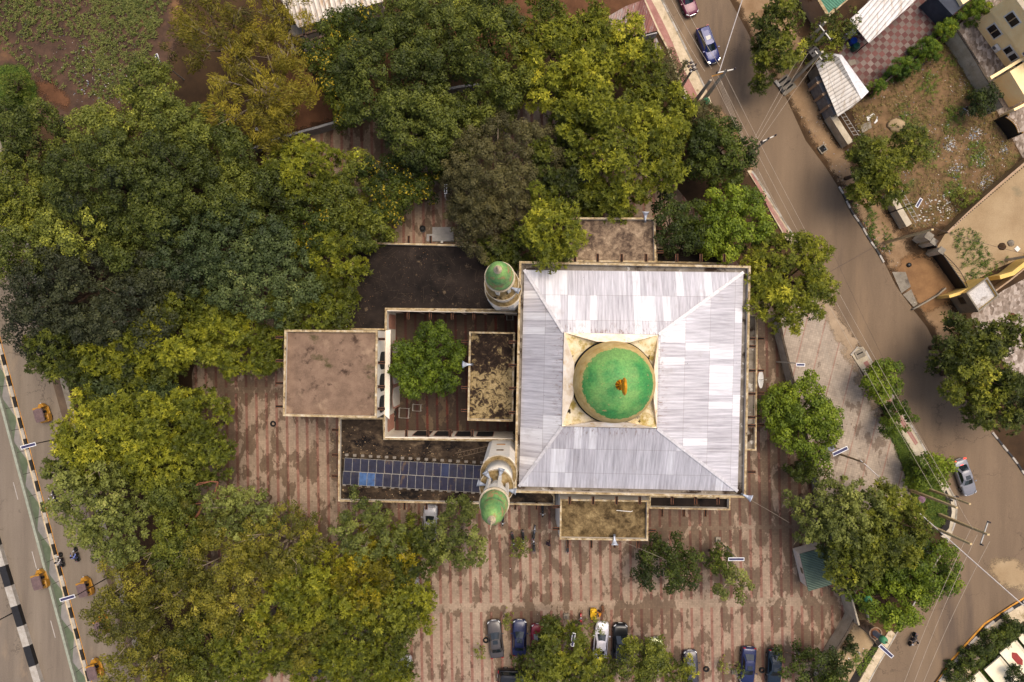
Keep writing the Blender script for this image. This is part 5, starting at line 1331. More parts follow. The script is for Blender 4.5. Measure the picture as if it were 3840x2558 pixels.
# ------------------------------------------------------------------ vehicles
GLASS = NT('car_glass', .06, 0, .8); GLASS = GLASS.color('#1b2224')
TYRE = plain('tyre_rubber', '#1a1918', .9); RIMM = plain('alloy_rim', '#8c8c8c', .35, .7)
LAMPM = plain('headlamp_glass', '#c9ccce', .15); TAIL = plain('tail_lamp', '#8e1414', .25); CHROME = plain('chrome', '#b9b9b9', .2, .8); PLATE = plain('number_plate', '#cdcac2', .6)
BLK = plain('black_plastic', '#161616', .5)
def emis(name, col, e):
    t = NT(name, .4); t.color(col); t.b.inputs['Emission Color'].default_value = lin(col); t.b.inputs['Emission Strength'].default_value = e; return t.m
HEADON = emis('lit_headlamp', '#fff0d0', 3.0); TAILON = emis('lit_tail_lamp', '#ff2a18', 2.5)
def paint(name, col): return plain(name, col, .35, .15, .4, var=.05, coat=.35)
def wheel(parent, x, y, r=.32, w=.22):
    t = MB(); rot = Matrix.Rotation(R(90), 3, 'Y')
    t.lathe([(r * .62, -w / 2), (r * .95, -w / 2), (r, -w / 2 + .03), (r, w / 2 - .03), (r * .95, w / 2), (r * .62, w / 2)], n=24, rot=rot)
    o = t.build('wheel', TYRE, parent, smooth=False); o.location = (x, y, r)
    m = MB(); s_ = 1 if x > 0 else -1
    m.lathe([(.02, s_ * (w / 2 + .012)), (r * .6, s_ * (w / 2 + .004)), (r * .62, s_ * (w / 2 - .05))][::1], n=18, rot=rot, cap=False)
    m.build('rim', RIMM, o)
def car(px, py, ang, col, label, L=4.6, W=1.78, Hh=1.45, kind='sedan', lights=False, sunroof=False, rack=False, group='cars parked on the striped paving', z=0.0):
    """front points along local +Y; ang = heading clockwise from straight up in the frame"""
    p = P(px, py, .8); p.z = z
    e = empty('parked_car' if 'parked' in group else 'car', label, 'car', p, -R(ang), group)
    pm = paint('car_paint_' + col.lstrip('#'), col)
    hl, hw = L / 2, W / 2
    tall = Hh > 1.6
    belt = .95 if not tall else 1.1
    hood = .86 if not tall else 1.02
    deck = {'sedan': .98, 'hatch': .98, 'suv': 1.08, 'pickup': 1.0}[kind]
    st = []      # y, half width, top z, bottom z
    for f, wf, zt, zb in ((-1, .60, .62, .42), (-.985, .80, .80, .34), (-.95, .90, deck - .06, .26), (-.86, .965, deck, .22), (-.6, 1, belt, .2), (-.3, 1, belt, .2), (0, 1, belt, .2), (.28, 1, belt - .01, .2),
                          (.45, .985, belt - .03, .2), (.6, .97, hood + .03, .2), (.8, .94, hood - .04, .22), (.93, .86, hood - .14, .28), (.98, .74, .64, .34), (1, .56, .55, .42)):
        st.append((f * hl, wf * hw, zt, zb))
    loops = []
    for y, w_, zt, zb in st:
        zm = (zt + zb) / 2
        loops.append([(w_ * .9, y, zb), (w_, y, zb + (zm - zb) * .5), (w_ * 1.0, y, zm + .08), (w_ * .975, y, zt - .10), (w_ * .91, y, zt - .025), (w_ * .78, y, zt), (w_ * .3, y, zt + .022),
                      (-w_ * .3, y, zt + .022), (-w_ * .78, y, zt), (-w_ * .91, y, zt - .025), (-w_ * .975, y, zt - .10), (-w_, y, zm + .08), (-w_, y, zb + (zm - zb) * .5), (-w_ * .9, y, zb)])
    b = MB(); b.loft(loops); b.build('body', pm, e, smooth=True)
    # cabin
    if kind == 'sedan': yb0, yb1, yt0, yt1 = -.70, .40, -.40, .08
    elif kind == 'hatch': yb0, yb1, yt0, yt1 = -.90, .44, -.70, .06
    elif kind == 'pickup': yb0, yb1, yt0, yt1 = -.30, .44, -.22, .14
    else: yb0, yb1, yt0, yt1 = -.93, .42, -.82, .10
    wb, wt = hw * .87, hw * .66; zr = Hh - .04; zb = belt - .03
    yb0, yb1, yt0, yt1 = [v * hl for v in (yb0, yb1, yt0, yt1)]
    def ring(k):       # k 0 belt .. 1 roof
        y0 = yb0 + (yt0 - yb0) * k; y1 = yb1 + (yt1 - yb1) * k; w_ = wb + (wt - wb) * k; z_ = zb + (zr - zb) * k
        q = .12 * (1 - .3 * k)
        return [(w_, y1 - q * 2, z_), (w_ * .72, y1, z_), (0, y1 + .05, z_), (-w_ * .72, y1, z_), (-w_, y1 - q * 2, z_), (-w_, y0 + q * 2, z_), (-w_ * .72, y0, z_), (0, y0 - .03, z_), (w_ * .72, y0, z_), (w_, y0 + q * 2, z_)]
    cb = MB(); lo = [ring(0), ring(.5), ring(.9)]
    top = [(x * .97, y * .98 + (yt0 + yt1) * .01, z_ + .01) for x, y, z_ in ring(1)]; lo.append(top)
    cb.loft(lo)
    cen = [(x * .5, (y - (yt0 + yt1) / 2) * .6 + (yt0 + yt1) / 2, Hh) for x, y, z_ in top]
    cb.loft([top, cen]); cb.build('roof', pm, e, smooth=False)
    def lerp3(a, b_, k): return tuple(a[i] + (b_[i] - a[i]) * k for i in range(3))
    def glassp(name, i0, i1, k0, k1, push):
        A, B = ring(k0), ring(k1); n_ = len(A); ids = [(i0 + j) % n_ for j in range((i1 - i0) % n_ + 1)]
        m = MB(); pts = [Vector(A[i]) for i in ids] + [Vector(B[i]) for i in ids[::-1]]
        pts = [q + Vector(push) for q in pts]; h_ = len(ids)
        for j in range(h_ - 1): m.face([pts[j], pts[j + 1], pts[2 * h_ - 2 - j], pts[2 * h_ - 1 - j]])
        m.build(name, GLASS, e)
    glassp('windshield', 1, 3, .08, .95, (0, .012, .012)); glassp('rear_window', 6, 8, .12, .92, (0, -.012, .012))
    for s_, i0 in ((-1, 4), (1, 9)): glassp('side_window', i0, i0 + 1, .12, .88, (s_ * .012, 0, .006))
    if sunroof:
        m = MB(); m.box((0, (yt0 + yt1) / 2 + .28, Hh + .006), (wt * 1.05, .5, .012)); m.build('sunroof', GLASS, e)
    if rack:
        for s_ in (-1, 1):
            m = MB(); m.tube((s_ * wt * .92, yt0 * .9, Hh + .03), (s_ * wt * .92, yt1 * .8, Hh + .03), .022); m.build('roof_rail', CHROME, e)
    if kind == 'pickup':
        m = MB(); m.box((0, -.66 * hl, belt + .035), (hw * 1.55, hl * .62, .05)); m.build('bed_cover', BLK, e)
    for s_ in (-1, 1):
        for y in (.61 * hl, -.6 * hl): wheel(e, s_ * (hw - .1), y)
        m = MB(); m.loft([[(s_ * hw * a_, hl * y_, z_) for a_, y_, z_ in q] for q in (((.62, .94, hood - .2), (.62, .972, hood - .2), (.62, .972, hood - .08), (.62, .93, hood - .06)), ((.90, .86, hood - .18), (.92, .885, hood - .18), (.90, .885, hood - .05), (.88, .85, hood - .03)))])
        m.build('headlight', HEADON if lights == 'head' else LAMPM, e)
        m = MB(); m.box((s_ * hw * .74, -hl * .962, deck - .12), (hw * .34, .09, .16)); m.build('taillight', TAILON if lights == 'tail' else TAIL, e)
        m = MB(); m.box((s_ * (hw + .09), yb1 - .22, belt + .06), (.2, .12, .13)); m.build('mirror', pm, e)
    if lights == 'tail':
        m = MB(); m.box((0, yb0 - .02, belt + .03), (.32, .05, .05)); m.build('brake_light', TAILON, e)
    m = MB(); m.box((0, hl * 1.0, .56), (.52, .03, .13)); m.build('number_plate', PLATE, e)
    m = MB(); m.box((0, -hl * 1.0, .6), (.52, .03, .13)); m.build('number_plate', PLATE, e)
    m = MB(); m.box((0, hl * .985, .66), (hw * .9, .05, .09)); m.build('grille', CHROME if not tall else BLK, e)
    return e
car(1858, 2398, -6, '#45403e', 'grey sedan with a sunroof, leftmost in the parking row', sunroof=True, L=4.7)
car(1948, 2393, 1, '#141b40', 'navy blue sedan parked second from left, beside the grey one', sunroof=True, L=4.45)
car(2016, 2402, 2, '#7c1426', 'maroon red car half hidden under the tufted tree', kind='hatch', L=4.0)
car(2254, 2403, 5, '#d2ced4', 'white sedan between the tree and the black pickup', L=4.6)
car(2325, 2412, 2, '#131416', 'black high-roofed wagon parked beside the white sedan', Hh=1.8, kind='suv', L=4.9, W=1.88, rack=True)
car(2466, 2455, -8, '#b4b884', 'lime-cream small car half under the light green tree', kind='hatch', L=4.2)
car(2592, 2508, -3, '#35323c', 'dark charcoal hatchback with pale windshield, half under the dark tree', kind='hatch', L=4.5)
car(2806, 2500, 184, '#192148', 'blue sedan facing down at the bottom, with sunroof', sunroof=True, L=4.8)
car(2905, 2505, 182, '#12202c', 'dark teal-black car at the bottom right of the parking, beside the tree', sunroof=True, L=4.6)
car(1611, 1960, 4, '#b4b2b6', 'silver-white car parked alone below the solar terrace', L=4.4)
car(1478, 2494, 80, '#a9a7a4', 'silver car at the left edge of the parking, nose out of the foliage', L=4.5)
car(1205, 2508, 88, '#2c343c', 'dark car nearly hidden in the lower left foliage near the lamp', L=4.6, group='cars parked on the striped paving')
car(1938, 2540, 92, '#15161a', 'black car lying crosswise at the bottom edge under the tree', L=4.8, kind='suv', Hh=1.7)
car(1545, 2198, -10, '#bdbab8', 'white car peeping out at the right edge of the golden-yellow tree', L=4.3, kind='hatch')
car(2574, -10, 158, '#5a1432', 'maroon car driving at the top edge of the street', group='cars moving on the right-hand street')
car(2656, 168, 160, '#18225c', 'blue station wagon with lit headlights driving down the street', lights='head', kind='suv', Hh=1.62, sunroof=True, rack=True, group='cars moving on the right-hand street', L=4.7)
car(3620, 1790, 161, '#7b7a7e', 'silver sedan braking with red tail lamps at the street bend', lights='tail', sunroof=True, group='cars moving on the right-hand street', L=4.7)
car(3262, 60, 40, '#2c2c30', 'dark car under the white carport with one wheel showing', group='cars parked under cover')

# ------------------------------------------------------------------ people
SKIN = plain('dark_skin', '#4a2f20', .6); HAIRM = plain('black_hair', '#0f0d0c', .9)
def cloth(name, c): return plain(name, c, .9, var=.15)
def skin_mesh(name, pts, edges, rad, mat, parent, sub=1):
    me = bpy.data.meshes.new(name); me.from_pydata([Vector(p) for p in pts], edges, []); me.update()
    o = bpy.data.objects.new(name, me); C.objects.link(o); o.parent = parent
    md = o.modifiers.new('skin', 'SKIN'); sv = me.skin_vertices[0].data if me.skin_vertices else None
    if sv is None:
        bm = bmesh.new(); bm.from_mesh(me); bm.verts.layers.skin.verify(); bm.to_mesh(me); bm.free(); sv = me.skin_vertices[0].data
    for i, r_ in enumerate(rad): sv[i].radius = (r_, r_); sv[i].use_root = (i == 0)
    md.use_smooth_shade = True
    if sub: s_ = o.modifiers.new('sub', 'SUBSURF'); s_.levels = sub; s_.render_levels = sub
    me.materials.append(mat)
    return o
def person(loc, rz, label, shirt, trousers, pose='walk', group=None, cap=None):
    """faces local +Y"""
    e = empty('person', label, 'person', loc, rz, group)
    if pose == 'ride':
        hip, chest, neck, head = (0, -.25, .84), (0, -.12, 1.18), (0, -.05, 1.38), (0, -.02, 1.52)
        J = dict(kl=(.2, .12, .78), kr=(-.2, .12, .78), fl=(.18, .02, .36), fr=(-.18, .02, .36), tl=(.18, .2, .32), tr=(-.18, .2, .32),
                 el=(.3, .08, 1.08), er=(-.3, .08, 1.08), hl=(.3, .36, 1.05), hr=(-.3, .36, 1.05))
    elif pose == 'bend':
        hip, chest, neck, head = (0, -.1, .92), (0, .12, 1.3), (0, .2, 1.46), (0, .28, 1.6)
        J = dict(kl=(.11, .02, .5), kr=(-.11, -.05, .5), fl=(.12, -.02, .08), fr=(-.12, -.14, .08), tl=(.14, .18, .04), tr=(-.14, .06, .04),
                 el=(.26, .26, 1.14), er=(-.26, .24, 1.14), hl=(.2, .5, 1.08), hr=(-.2, .5, 1.08))
    else:
        hip, chest, neck, head = (0, 0, .94), (0, .03, 1.3), (0, .05, 1.5), (0, .08, 1.64)
        J = dict(kl=(.1, .2, .52), kr=(-.1, -.06, .5), fl=(.1, .26, .09), fr=(-.1, -.36, .16), tl=(.11, .46, .05), tr=(-.11, -.2, .05),
                 el=(.27, -.14, 1.14), er=(-.27, .18, 1.16), hl=(.26, -.02, .9), hr=(-.24, .38, 1.0))
    sh = .19
    pts = [hip, chest, neck, head, (head[0], head[1] + .02, head[2] + .12), (sh, chest[1], chest[2] + .12), (-sh, chest[1], chest[2] + .12),
           J['el'], J['er'], J['hl'], J['hr'], (.1, hip[1], hip[2] - .06), (-.1, hip[1], hip[2] - .06), J['kl'], J['kr'], J['fl'], J['fr'], J['tl'], J['tr']]
    rad = [.14, .15, .058, .095, .075, .065, .065, .045, .045, .032, .032, .1, .1, .066, .066, .045, .045, .035, .035]
    ed = [(0, 1), (1, 2), (2, 3), (3, 4), (1, 5), (1, 6), (5, 7), (6, 8), (7, 9), (8, 10), (0, 11), (0, 12), (11, 13), (12, 14), (13, 15), (14, 16), (15, 17), (16, 18)]
    for side, h in ((1, 9), (-1, 10)):            # palm, five fingers
        hp = Vector(pts[h]); el = Vector(pts[h - 2]); f = (hp - el).normalized(); sd = f.cross(Vector((0, 0, 1))).normalized()
        for q, (o_, l_) in enumerate(((-.032, .075), (-.011, .085), (.011, .08), (.032, .065), (side * -.045, .05))):
            i = len(pts); pts.append(tuple(hp + f * .05 + sd * o_)); pts.append(tuple(hp + f * (.05 + l_ * .6) + sd * o_ * 1.2 - Vector((0, 0, .01)))); pts.append(tuple(hp + f * (.05 + l_) + sd * o_ * 1.2 - Vector((0, 0, .035))))
            rad += [.012, .0095, .008]; ed += [(h, i), (i, i + 1), (i + 1, i + 2)]
    skin_mesh('body', pts, ed, rad, SKIN, e, 1)
    c_ = [pts[0], pts[1], tuple(Vector(pts[1]) + (Vector(pts[2]) - Vector(pts[1])) * .45), pts[5], pts[6], pts[7], pts[8], tuple(Vector(pts[7]).lerp(Vector(pts[9]), .6)), tuple(Vector(pts[8]).lerp(Vector(pts[10]), .6)), (hip[0], hip[1], hip[2] - .14)]
    skin_mesh('shirt', c_, [(0, 1), (1, 2), (1, 3), (1, 4), (3, 5), (4, 6), (5, 7), (6, 8), (0, 9)], [.165, .18, .1, .09, .09, .066, .066, .055, .055, .17], shirt, e, 1)
    skin_mesh('trousers', [hip, pts[11], pts[12], pts[13], pts[14], tuple(Vector(pts[15]) + Vector((0, 0, .06))), tuple(Vector(pts[16]) + Vector((0, 0, .06)))], [(0, 1), (0, 2), (1, 3), (2, 4), (3, 5), (4, 6)],
              [.15, .118, .118, .088, .088, .068, .068], trousers, e, 1)
    hd = Vector(head)
    m = MB(); m.lathe([(.102, .0), (.108, .05), (.1, .12), (.07, .165), (.02, .185)], hd + Vector((0, -.012, .02)), n=18); m.build('cap' if cap else 'hair', cap or HAIRM, e, smooth=True)
    m = MB()
    m.lathe([(.004, .0), (.02, .008), (.02, .03), (.008, .05)], hd + Vector((0, .095, .0)), n=8)     # nose
    m.build('nose', SKIN, e, smooth=True)
    for s_ in (-1, 1):
        m = MB(); m.lathe([(.004, -.012), (.012, -.006), (.012, .006), (.004, .012)], hd + Vector((s_ * .036, .088, .045)), n=8); m.build('eye', PLATE, e)
        m = MB(); m.lathe([(.006, -.03), (.02, -.01), (.02, .02), (.006, .035)], hd + Vector((s_ * .1, -.005, .03)), n=8); m.build('ear', SKIN, e)
    m = MB(); m.box(hd + Vector((0, .092, -.035)), (.05, .012, .012)); m.build('mouth', plain('lips', '#5c2c24', .6), e)
    return e
person(P(2055, 2032, 0), R(-18), 'person in a dark purple shirt walking up across the paving below the bottom porch', cloth('purple_shirt', '#3c2a3a'), cloth('black_trousers', '#1d1a1e'))
vend = P(2246, 2290, 0)
person(vend, R(90), 'person in an orange shirt leaning over the yellow cart', cloth('orange_shirt', '#c8801e'), cloth('dark_trousers', '#2b2018'), 'bend')

# ------------------------------------------------------------------ motorcycles, cart, three-wheelers
def motorbike(px, py, ang, label, body='#15161a', seat='#161618', group='motorcycles parked by the mosque'):
    p = P(px, py, .5); p.z = 0
    e = empty('motorcycle', label, 'motorcycle', p, -R(ang), group)
    bm_ = plain('bike_paint', body, .3, .2, coat=.5); st = plain('bike_seat', seat, .6)
    rot = Matrix.Rotation(R(90), 3, 'Y')
    for y in (.64, -.62):
        t = MB(); t.lathe([(.22, -.05), (.29, -.05), (.305, 0), (.29, .05), (.22, .05)], n=20, rot=rot); o = t.build('wheel', TYRE, e); o.location = (0, y, .305)
        t = MB(); t.lathe([(.02, -.05), (.02, .05)], n=8, rot=rot); 
        for k in range(5): t.tube((0, 0, 0), (0, .22 * math.cos(1.257 * k), .22 * math.sin(1.257 * k)), .012, n=5)
        t.build('rim', RIMM, o)
        t = MB()
        for k in range(7):
            a, b2 = R(25 + 20 * k), R(45 + 20 * k)
            t.box((0, y + .34 * math.cos(a), .305 + .34 * math.sin(a)), (.13, .13, .02), rot=Matrix.Rotation(a - R(90), 3, 'X'))
        t.build('mudguard', bm_, e)
    t = MB(); t.loft([[(w_ * math.cos(R(q)), y, z_ + h_ * math.sin(R(q))) for q in range(0, 360, 30)] for y, w_, h_, z_ in ((.36, .04, .05, .78), (.28, .13, .1, .78), (.1, .15, .12, .8), (-.06, .1, .08, .76))]); t.build('fuel_tank', bm_, e, smooth=True)
    t = MB(); t.loft([[(w_ * math.cos(R(q)), y, z_ + .05 * math.sin(R(q))) for q in range(0, 360, 30)] for y, w_, z_ in ((-.02, .1, .78), (-.2, .15, .78), (-.5, .14, .82), (-.72, .09, .84))]); t.build('seat', st, e, smooth=True)
    t = MB(); t.path([(-.36, .3, 1.0), (-.2, .42, 1.02), (0, .46, .98), (.2, .42, 1.02), (.36, .3, 1.0)], .016); t.build('handlebar', CHROME, e)
    t = MB(); t.tube((-.07, .46, .95), (-.07, .64, .3), .02); t.tube((.07, .46, .95), (.07, .64, .3), .02); t.build('fork', CHROME, e)
    t = MB(); t.box((0, .02, .42), (.26, .36, .3)); t.tube((0, .2, .5), (0, .4, .85), .03); t.tube((0, -.1, .4), (0, -.6, .32), .03); t.tube((.13, -.05, .3), (.16, -.8, .36), .035); t.build('engine', BLK, e)
    t = MB(); t.lathe([(.02, 0), (.09, .02), (.09, .09), (.03, .12)], (0, .5, .86), n=14, rot=Matrix.Rotation(R(-90), 3, 'X')); t.build('headlamp', LAMPM, e)
    t = MB(); t.box((0, -.8, .74), (.1, .06, .08)); t.build('tail_lamp', TAIL, e)
    t = MB(); t.path([(-.12, -.6, .82), (-.12, -.9, .84), (.12, -.9, .84), (.12, -.6, .82)], .014); t.build('carrier', CHROME, e)
    return e
motorbike(1886, 1945, 182, 'black motorcycle beside the lower minaret dome')
motorbike(2035, 1912, 180, 'black and white motorcycle under the dark canopy left of the bottom porch')
motorbike(1924, 2022, 172, 'black motorcycle left of the small spiky shrub')
motorbike(1962, 2014, 178, 'black motorcycle half hidden behind the small spiky shrub')
motorbike(2002, 2044, -2, 'black motorcycle directly right of the small spiky shrub')
motorbike(2003, 1998, 8, 'motorcycle with a white rear box above the one by the shrub', '#4a4c54')
motorbike(2129, 2047, 2, 'black motorcycle parked at the parapet below the bottom porch')
motorbike(2177, 2330, 2, 'red motorcycle standing alone in the parking', '#a01420')
GM = 'motorcycles with riders on the roads'
def rider_bike(px, py, ang, label, plabel, shirt, z=0.0):
    b = motorbike(px, py, ang, label, group=GM); b.location.z = z
    person(Vector((b.location.x, b.location.y, z)), -R(ang), plabel, cloth('rider_shirt', shirt), cloth('rider_trousers', '#2c2a30'), 'ride', 'riders on motorcycles')
rider_bike(3423, 2398, 205, 'grey motorcycle riding down the street at the lower right', 'person riding the motorcycle on the lower right street', '#6a625c')
rider_bike(229, 2100, -14, 'motorcycle at the highway kerb ridden by a person in white', 'person in white riding along the highway kerb', '#c9c2be')
rider_bike(205, 1868, -14, 'motorcycle half hidden by leaves beside the highway', 'person in pale clothes half hidden by leaves beside the highway', '#cfc9c8')
rider_bike(286, 2080, -14, 'motorcycle under the foliage beside the highway, rider in blue', 'person in a light blue shirt under the foliage beside the highway', '#6f7fc0')
yc = empty('vending_cart', 'bright yellow hand cart with a round lid on the paving', 'cart', P(2223, 2293, 0), 0)
YC = plain('yellow_cart_paint', '#d2a60c', .45, var=.1)
m = MB(); m.box((0, 0, .62), (.72, 1.25, .5)); m.build('box', YC, yc)
m = MB()
for s_ in (-1, 1): m.box((s_ * .36, 0, .9), (.05, 1.3, .06)); m.box((0, s_ * .63, .9), (.77, .05, .06))
for k in range(5): m.box((0, -.4 + .2 * k, .885), (.6, .02, .03))
m.build('rim', YC, yc)
m = MB(); m.lathe([(.2, .87), (.21, 1.1), (.19, 1.14), (.05, 1.2), (.02, 1.2)], (-.1, .38, 0), n=24); m.build('lid', YC, yc, smooth=False)
for s_ in (-1, 1):
    m = MB(); m.lathe([(.16, -.04), (.25, -.04), (.25, .04), (.16, .04)], n=18, rot=Matrix.Rotation(R(90), 3, 'Y')); o = m.build('wheel', TYRE, yc); o.location = (s_ * .42, -.1, .25)
m = MB(); m.path([(-.3, .6, .8), (-.3, .95, .95), (.3, .95, .95), (.3, .6, .8)], .02); m.build('handle', CHROME, yc)
hc = empty('wooden_board', 'brown wooden board leaning beside the yellow cart', 'board', P(2259, 2278, 0), R(12))
m = MB(); m.box((0, 0, .5), (.28, .95, .06), rot=Matrix.Rotation(R(18), 3, 'X')); m.box((0, -.3, .2), (.06, .06, .4)); m.box((0, .3, .28), (.06, .06, .56)); m.build('plank', plain('brown_board', '#6b452c', .85), hc)

KY = plain('orange_yellow_paint', '#a8761a', .4, .05, coat=.4, var=.1); KC = plain('mauve_canvas', '#66524f', .85, var=.15); KG = plain('dark_cabin', '#17161a', .8)
def keke(px, py, ang, label, z=0.0):
    p = P(px, py, z + .9); p.z = z
    e = empty('auto_rickshaw', label, 'auto rickshaw', p, -R(ang), 'yellow three-wheelers on the highway')
    e.scale = (.9, .9, .95)
    b = MB()          # floor pan, nose and rear tub in one shell
    def lp(y, w_, zb, zt): return [(w_, y, zb), (w_, y, zt - .08), (w_ * .85, y, zt), (-w_ * .85, y, zt), (-w_, y, zt - .08), (-w_, y, zb)]
    b.loft([lp(1.32, .12, .5, .72), lp(1.22, .26, .38, .92), lp(.98, .38, .3, 1.0), lp(.72, .56, .28, 1.0)]); 
    b.loft([lp(.74, .6, .26, .42), lp(-.3, .66, .26, .44)])
    b.loft([lp(-.3, .66, .26, .95), lp(-.9, .68, .26, 1.0), lp(-1.3, .62, .3, .96), lp(-1.38, .5, .4, .85)])
    b.build('body', KY, e)
    t = MB(); t.loft([[(w_, y, z_ - .12), (w_ * .92, y, z_), (0, y, z_ + .06), (-w_ * .92, y, z_), (-w_, y, z_ - .12)] for y, w_, z_ in ((.66, .58, 1.68), (.4, .64, 1.74), (-.6, .66, 1.74), (-1.2, .62, 1.68))]); t.build('roof', KC, e, smooth=False)
    t = MB(); t.box((0, .7, 1.66), (1.2, .22, .12)); t.build('roof_front', KY, e)
    t = MB()
    for x, y in ((.54, .7), (-.54, .7), (.6, -.4), (-.6, -.4), (.56, -1.15), (-.56, -1.15)): t.tube((x, y, .9), (x, y, 1.66), .025)
    t.path([(.54, .7, 1.62), (-.54, .7, 1.62), (-.6, -.4, 1.62), (-.56, -1.15, 1.62), (.56, -1.15, 1.62), (.6, -.4, 1.62), (.54, .7, 1.62)], .025); t.build('frame', KG, e)
    t = MB(); t.face([(-.5, .73, 1.0), (.5, .73, 1.0), (.5, .68, 1.6), (-.5, .68, 1.6)]); t.build('windshield', GLASS, e)
    t = MB(); t.box((0, .1, .62), (.6, .3, .3)); t.build('driver_seat', KG, e)
    t = MB(); t.box((0, -.6, .72), (1.1, .45, .3)); t.box((0, -.88, 1.12), (1.1, .12, .6)); t.build('passenger_seat', KG, e)
    for x, y in ((0, 1.02), (.56, -.75), (-.56, -.75)):
        w_ = MB(); w_.lathe([(.12, -.07), (.21, -.07), (.225, 0), (.21, .07), (.12, .07)], n=18, rot=Matrix.Rotation(R(90), 3, 'Y')); o = w_.build('wheel', TYRE, e); o.location = (x, y, .225)
    t = MB(); t.lathe([(.02, 0), (.1, .02), (.1, .08), (.04, .1)], (0, 1.28, .78), n=14, rot=Matrix.Rotation(R(-90), 3, 'X')); t.build('headlamp', LAMPM, e)
    t = MB()
    for s_ in (-1, 1): t.box((s_ * .64, .72, 1.15), (.14, .03, .12))
    t.build('mirror', KG, e)
    for s_ in (-1, 1): t = MB(); t.box((s_ * .5, -1.36, .72), (.16, .05, .1)); t.build('taillight', TAIL, e)
keke(158, 1548, -15, 'yellow three-wheeler with a mauve roof, uppermost on the highway')
keke(150, 2172, -15, 'yellow three-wheeler on the elevated road beside the triangle wall', DECK)
keke(318, 2200, -15, 'yellow three-wheeler passing under the arm of the highway lamp')
keke(382, 2342, -15, 'yellow three-wheeler half under the mustard foliage')
keke(355, 2508, -15, 'yellow three-wheeler lowest on the highway, at the bottom edge')

# ------------------------------------------------------------------ solar street lamps
LP = plain('galvanised_pole', '#8f8b84', .5, .4); DP = plain('dark_pole', '#2a2724', .6); WP = plain('white_pole_paint', '#b5b1aa', .6)
PVC = panel_mat('lamp_cells', '#2d2b44', '#3c3958', .15); PVF = plain('white_panel_frame', '#dddbd8', .5)
def lamp(px, py, ang, ln, wd, label, z=7.0, base=None, pole=LP, pad=False, bz=0.0):
    top = P(px, py, z); b = P(*base, bz) if base else Vector((top.x, top.y, bz)) 
    b.z = bz
    e = empty('solar_street_lamp', label, 'street lamp', b, 0, 'solar street lamps')
    t = top - b; foot = Vector((0, 0, t.z - .5))
    m = MB(); m.tube((0, 0, 0), (0, 0, 1.2), .085, .075, 10); m.tube((0, 0, 1.2), foot, .075, .045, 10); m.build('pole', pole, e)
    arm_end = Vector((t.x, t.y, t.z - .12))
    if (arm_end - foot).length > .3:
        m = MB(); m.tube(foot, arm_end, .04, .035, 8); m.build('arm', pole, e)
    a = -R(ang); L_, W_ = M2(ln, z), M2(wd, z)
    rot = Matrix.Rotation(a, 3, 'Z') @ Matrix.Rotation(R(6), 3, 'X')
    m = MB(); m.box((0, 0, 0), (L_, W_, .05), rot=rot); o = m.build('panel_frame', PVF, e); o.location = t
    q = rot @ Vector((0, 0, .031)); hx_, hy_ = L_ / 2 - .07, W_ / 2 - .07
    m = MB(); n_ = max(1, round(L_ / .35)); m.face([q + rot @ Vector(v) for v in ((-hx_, -hy_, 0), (hx_, -hy_, 0), (hx_, hy_, 0), (-hx_, hy_, 0))], [(0, 0), (n_ / 3, 0), (n_ / 3, .4), (0, .4)])
    m.build('solar_cells', PVC, o)
    m = MB(); m.box(arm_end + Vector((0, 0, -.12)), (.3, .16, .08)); m.build('lamp_head', LP, e)
    if pad:
        m = MB(); m.box((0, 0, .15), (.62, .62, .3)); m.build('base_block', CONC, e)
    return e
lamp(591, 220, 72, 37, 12, 'solar street lamp beside the crop field, narrow panel and slanting pole', base=(690, 300))
lamp(1671, 709, 90, 36, 11, 'solar street lamp on the paved lane among the trees', base=(1690, 780), pole=WP)
lamp(2571, 371, 86, 30, 10, 'solar street lamp beside the pavement near the leaning poles', base=(2520, 445))
lamp(3446, 761, -60, 38, 13, 'solar street lamp standing in the vacant lot by its wall', base=(3330, 800), pole=DP)
lamp(3002, 1368, 2, 33, 12, 'solar street lamp leaning over the boundary wall on the right', base=(2912, 1357), pole=WP)
lamp(3151, 1692, -25, 62, 15, 'solar street lamp over the forecourt, near the pole with bundled wires', base=(3060, 1655))
lamp(2761, 2097, 0, 60, 13, 'solar street lamp with wide white-framed panel over the open paving', base=(2691, 2022), z=7.5, pad=True)
lamp(2149, 2399, 98, 51, 13, 'solar street lamp above the tufted tree at the bottom of the parking', base=(2123, 2308), z=6.8, pad=True)
lamp(3323, 2442, 42, 66, 14, 'solar street lamp over the drain at the lower right street', base=(3225, 2350))
lamp(106, 1672, -15, 58, 14, 'large solar lamp over the highway kerb, upper one', base=(246, 1640), pole=DP, z=8)
lamp(253, 2243, -16, 58, 14, 'large solar lamp over the highway kerb, lower one', base=(436, 2148), pole=DP, z=8)
lamp(546, 2214, 6, 30, 11, 'small solar lamp among the lower left olive trees', base=(640, 2140), z=7)
lamp(1255, 2504, 82, 29, 11, 'small solar lamp at the bottom over the hidden dark car', base=(1300, 2415), pole=WP)
lamp(2826, 2622, 20, 50, 13, 'solar street lamp with its head out of frame beside the blue sedan', base=(2752, 2516), pole=WP, pad=True)
lamp(962, 484, 80, 10, 9, 'white lamp bracket reaching out between the feathery tree and the wall', base=(1035, 545), pole=WP)
lamp(-55, 2370, -20, 60, 14, 'lamp on the road barrier with its head beyond the left edge', base=(52, 2296), pole=DP, z=9, bz=DECK)

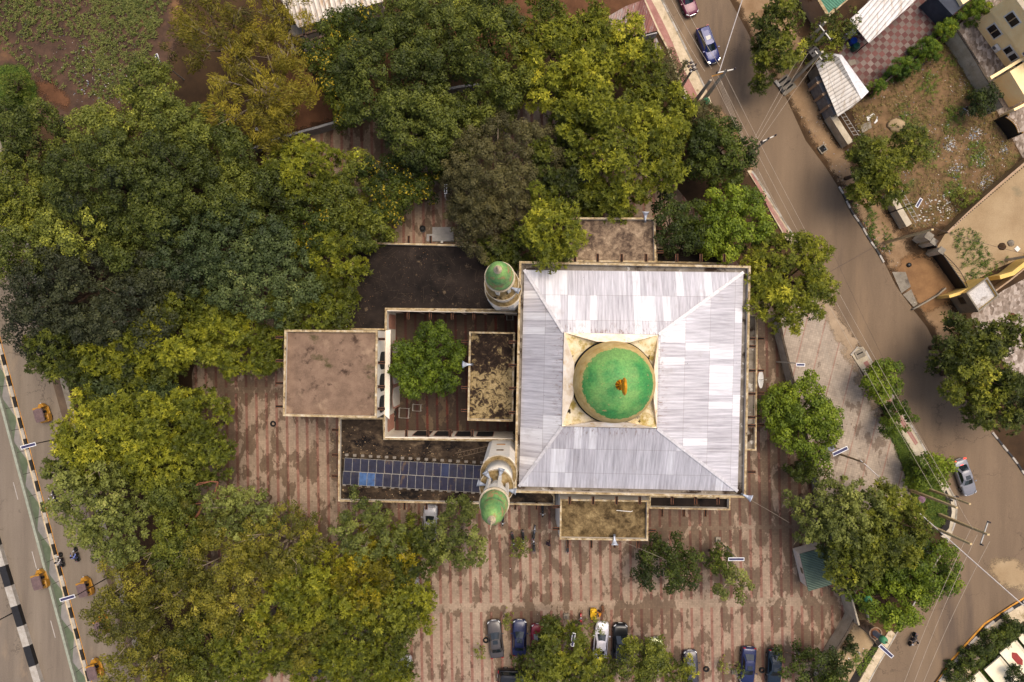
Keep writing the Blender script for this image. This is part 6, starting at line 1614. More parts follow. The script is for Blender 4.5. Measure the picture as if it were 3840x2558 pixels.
# ------------------------------------------------------------------ poles and wires
TAN = plain('tan_concrete_pole', '#c4aa7c', .9, var=.12); GREY = plain('grey_concrete_pole', '#b0a48e', .9, var=.12); DBR = plain('dark_insulator', '#2c1d18', .4); STEEL = plain('steel_arm', '#a8a49c', .5, .3)
def upole(base, z, label, mat=GREY, r=.15, arm=None, group='concrete utility poles', fuse=False, armz=None):
    b = P(*base, 0)
    e = empty('utility_pole', label, 'pole', b, 0, group)
    m = MB(); m.loft([[(s_ * sx, s_ * sy, z_) for sx, sy in ((1, .75), (-1, .75), (-1, -.75), (1, -.75))] for z_, s_ in ((0, r * 1.25), (z, r * .75))]); m.build('pole', mat, e)
    if arm:
        az, L_ = arm; az_ = armz or z - .4; d_ = Vector((math.cos(R(az)), math.sin(R(az)), 0))
        m = MB(); m.bar(d_ * -L_ / 2 + Vector((0, 0, az_)), d_ * L_ / 2 + Vector((0, 0, az_)), .12, .12); m.build('cross_arm', STEEL, e)
        for f in (-.46, 0, .46):
            m = MB()
            for k in range(4): m.lathe([(.03, .06 + .1 * k), (.1, .07 + .1 * k), (.1, .1 + .1 * k), (.03, .13 + .1 * k)], d_ * (L_ * f) + Vector((0, 0, az_)), n=10)
            m.build('insulator', DBR, e)
    return e
GH = 'pair of poles carrying the crossing wires'
upole((2596, 395), 8.2, 'leaning-looking dark utility pole at the pavement end, left one of the pair', GREY, .17)
upole((2636, 378), 9.6, 'utility pole with white and yellow cross-arms beside the green-domed kiosk', GREY, .17, arm=(12, 2.2), armz=9.3)
m = MB(); m.bar(P(2668, 287, 8.9), P(2716, 273, 8.9), .1, .1); tag(m.build('yellow_cross_arm', YELLOWP, origin=P(2692, 280, 8.9)), 'yellow bar joining the two poles at the pavement end', 'cross-arm')
upole((2537, 292), 5.4, 'short dark pole on the pavement, upper of the two', GREY, .13)
upole((2556, 325), 5.4, 'short dark pole on the pavement, lower of the two, with switch gear', GREY, .13, arm=(55, 1.3), armz=5.3)
m = MB()
for k in range(3):
    for q in range(2):
        c_ = P(2577 + 6 * k + 14 * q, 236 + 13 * k, 5.2); m.lathe([(.05, -.1), (.17, -.06), (.17, .08), (.05, .12)], c_, n=12)
        m.tube(c_, c_ + Vector((.4, .12, 0)), .06)
tag(m.build('fuse_switch', DBR, origin=P(2585, 245, 5.2)), 'black cluster of fuse switches between the two short pavement poles', 'switch gear')
upole((2987, 196), 8.0, 'grey utility pole rising out of the roadside tree, upper one', PALECONC, .16)
upole((2984, 232), 8.2, 'grey utility pole with insulators, middle of the transformer group', PALECONC, .16, arm=(-52, 2.4), armz=8.1)
upole((2969, 304), 8.6, 'long grey utility pole with its foot at the concrete slab by the street', PALECONC, .17, arm=(-52, 1.6), armz=7.6)
tr = empty('transformer', 'dark transformer slung between the two grey poles', 'transformer', P(3040, 208, 5.6), R(40))
m = MB(); m.box((0, 0, .5), (1.1, .8, 1.0)); m.build('tank', plain('dark_tank', '#2b2725', .6), tr)
m = MB()
for k in range(6): m.box((-.45 + .18 * k, .5, .5), (.05, .2, .8)); m.box((-.45 + .18 * k, -.5, .5), (.05, .2, .8))
m.build('cooling_fins', plain('brown_fins', '#3d322c', .7), tr)
for x in (-.3, 0, .3): m = MB(); m.lathe([(.09, 1.0), (.05, 1.1), (.09, 1.2), (.05, 1.35)], (x, 0, 0), n=10); m.build('bushing', DBR, tr)
upole((2793, 592), 8.0, 'street pole with dark insulators, its cross-arm over the wires', GREY, .12, arm=(25, 1.9), armz=7.9)
upole((3317, 910), 9.9, 'long tan utility pole lying across the view above the gateway', TAN, .17)
upole((3413, 1838), 9.1, 'tan pole at the bend, upper long one', TAN, .17)
upole((3483, 1835), 7.8, 'tan pole at the bend with a small dark arm, nearest the silver car', TAN, .15, arm=(35, .9), armz=4.8)
upole((3521, 1929), 9.0, 'tan pole at the bend reaching farthest right, with steel arms', TAN, .18, arm=(72, 2.9), armz=8.3)
upole((3403, 1934), 12.0, 'longest tan pole at the bend, lowest of the group', TAN, .17)
upole((3146, 1702), 6.2, 'brown pole over the forecourt where the bundled wires turn', plain('brown_pole', '#8a7454', .9), .11)
upole((3775, 975), 8.2, 'pale pole at the right edge beside the yellow wall', PALECONC, .16)
WIRE = plain('pale_wire', '#a99a86', .6, var=.05); DW = plain('dark_wire', '#4a3b34', .7, var=.05); BUN = plain('grey_cable_bundle', '#b5aca4', .6)
def wire(a, b, label, r=.02, sag=.5, mat=WIRE, group='overhead wires crossing the street', n=14):
    A, B = P(*a), P(*b); pts = []
    for k in range(n + 1):
        t = k / n; q = A.lerp(B, t); q.z -= sag * 4 * t * (1 - t); pts.append(q)
    m = MB(); m.path(pts, r, 5); mid = pts[n // 2]
    return tag(m.build('overhead_wire', mat, origin=mid), label, 'wire', group)
wire((2440, -100, 9), (2643, 268, 9.2), 'thin overhead wire at the top of the street, leftmost of three')
wire((2470, -100, 9), (2668, 257, 9.2), 'thin overhead wire at the top of the street, middle of three')
wire((2507, -100, 9), (2702, 252, 9.2), 'thin overhead wire at the top of the street, passing over the blue car')
wire((2830, -140, 9.5), (2698, 268, 9.2), 'thick pale cable running up from the paired poles to the top edge', .055, .3, BUN)
for k, w_ in enumerate(('first', 'second', 'third', 'fourth')):
    wire((2690 + 5 * k, 303, 8.3 - .1 * k), (2996 + 5 * k, 985, 7.6), 'one of four close parallel wires beside the street below the paired poles', .016, .8, group='four close parallel wires beside the street')
    wire((2996 + 5 * k, 985, 7.6), (3222 + 3 * k, 1724, 6.0), 'one of four close parallel wires over the forecourt', .016, .6, group='four close parallel wires over the forecourt')
wire((3226, 1725, 6.0), (3980, 2395, 8), 'thick pale cable running down from the forecourt pole to the right edge', .06, .3, BUN)
wire((2668, 285, 9.2), (3500, 1840, 7.6), 'long overhead wire following the street, left of three', .018, 1.2)
wire((2692, 282, 9.2), (3555, 1868, 7.8), 'long overhead wire following the street, middle of three', .018, 1.2)
wire((2718, 276, 9.2), (3592, 1880, 8.0), 'long overhead wire following the street, right of three', .018, 1.2)
wire((2814, 548, 7.9), (3010, 190, 8.0), 'overhead wire crossing the street to the transformer poles, uppermost', .018, .4)
wire((2826, 546, 7.9), (3030, 200, 8.0), 'overhead wire crossing the street to the transformer poles, middle', .018, .4)
wire((2840, 543, 7.9), (3078, 205, 8.0), 'overhead wire crossing the street to the transformer poles, lowest', .018, .4)
wire((3640, 1985, 8.3), (3340, 2700, 8.3), 'overhead wire along the lower right street, left of three', .02, .5)
wire((3665, 2005, 8.3), (3378, 2700, 8.3), 'overhead wire along the lower right street, middle of three', .02, .5)
wire((3712, 2030, 8.3), (3408, 2700, 8.3), 'overhead wire along the lower right street, right of three', .02, .5)
wire((3592, 1885, 8.0), (3650, 1985, 8.3), 'short wire joining the tan poles at the bend', .016, .2)
wire((3590, 1890, 5.5), (3120, 940, 5.5), 'thin dark wire along the right side of the street', .012, .5, DW)
wire((3320, 905, .6), (3108, 1022, 5.5), 'thin dark wire crossing the street below the lamp', .022, .3, DW)
wire((3490, 850, 9.5), (3880, 960, 7.5), 'dark wire over the sandy lot on the right', .02, .6, DW)
wire((3085, 200, 8.2), (3155, 420, 4.5), 'wire running over the white shed roof', .014, .2, DW)
wire((2304, 2020, 9.2), (2520, 2110, 6), 'thin wire from the bottom porch speaker to the dark tree', .012, .3)
wire((2793, 1862, 11.5), (2960, 1960, 6), 'thin wire from the hall corner speaker over the paving', .012, .3)
# ------------------------------------------------------------------ walls, kiosks and houses around
def wall_line(name, px, w_, h, mat, label, cat='wall', capm=None, group=None, zb=0.0):
    pts = [P(x, y, h) for x, y in px]
    e = empty(name, label, cat, Vector((pts[0].x, pts[0].y, 0)), world=True, group=group)
    m = MB(); strip(m, [p.xy for p in pts], w_, zb, h - .08 if capm else h); m.build('wall', mat, e)
    if capm: m = MB(); strip(m, [p.xy for p in pts], w_ + .06, h - .08, h); m.build('coping', capm, e)
    return e
DCAP = mottled('dark_wall_top', [(.3, '#3a3028'), (.7, '#6e6152')], 1.5, 8, .95)
wall_line('boundary_wall', [(2922, 1180), (2931, 1250), (2955, 1345), (2979, 1440), (3010, 1570), (3038, 1686), (3062, 1772), (3105, 1900), (3150, 2050), (3185, 2190)], .2, 2.2, GREYWALL, 'grey boundary wall with a dark top between the mosque paving and the forecourt', capm=DCAP)
wall_line('boundary_wall', [(3206, 2322), (3192, 2350), (3170, 2388), (3140, 2435), (3105, 2500), (3080, 2570)], .22, 2.2, PALECONC, 'curving pale boundary wall below the gate turrets', capm=DCAP)
wall_line('boundary_wall', [(940, 556), (1060, 512), (1180, 480), (1290, 448), (1420, 405), (1560, 360), (1720, 325), (1800, 315)], .22, 2.0, GREYWALL, 'grey boundary wall crossing the gap between the trees above the grove', capm=GREYWALL)
wall_line('boundary_wall', [(2382, 90), (2440, 175), (2500, 270), (2560, 360), (2610, 430), (2680, 530), (2760, 640)], .2, 1.8, mottled('sooty_wall', [(.3, '#2f2823'), (.7, '#5d5147')], 1, 7), 'dark low wall between the trees and the street pavement', capm=DCAP)
m = MB(); strip(m, [P(3238, 2342, .1).xy, P(3262, 2385, .1).xy, P(3288, 2420, .1).xy], .12, 0, .7); tag(m.build('low_wall', DCAP, origin=P(3262, 2385, 0)), 'thin dark low wall from the gate turret to the drain', 'wall')
# gate with two little turrets
gate = empty('gate_house', 'narrow gateway with two long concrete beams between the small green-capped turrets', 'gateway', P(3222, 2275, 0), world=True)
for a, b in (((3182, 2196), (3222, 2345)), ((3237, 2236), (3263, 2330))):
    m = MB(); A, B = P(*a, 3.2), P(*b, 3.2); strip(m, [A.xy, B.xy], .18, 0, 3.2); m.build('beam', PALECONC, gate)
m = MB(); m.prism([P(3190, 2215, 2.7).xy, P(3236, 2240, 2.7).xy, P(3258, 2325, 2.7).xy, P(3222, 2325, 2.7).xy], 2.5, 2.7, bottom=True); m.build('roof', ROOF_PORCH, gate)
TGREEN = plain('green_turret_paint', '#4f8f64', .6, var=.15); TG2 = plain('grey_turret', '#84868c', .8)
def turret(base, zr, zt, r, label):
    b = P(*base, 0); e = empty('turret', label, 'turret', b, 0, 'green-capped turrets')
    m = MB(); m.lathe([(r * .8, 0), (r * .8, zr - .3), (r * 1.15, zr), (r * 1.15, zr + .12), (r * .95, zr + .12), (r * .95, zr)], n=26, cap=False); m.build('base', plain('ochre_ring', '#a08468', .9, var=.3), e)
    m = MB(); m.lathe([(r * .9, zr - .05), (.02, zr - .04)], n=26); m.build('floor', plain('rusty_floor', '#8a5c3e', .9, var=.3), e)
    m = MB(); m.lathe([(r * .5, zr - .1), (r * .5, zt - .8)], n=20); m.build('neck', TG2, e)
    m = MB(); m.lathe([(r * .62, zt - .85), (r * .66, zt - .6), (r * .6, zt - .3), (r * .4, zt - .08), (.05, zt)], n=24); m.build('cap', TGREEN, e, smooth=True)
    m = MB(); m.lathe([(.05, zt - .02), (.09, zt + .1), (.03, zt + .25), (.02, zt + .6)], n=8); m.build('finial', RUST, e)
turret((3235, 2336), 3.0, 5.4, .68, 'small turret with a green cap at the lower end of the gateway')
turret((3180, 2192), 3.2, 5.4, .66, 'small turret with a green cap at the upper end of the gateway, partly under leaves')
kio = empty('kiosk', 'round kiosk with a green cone roof at the foot of the paired poles', 'kiosk', P(2630, 404, 0), 0)
m = MB(); m.lathe([(.34, 0), (.34, 2.2)], n=22); m.build('body', TGREEN, kio, smooth=True)
m = MB(); m.lathe([(.44, 2.15), (.46, 2.3), (.3, 2.6), (.05, 2.95)], n=22); m.build('roof', TGREEN, kio, smooth=False)
m = MB(); m.tube((0, 0, 2.9), (0, 0, 3.4), .05, .02); m.build('finial', RUST, kio)

def ribbed(name, c1, c2, per=.25, rot=0.0, rust=None, metal=.2, sheet=None):
    t = NT(name, .5, metal, .35); p = t.pos((1, 1, 1), rot); x, y, _ = t.sep(p)
    n = t.noise(t.pos(), .8, 7, .65); c = t.ramp(n, [(.3, c1), (.7, c2)])
    if sheet:
        wn = t.white(t.comb(t.math('FLOOR', t.math('DIVIDE', x, .85)), t.math('FLOOR', t.math('DIVIDE', y, 2.1))))
        c = t.mix(.75, c, t.ramp(wn, [(0, sheet[0]), (.5, sheet[1]), (1, sheet[2])]))
    if rust:
        st = t.noise(t.pos((1.2, .25, 1), rot), 1.3, 7, .7); c = t.mix(t.step(st, .5, .62), c, rust)
    s_ = t.math('SINE', t.math('MULTIPLY', x, 2 * math.pi / per))
    c = t.mix(t.math('MULTIPLY', t.step(s_, .55, .95), .55), c, '#2b2824', 'MULTIPLY') if not sheet else c
    t.bump(s_, .6, .04)
    return t.color(c)
GROOF = ribbed('green_ribbed_roof', '#435548', '#5a6a58', .28, R(-73))
GROOF2 = ribbed('green_ribbed_roof_small', '#3c6e56', '#55896d', .26, R(-46))
WROOF = ribbed('white_ribbed_roof', '#b9b2aa', '#d8d3cd', .5, R(40), '#b3a596', .1)
WROOF2 = ribbed('pale_shed_roof', '#b3ab9f', '#cbc5bb', .45, R(58), '#a39684', .1)
WROOF3 = ribbed('pale_long_roof', '#b5a898', '#d2c8bb', .6, R(-15), '#a58a6c', .1)
RROOF = ribbed('rusty_sheet_roof', '#6e3f34', '#8a5446', .3, R(15), '#8f8680', .1, ('#5d352e', '#7c4a3c', '#9a8d82'))
CREAM = mottled('cream_house_wall', [(.3, '#d6b780'), (.7, '#e2c896')], .6, 6, .9, bump=.1)
YWALL = mottled('yellow_house_wall', [(.3, '#c9a557'), (.7, '#dcbb70')], .8, 7, .9, stains=[('#9a7c44', .7, .6, .75, (1, 2, 0))])
def shed_roof(root, px, z, mat, th=.12, name='roof'):
    m = MB(); pts = [P(x, y, zz) for (x, y), zz in zip(px, z if isinstance(z, (list, tuple)) else [z] * len(px))]
    m.sheet(pts); lo = [p - Vector((0, 0, th)) for p in pts]
    for i in range(len(pts)):
        j = (i + 1) % len(pts); m.face([lo[i], lo[j], pts[j], pts[i]])
    m.sheet(lo); m.build(name, mat, root)
    return pts
def walls_under(root, px, z, mat, d=.25, z1=None, name='wall'):
    pts = [P(x, y, z) for x, y in px]; m = MB(); m.prism(inset(pts, d), 0, z1 or z - .15); m.build(name, mat, root)
# guardhouse
gh = empty('guardhouse', 'small guardhouse with a green ribbed roof and white wall under the trees', 'guardhouse', P(3070, 2130, 0), world=True)
gq = [(2999, 2078), (3032, 2218), (3140, 2186), (3105, 2048)]
pts = [P(x, y, z_) for (x, y), z_ in zip(gq, (2.75, 2.75, 3.3, 3.3))]
shed_roof(gh, gq, [2.75, 2.75, 3.3, 3.3], GROOF); walls_under(gh, gq, 2.75, WALLW, .2, 2.6)
A, B = inset(pts, .2)[0], inset(pts, .2)[1]
m = MB(); c_ = A.lerp(B, .55); dx = (B - A).normalized(); m.box((c_.x, c_.y, 1.5), (.08, .7, .6), rz=math.atan2(dx.y, dx.x) - R(90)); m.build('window', plain('brown_window', '#7c684a', .6), gh)
gr = empty('metal_grille', 'dark metal lattice panel beside the green guardhouse roof', 'grille', P(3150, 2215, 0), world=True)
q = [P(3117, 2208, 2.2), P(3150, 2196, 2.2), P(3182, 2217, 2.2), P(3150, 2234, 2.2)]; m = MB()
for k in range(9):
    f_ = k / 8; m.bar(q[0].lerp(q[1], f_), q[3].lerp(q[2], f_), .04, .04); m.bar(q[0].lerp(q[3], f_) + Vector((0, 0, .02)), q[1].lerp(q[2], f_) + Vector((0, 0, .02)), .04, .04)
m.build('lattice', plain('dark_lattice', '#3a3432', .7), gr)
m = MB()
for p in q: m.tube((p.x, p.y, 0), p, .04)
m.build('legs', DP, gr)
# top-left long roof and frame
lb = empty('long_building', 'long building with a white sheet roof at the top edge', 'building', P(1230, 20, 0), world=True)
lq = [(1010, -70), (1119, 104), (1440, 4), (1390, -130)]
shed_roof(lb, lq, [4.4, 3.9, 3.9, 4.4], WROOF3); walls_under(lb, lq, 4.0, WALLW, .3, 3.7)
cf_ = empty('concrete_frame', 'bare concrete beam frame below the white-roofed building', 'frame', P(1150, 140, 0), world=True)
fm = MB()
for a, b in (((1075, 150), (1210, 108)), ((1105, 172), (1225, 132)), ((1140, 128), (1180, 182)), ((1095, 142), (1120, 200))): fm.bar(P(*a, 2.9), P(*b, 2.9), .25, .25)
fm.build('beams', mottled('brown_concrete', [(.3, '#5d4a40'), (.7, '#80695c')], 1, 7), cf_)
fm = MB()
for a in ((1140, 128), (1180, 182), (1210, 108), (1105, 172)): p = P(*a, 2.9); fm.box((p.x, p.y, 1.4), (.24, .24, 2.8))
fm.box((P(1157, 150, 0).x, P(1157, 150, 0).y, .1), (4.2, 3.6, .2)); fm.build('columns', CONC, cf_)
# rusty shack
rs = empty('rusty_shack', 'shack with a patched rusty sheet roof beside the pavement', 'shack', P(2390, 70, 0), world=True)
rq = [(2283, 60), (2345, 24), (2414, -2), (2466, 114), (2388, 134), (2300, 140)]
shed_roof(rs, rq, [2.6, 2.7, 2.7, 2.5, 2.5, 2.5], RROOF, .06); walls_under(rs, rq, 2.5, mottled('stained_white_wall', [(.3, '#5d5a58'), (.7, '#aaa6a2')], 1, 7), .3, 2.35)
m = MB(); A, B = P(2388, 134, 2.2), P(2462, 118, 2.2); m.bar(A + Vector((0, -.35, -.6)), B + Vector((0, -.3, -.6)), .12, 1.9); m.build('front_wall', mottled('whitewash', [(.3, '#8a8682'), (.7, '#b5b1ac')], 1, 7), rs)
rs2 = empty('rusty_shack', 'low lean-to with a narrow rusty roof below the larger rusty shack', 'shack', P(2455, 180, 0), world=True)
shed_roof(rs2, [(2424, 160), (2462, 142), (2488, 200), (2455, 215)], [2.1, 2.2, 2.0, 2.0], RROOF, .05); walls_under(rs2, [(2424, 160), (2462, 142), (2488, 200), (2455, 215)], 2.0, CONC, .2, 1.9)
# tan roof strip + green-roofed house at the top
ghs = empty('green_roofed_house', 'tan-walled house with a green ribbed roof at the top right', 'house', P(3080, 20, 0), world=True)
o8 = [(3068, 0), (3104, 60), (3195, -20), (3150, -110), (3020, -85)]
top = [P(x, y, 3.6) for x, y in o8]
TANW = mottled('dusty_tan_wall', [(.3, '#b08e6c'), (.7, '#cdb091')], .5, 7, .9, stains=[('#7a5636', .4, .58, .72, (3, 1, 0))])
m = MB(); m.prism([p.xy for p in top], 0, 3.45); m.build('wall', TANW, ghs)
shed_roof(ghs, o8, [3.6, 3.6, 4.1, 4.1, 3.7], GROOF2, .1)
m = MB()
for a, b in zip(top[:3], top[1:3]): m.bar(a + Vector((0, 0, .06)), b + Vector((0, 0, .06)), .35, .2)
m.build('parapet', CAP, ghs)
# white carport and white shed
cp_ = empty('carport', 'white ribbed metal carport roof over the checkered courtyard', 'carport', P(3310, 50, 0), world=True)
cq = [(3186, 74), (3259, 162), (3470, -32), (3400, -120), (3275, -10)]
shed_roof(cp_, cq, [3.3, 3.0, 3.0, 3.3, 3.3], WROOF, .1)
m = MB()
for x, y in ((3192, 78), (3258, 156), (3330, 92), (3400, 28), (3450, -20)): p = P(x, y, 3); m.tube((p.x, p.y, 0), (p.x, p.y, 2.95), .06)
m.build('posts', DP, cp_)
sh = empty('metal_shed', 'pale hipped sheet-metal shed roof beside the street wall', 'shed', P(3150, 320, 0), world=True)
sq = [(3058, 238), (3100, 196), (3157, 206), (3258, 344), (3199, 400), (3142, 437)]
R0, R1 = P(3147, 216, 3.9), P(3230, 372, 3.8)
zs = [3.2, 3.3, 3.2, 3.1, 3.3, 3.2]; q = [P(x, y, z_) for (x, y), z_ in zip(sq, zs)]
m = MB(); m.face([q[0], q[5], q[4], R1, R0, q[1]]); m.build('roof_slope', WROOF2, sh)
m = MB(); m.face([q[1], R0, q[2]]); m.face([R0, R1, q[3], q[2]]); m.face([R1, q[4], q[3]]); m.build('roof_slope', plain('bright_white_sheet', '#d8d5d2', .5, .1), sh)
walls_under(sh, sq, 3.1, CONC, .3, 3.0)
m = MB(); A, B = P(3048, 300, 1.2), P(3118, 440, 1.2); m.bar(A, B, .5, 2.4); m.build('shutter_front', mottled('grey_shutters', [(.3, '#7d7a78'), (.7, '#a5a29e')], 1.5, 7), sh)
m = MB()
for f_ in (.15, .45, .75): p = A.lerp(B, f_); m.box((p.x, p.y, 1.25), (.95, .3, 2.55), rz=R(28))
m.build('pillars', TANW, sh)
# water drums, block
bx_ = empty('rusty_box', 'white rusty-topped box beside the blue drum', 'box', P(3176, 138, 0), R(40))
m = MB(); m.box((0, 0, .5), (1.1, .7, 1.0)); m.build('body', mottled('chipped_white', [(.3, '#a9a49c'), (.65, '#d0cbc4'), (.8, '#8a5a34')], 1.8, 7), bx_)
m = MB(); m.box((0, 0, 1.02), (1.16, .76, .05)); m.build('lid', mottled('rust_and_white', [(.35, '#8e5a30'), (.5, '#d0cac2'), (.7, '#d8d4ce')], 1.4, 7), bx_)
for px, py, col, lab in ((3189, 165, '#123a8c', 'blue plastic drum beside the carport'), (3199, 184, '#1c4a3a', 'dark green plastic drum beside the blue one')):
    d_ = empty('plastic_drum', lab, 'drum', P(px, py, 0), 0)
    m = MB(); m.lathe([(.4, 0), (.44, .3), (.4, .6), (.44, .9), (.38, 1.0)], n=24); m.build('body', plain('drum_plastic', col, .35), d_, smooth=False)
    m = MB(); m.lathe([(.39, 1.0), (.39, 1.04), (.02, 1.05)], n=24); m.lathe([(.07, 1.05), (.07, 1.1)], (.2, .1, 0), n=10); m.build('lid', plain('drum_lid', col, .3), d_)
# checkered courtyard wall with rails
wall_line('boundary_wall', [(3275, 345), (3330, 300), (3420, 225), (3500, 160), (3590, 85), (3640, 35)], .15, 1.2, mottled('stained_low_wall', [(.3, '#4c4038'), (.7, '#857768')], 1, 7), 'low wall behind the clipped bushes along the checkered courtyard')
wall_line('breeze_block_wall', [(3592, 116), (3640, 188), (3700, 290), (3765, 400)], .2, 2.6, PALECONC, 'pale concrete wall between the vacant lot and the cream house', capm=DCAP)
wall_line('breeze_block_wall', [(3555, 872), (3640, 790), (3740, 700), (3850, 606), (3960, 515)], .2, 2.0, mottled('brown_block_wall', [(.3, '#7a6244'), (.7, '#a0845c')], 1, 7), 'brown pierced block wall between the vacant lot and the sandy lot', capm=TANW)
hm = MB()
A, B = P(3575, 850, 2.02), P(3850, 616, 2.02)
for k in range(36):
    p = A.lerp(B, (k + .5) / 36); hm.box((p.x, p.y, 2.0), (.14, .1, .05), rz=math.atan2((B - A).y, (B - A).x))
bw = [o for o in C.objects if o.name.startswith('breeze_block_wall')][-1]
hm.build('block_holes', DARK, bw)
hm = MB(); A, B = P(3590, 112, 2.63), P(3672, 240, 2.63)
for k in range(20):
    p = A.lerp(B, (k + .5) / 20); hm.box((p.x, p.y, 2.62), (.2, .14, .05), rz=math.atan2((B - A).y, (B - A).x))
bw = [o for o in C.objects if o.name.startswith('breeze_block_wall')][0]
hm.build('block_holes', DARK, bw)
def slab_wall(px, h, label):
    e = wall_line('slab_wall', px, .75, h, PALECONC, label)
    pts = [P(x + 22, y - 8, h) for x, y in px]; m = MB()
    for off in (0, .55): m.path([p + Vector((off, .2 * off, .12)) for p in pts], .03, 5)
    for k in range(8): p = pts[0].lerp(pts[-1], (k + .5) / 8); m.bar(p + Vector((0, 0, .12)), p + Vector((.55, .11, .12)), .03, .03)
    m.build('rail', STEEL, e)
slab_wall([(3122, 430), (3160, 490), (3190, 536)], 1.6, 'pale concrete slab wall with rails below the metal shed')
slab_wall([(3340, 722), (3375, 785), (3410, 845)], 1.6, 'pale concrete slab wall with rails at the lower corner of the vacant lot')
gut = empty('manhole', 'square open concrete pit beside the right edge of the street', 'manhole', P(3083, 560, 0), R(35))
m = MB()
for s_ in (-1, 1): m.box((s_ * .42, 0, .1), (.12, .96, .24)); m.box((0, s_ * .42, .1), (.72, .12, .24))
m.build('rim', CONC, gut); m = MB(); m.box((0, 0, .03), (.7, .7, .02)); m.build('pit', DARK, gut)
cul = empty('culvert', 'concrete culvert slots beside the white kerb at the street edge', 'culvert', P(2945, 320, 0), R(38))
m = MB(); m.box((0, 0, .1), (1.9, 2.0, .2)); m.build('slab', CONC, cul)
for y in (-.5, .1, .7): m = MB(); m.box((0, y, .205), (1.4, .22, .02)); m.build('slot', DARK, cul)
nose = empty('drain_cover', 'concrete drain cover at the white rounded head of the planted strip', 'drain cover', P(3222, 1328, 0), R(25))
m = MB(); m.box((0, 0, .17), (1.2, 1.0, .16)); m.build('slab', CONC, nose); m = MB(); m.box((0, .1, .256), (.8, .14, .02)); m.build('slot', DARK, nose)
# sliding gate, pillars and yellow gatehouse
gt = empty('black_gate', 'long black sheet gate with a curved barred top between pale pillars and yellow gatehouse', 'gate', P(3550, 1020, 0), world=True)
A, B = P(3494, 956, 0), P(3590, 1092, 0); d_ = (B - A); m = MB(); GB_ = plain('black_gate_paint', '#131519', .5)
m.bar(A + Vector((0, 0, 1.05)), B + Vector((0, 0, 1.05)), .08, 2.0); m.build('panel', GB_, gt)
m = MB(); prev = None
for k in range(27):
    f_ = k / 26; p = A + d_ * f_; zt = 2.15 + .75 * math.sin(R(180) * f_); m.tube(p + Vector((0, 0, 2.0)), p + Vector((0, 0, zt)), .022)
    t_ = p + Vector((0, 0, zt)); 
    if prev: m.tube(prev, t_, .035)
    prev = t_
m.build('bars', GB_, gt)
g2 = empty('black_gate', 'small black pedestrian gate between the two pale pillars', 'gate', P(3470, 925, 0), world=True)
m = MB(); m.bar(P(3462, 905, 0) + Vector((0, 0, 1.0)), P(3480, 936, 0) + Vector((0, 0, 1.0)), .08, 1.9); m.build('panel', GB_, g2)
for px, py, w_, h, lab in ((3436, 898, .75, 2.6, 'grey gate pillar at the slab wall'), (3456, 918, .6, 2.5, 'pale gate pillar left of the small black gate'), (3482, 950, .6, 2.6, 'pale gate pillar between the small and the large black gate')):
    e = empty('gate_pillar', lab, 'pillar', P(px, py, 0), R(-35), 'pillars of the black gate')
    m = MB(); m.box((0, 0, h / 2), (w_, w_, h)); m.build('shaft', PALECONC, e); m = MB(); m.box((0, 0, h + .05), (w_ + .16, w_ + .16, .12)); m.build('cap', CONC, e)
yh = empty('gatehouse', 'small yellow gatehouse with a white peeling flat roof', 'gatehouse', P(3650, 1130, 0), world=True)
flat_block(yh, [(3625, 1098), (3703, 1040), (3747, 1110), (3671, 1170)], 3.6, 3.2, 0, .14, YWALL, roof_dirt('peeling_white_roof', '#6d645a', '#8a8075', '#b9b4ae', (4, 2, 0), .44, 1.2, .04), CONC)
A, B = P(3625, 1098, 3.6), P(3671, 1170, 3.6); d_ = B - A; d_.z = 0; nn = Vector((d_.y, -d_.x, 0)).normalized()
if nn.x > 0: nn = -nn
m = MB(); m.bar(A + nn * .02 + Vector((0, 0, -1.8)), B + nn * .02 + Vector((0, 0, -1.8)), .03, 3.5); m.build('grey_side', mottled('grey_plaster', [(.3, '#8a7c66'), (.7, '#a89a82')], 1, 7), yh)
m = MB(); c_ = A + d_ * .35 + nn * .05; m.box((c_.x, c_.y, 2.0), (.9, .06, 1.0), rz=math.atan2(d_.y, d_.x)); m.build('window', plain('dark_window', '#231c16', .4), yh)
wall_line('yellow_wall', [(3560, 1112), (3600, 1100), (3640, 1082)], .35, 2.6, YWALL, 'yellow wall stub between the black gate and the gatehouse')
wall_line('yellow_wall', [(3750, 1040), (3800, 1025), (3850, 985), (3930, 930)], .5, 2.4, YWALL, 'yellow scalloped wall right of the gatehouse')
wall_line('brown_wall', [(3735, 1090), (3790, 1050), (3870, 985)], .18, 1.4, TANW, 'tan low wall behind the gatehouse')
wall_line('drain_wall', [(3425, 1160), (3470, 1135), (3520, 1105), (3548, 1080)], .16, .5, CONC, 'low concrete drain wall across the entrance from the street')
# fancy gate in the vacant lot
fg = empty('ornate_gate', 'black arched gate with gold trim at the edge of the vacant lot', 'gate', P(3755, 487, 0), world=True)
A, B = P(3729, 455, 0), P(3780, 520, 0); d_ = B - A; m = MB(); GOLD = plain('gold_trim', '#9c7434', .5, .3)
pts = [A + Vector((0, 0, .1)), B + Vector((0, 0, .1))] + [A + d_ * (1 - k / 12) + Vector((0, 0, 1.75 + .5 * math.sin(R(180) * k / 12))) for k in range(13)]
n_ = d_.cross(Vector((0, 0, 1))).normalized() * .05
m.face([p + n_ for p in pts]); m.face([p - n_ for p in pts][::-1]); m.build('leaf', GB_, fg)
m = MB(); rr_ = pts + [pts[0]]
for p, q in zip(rr_, rr_[1:]): m.tube(p, q, .045)
m.tube(A + d_ * .5, A + d_ * .5 + Vector((0, 0, 2.2)), .03)
up_ = [p + Vector((0, 0, .35)) for p in pts[2:]]
for p, q in zip(up_, up_[1:]): m.tube(p, q, .03)
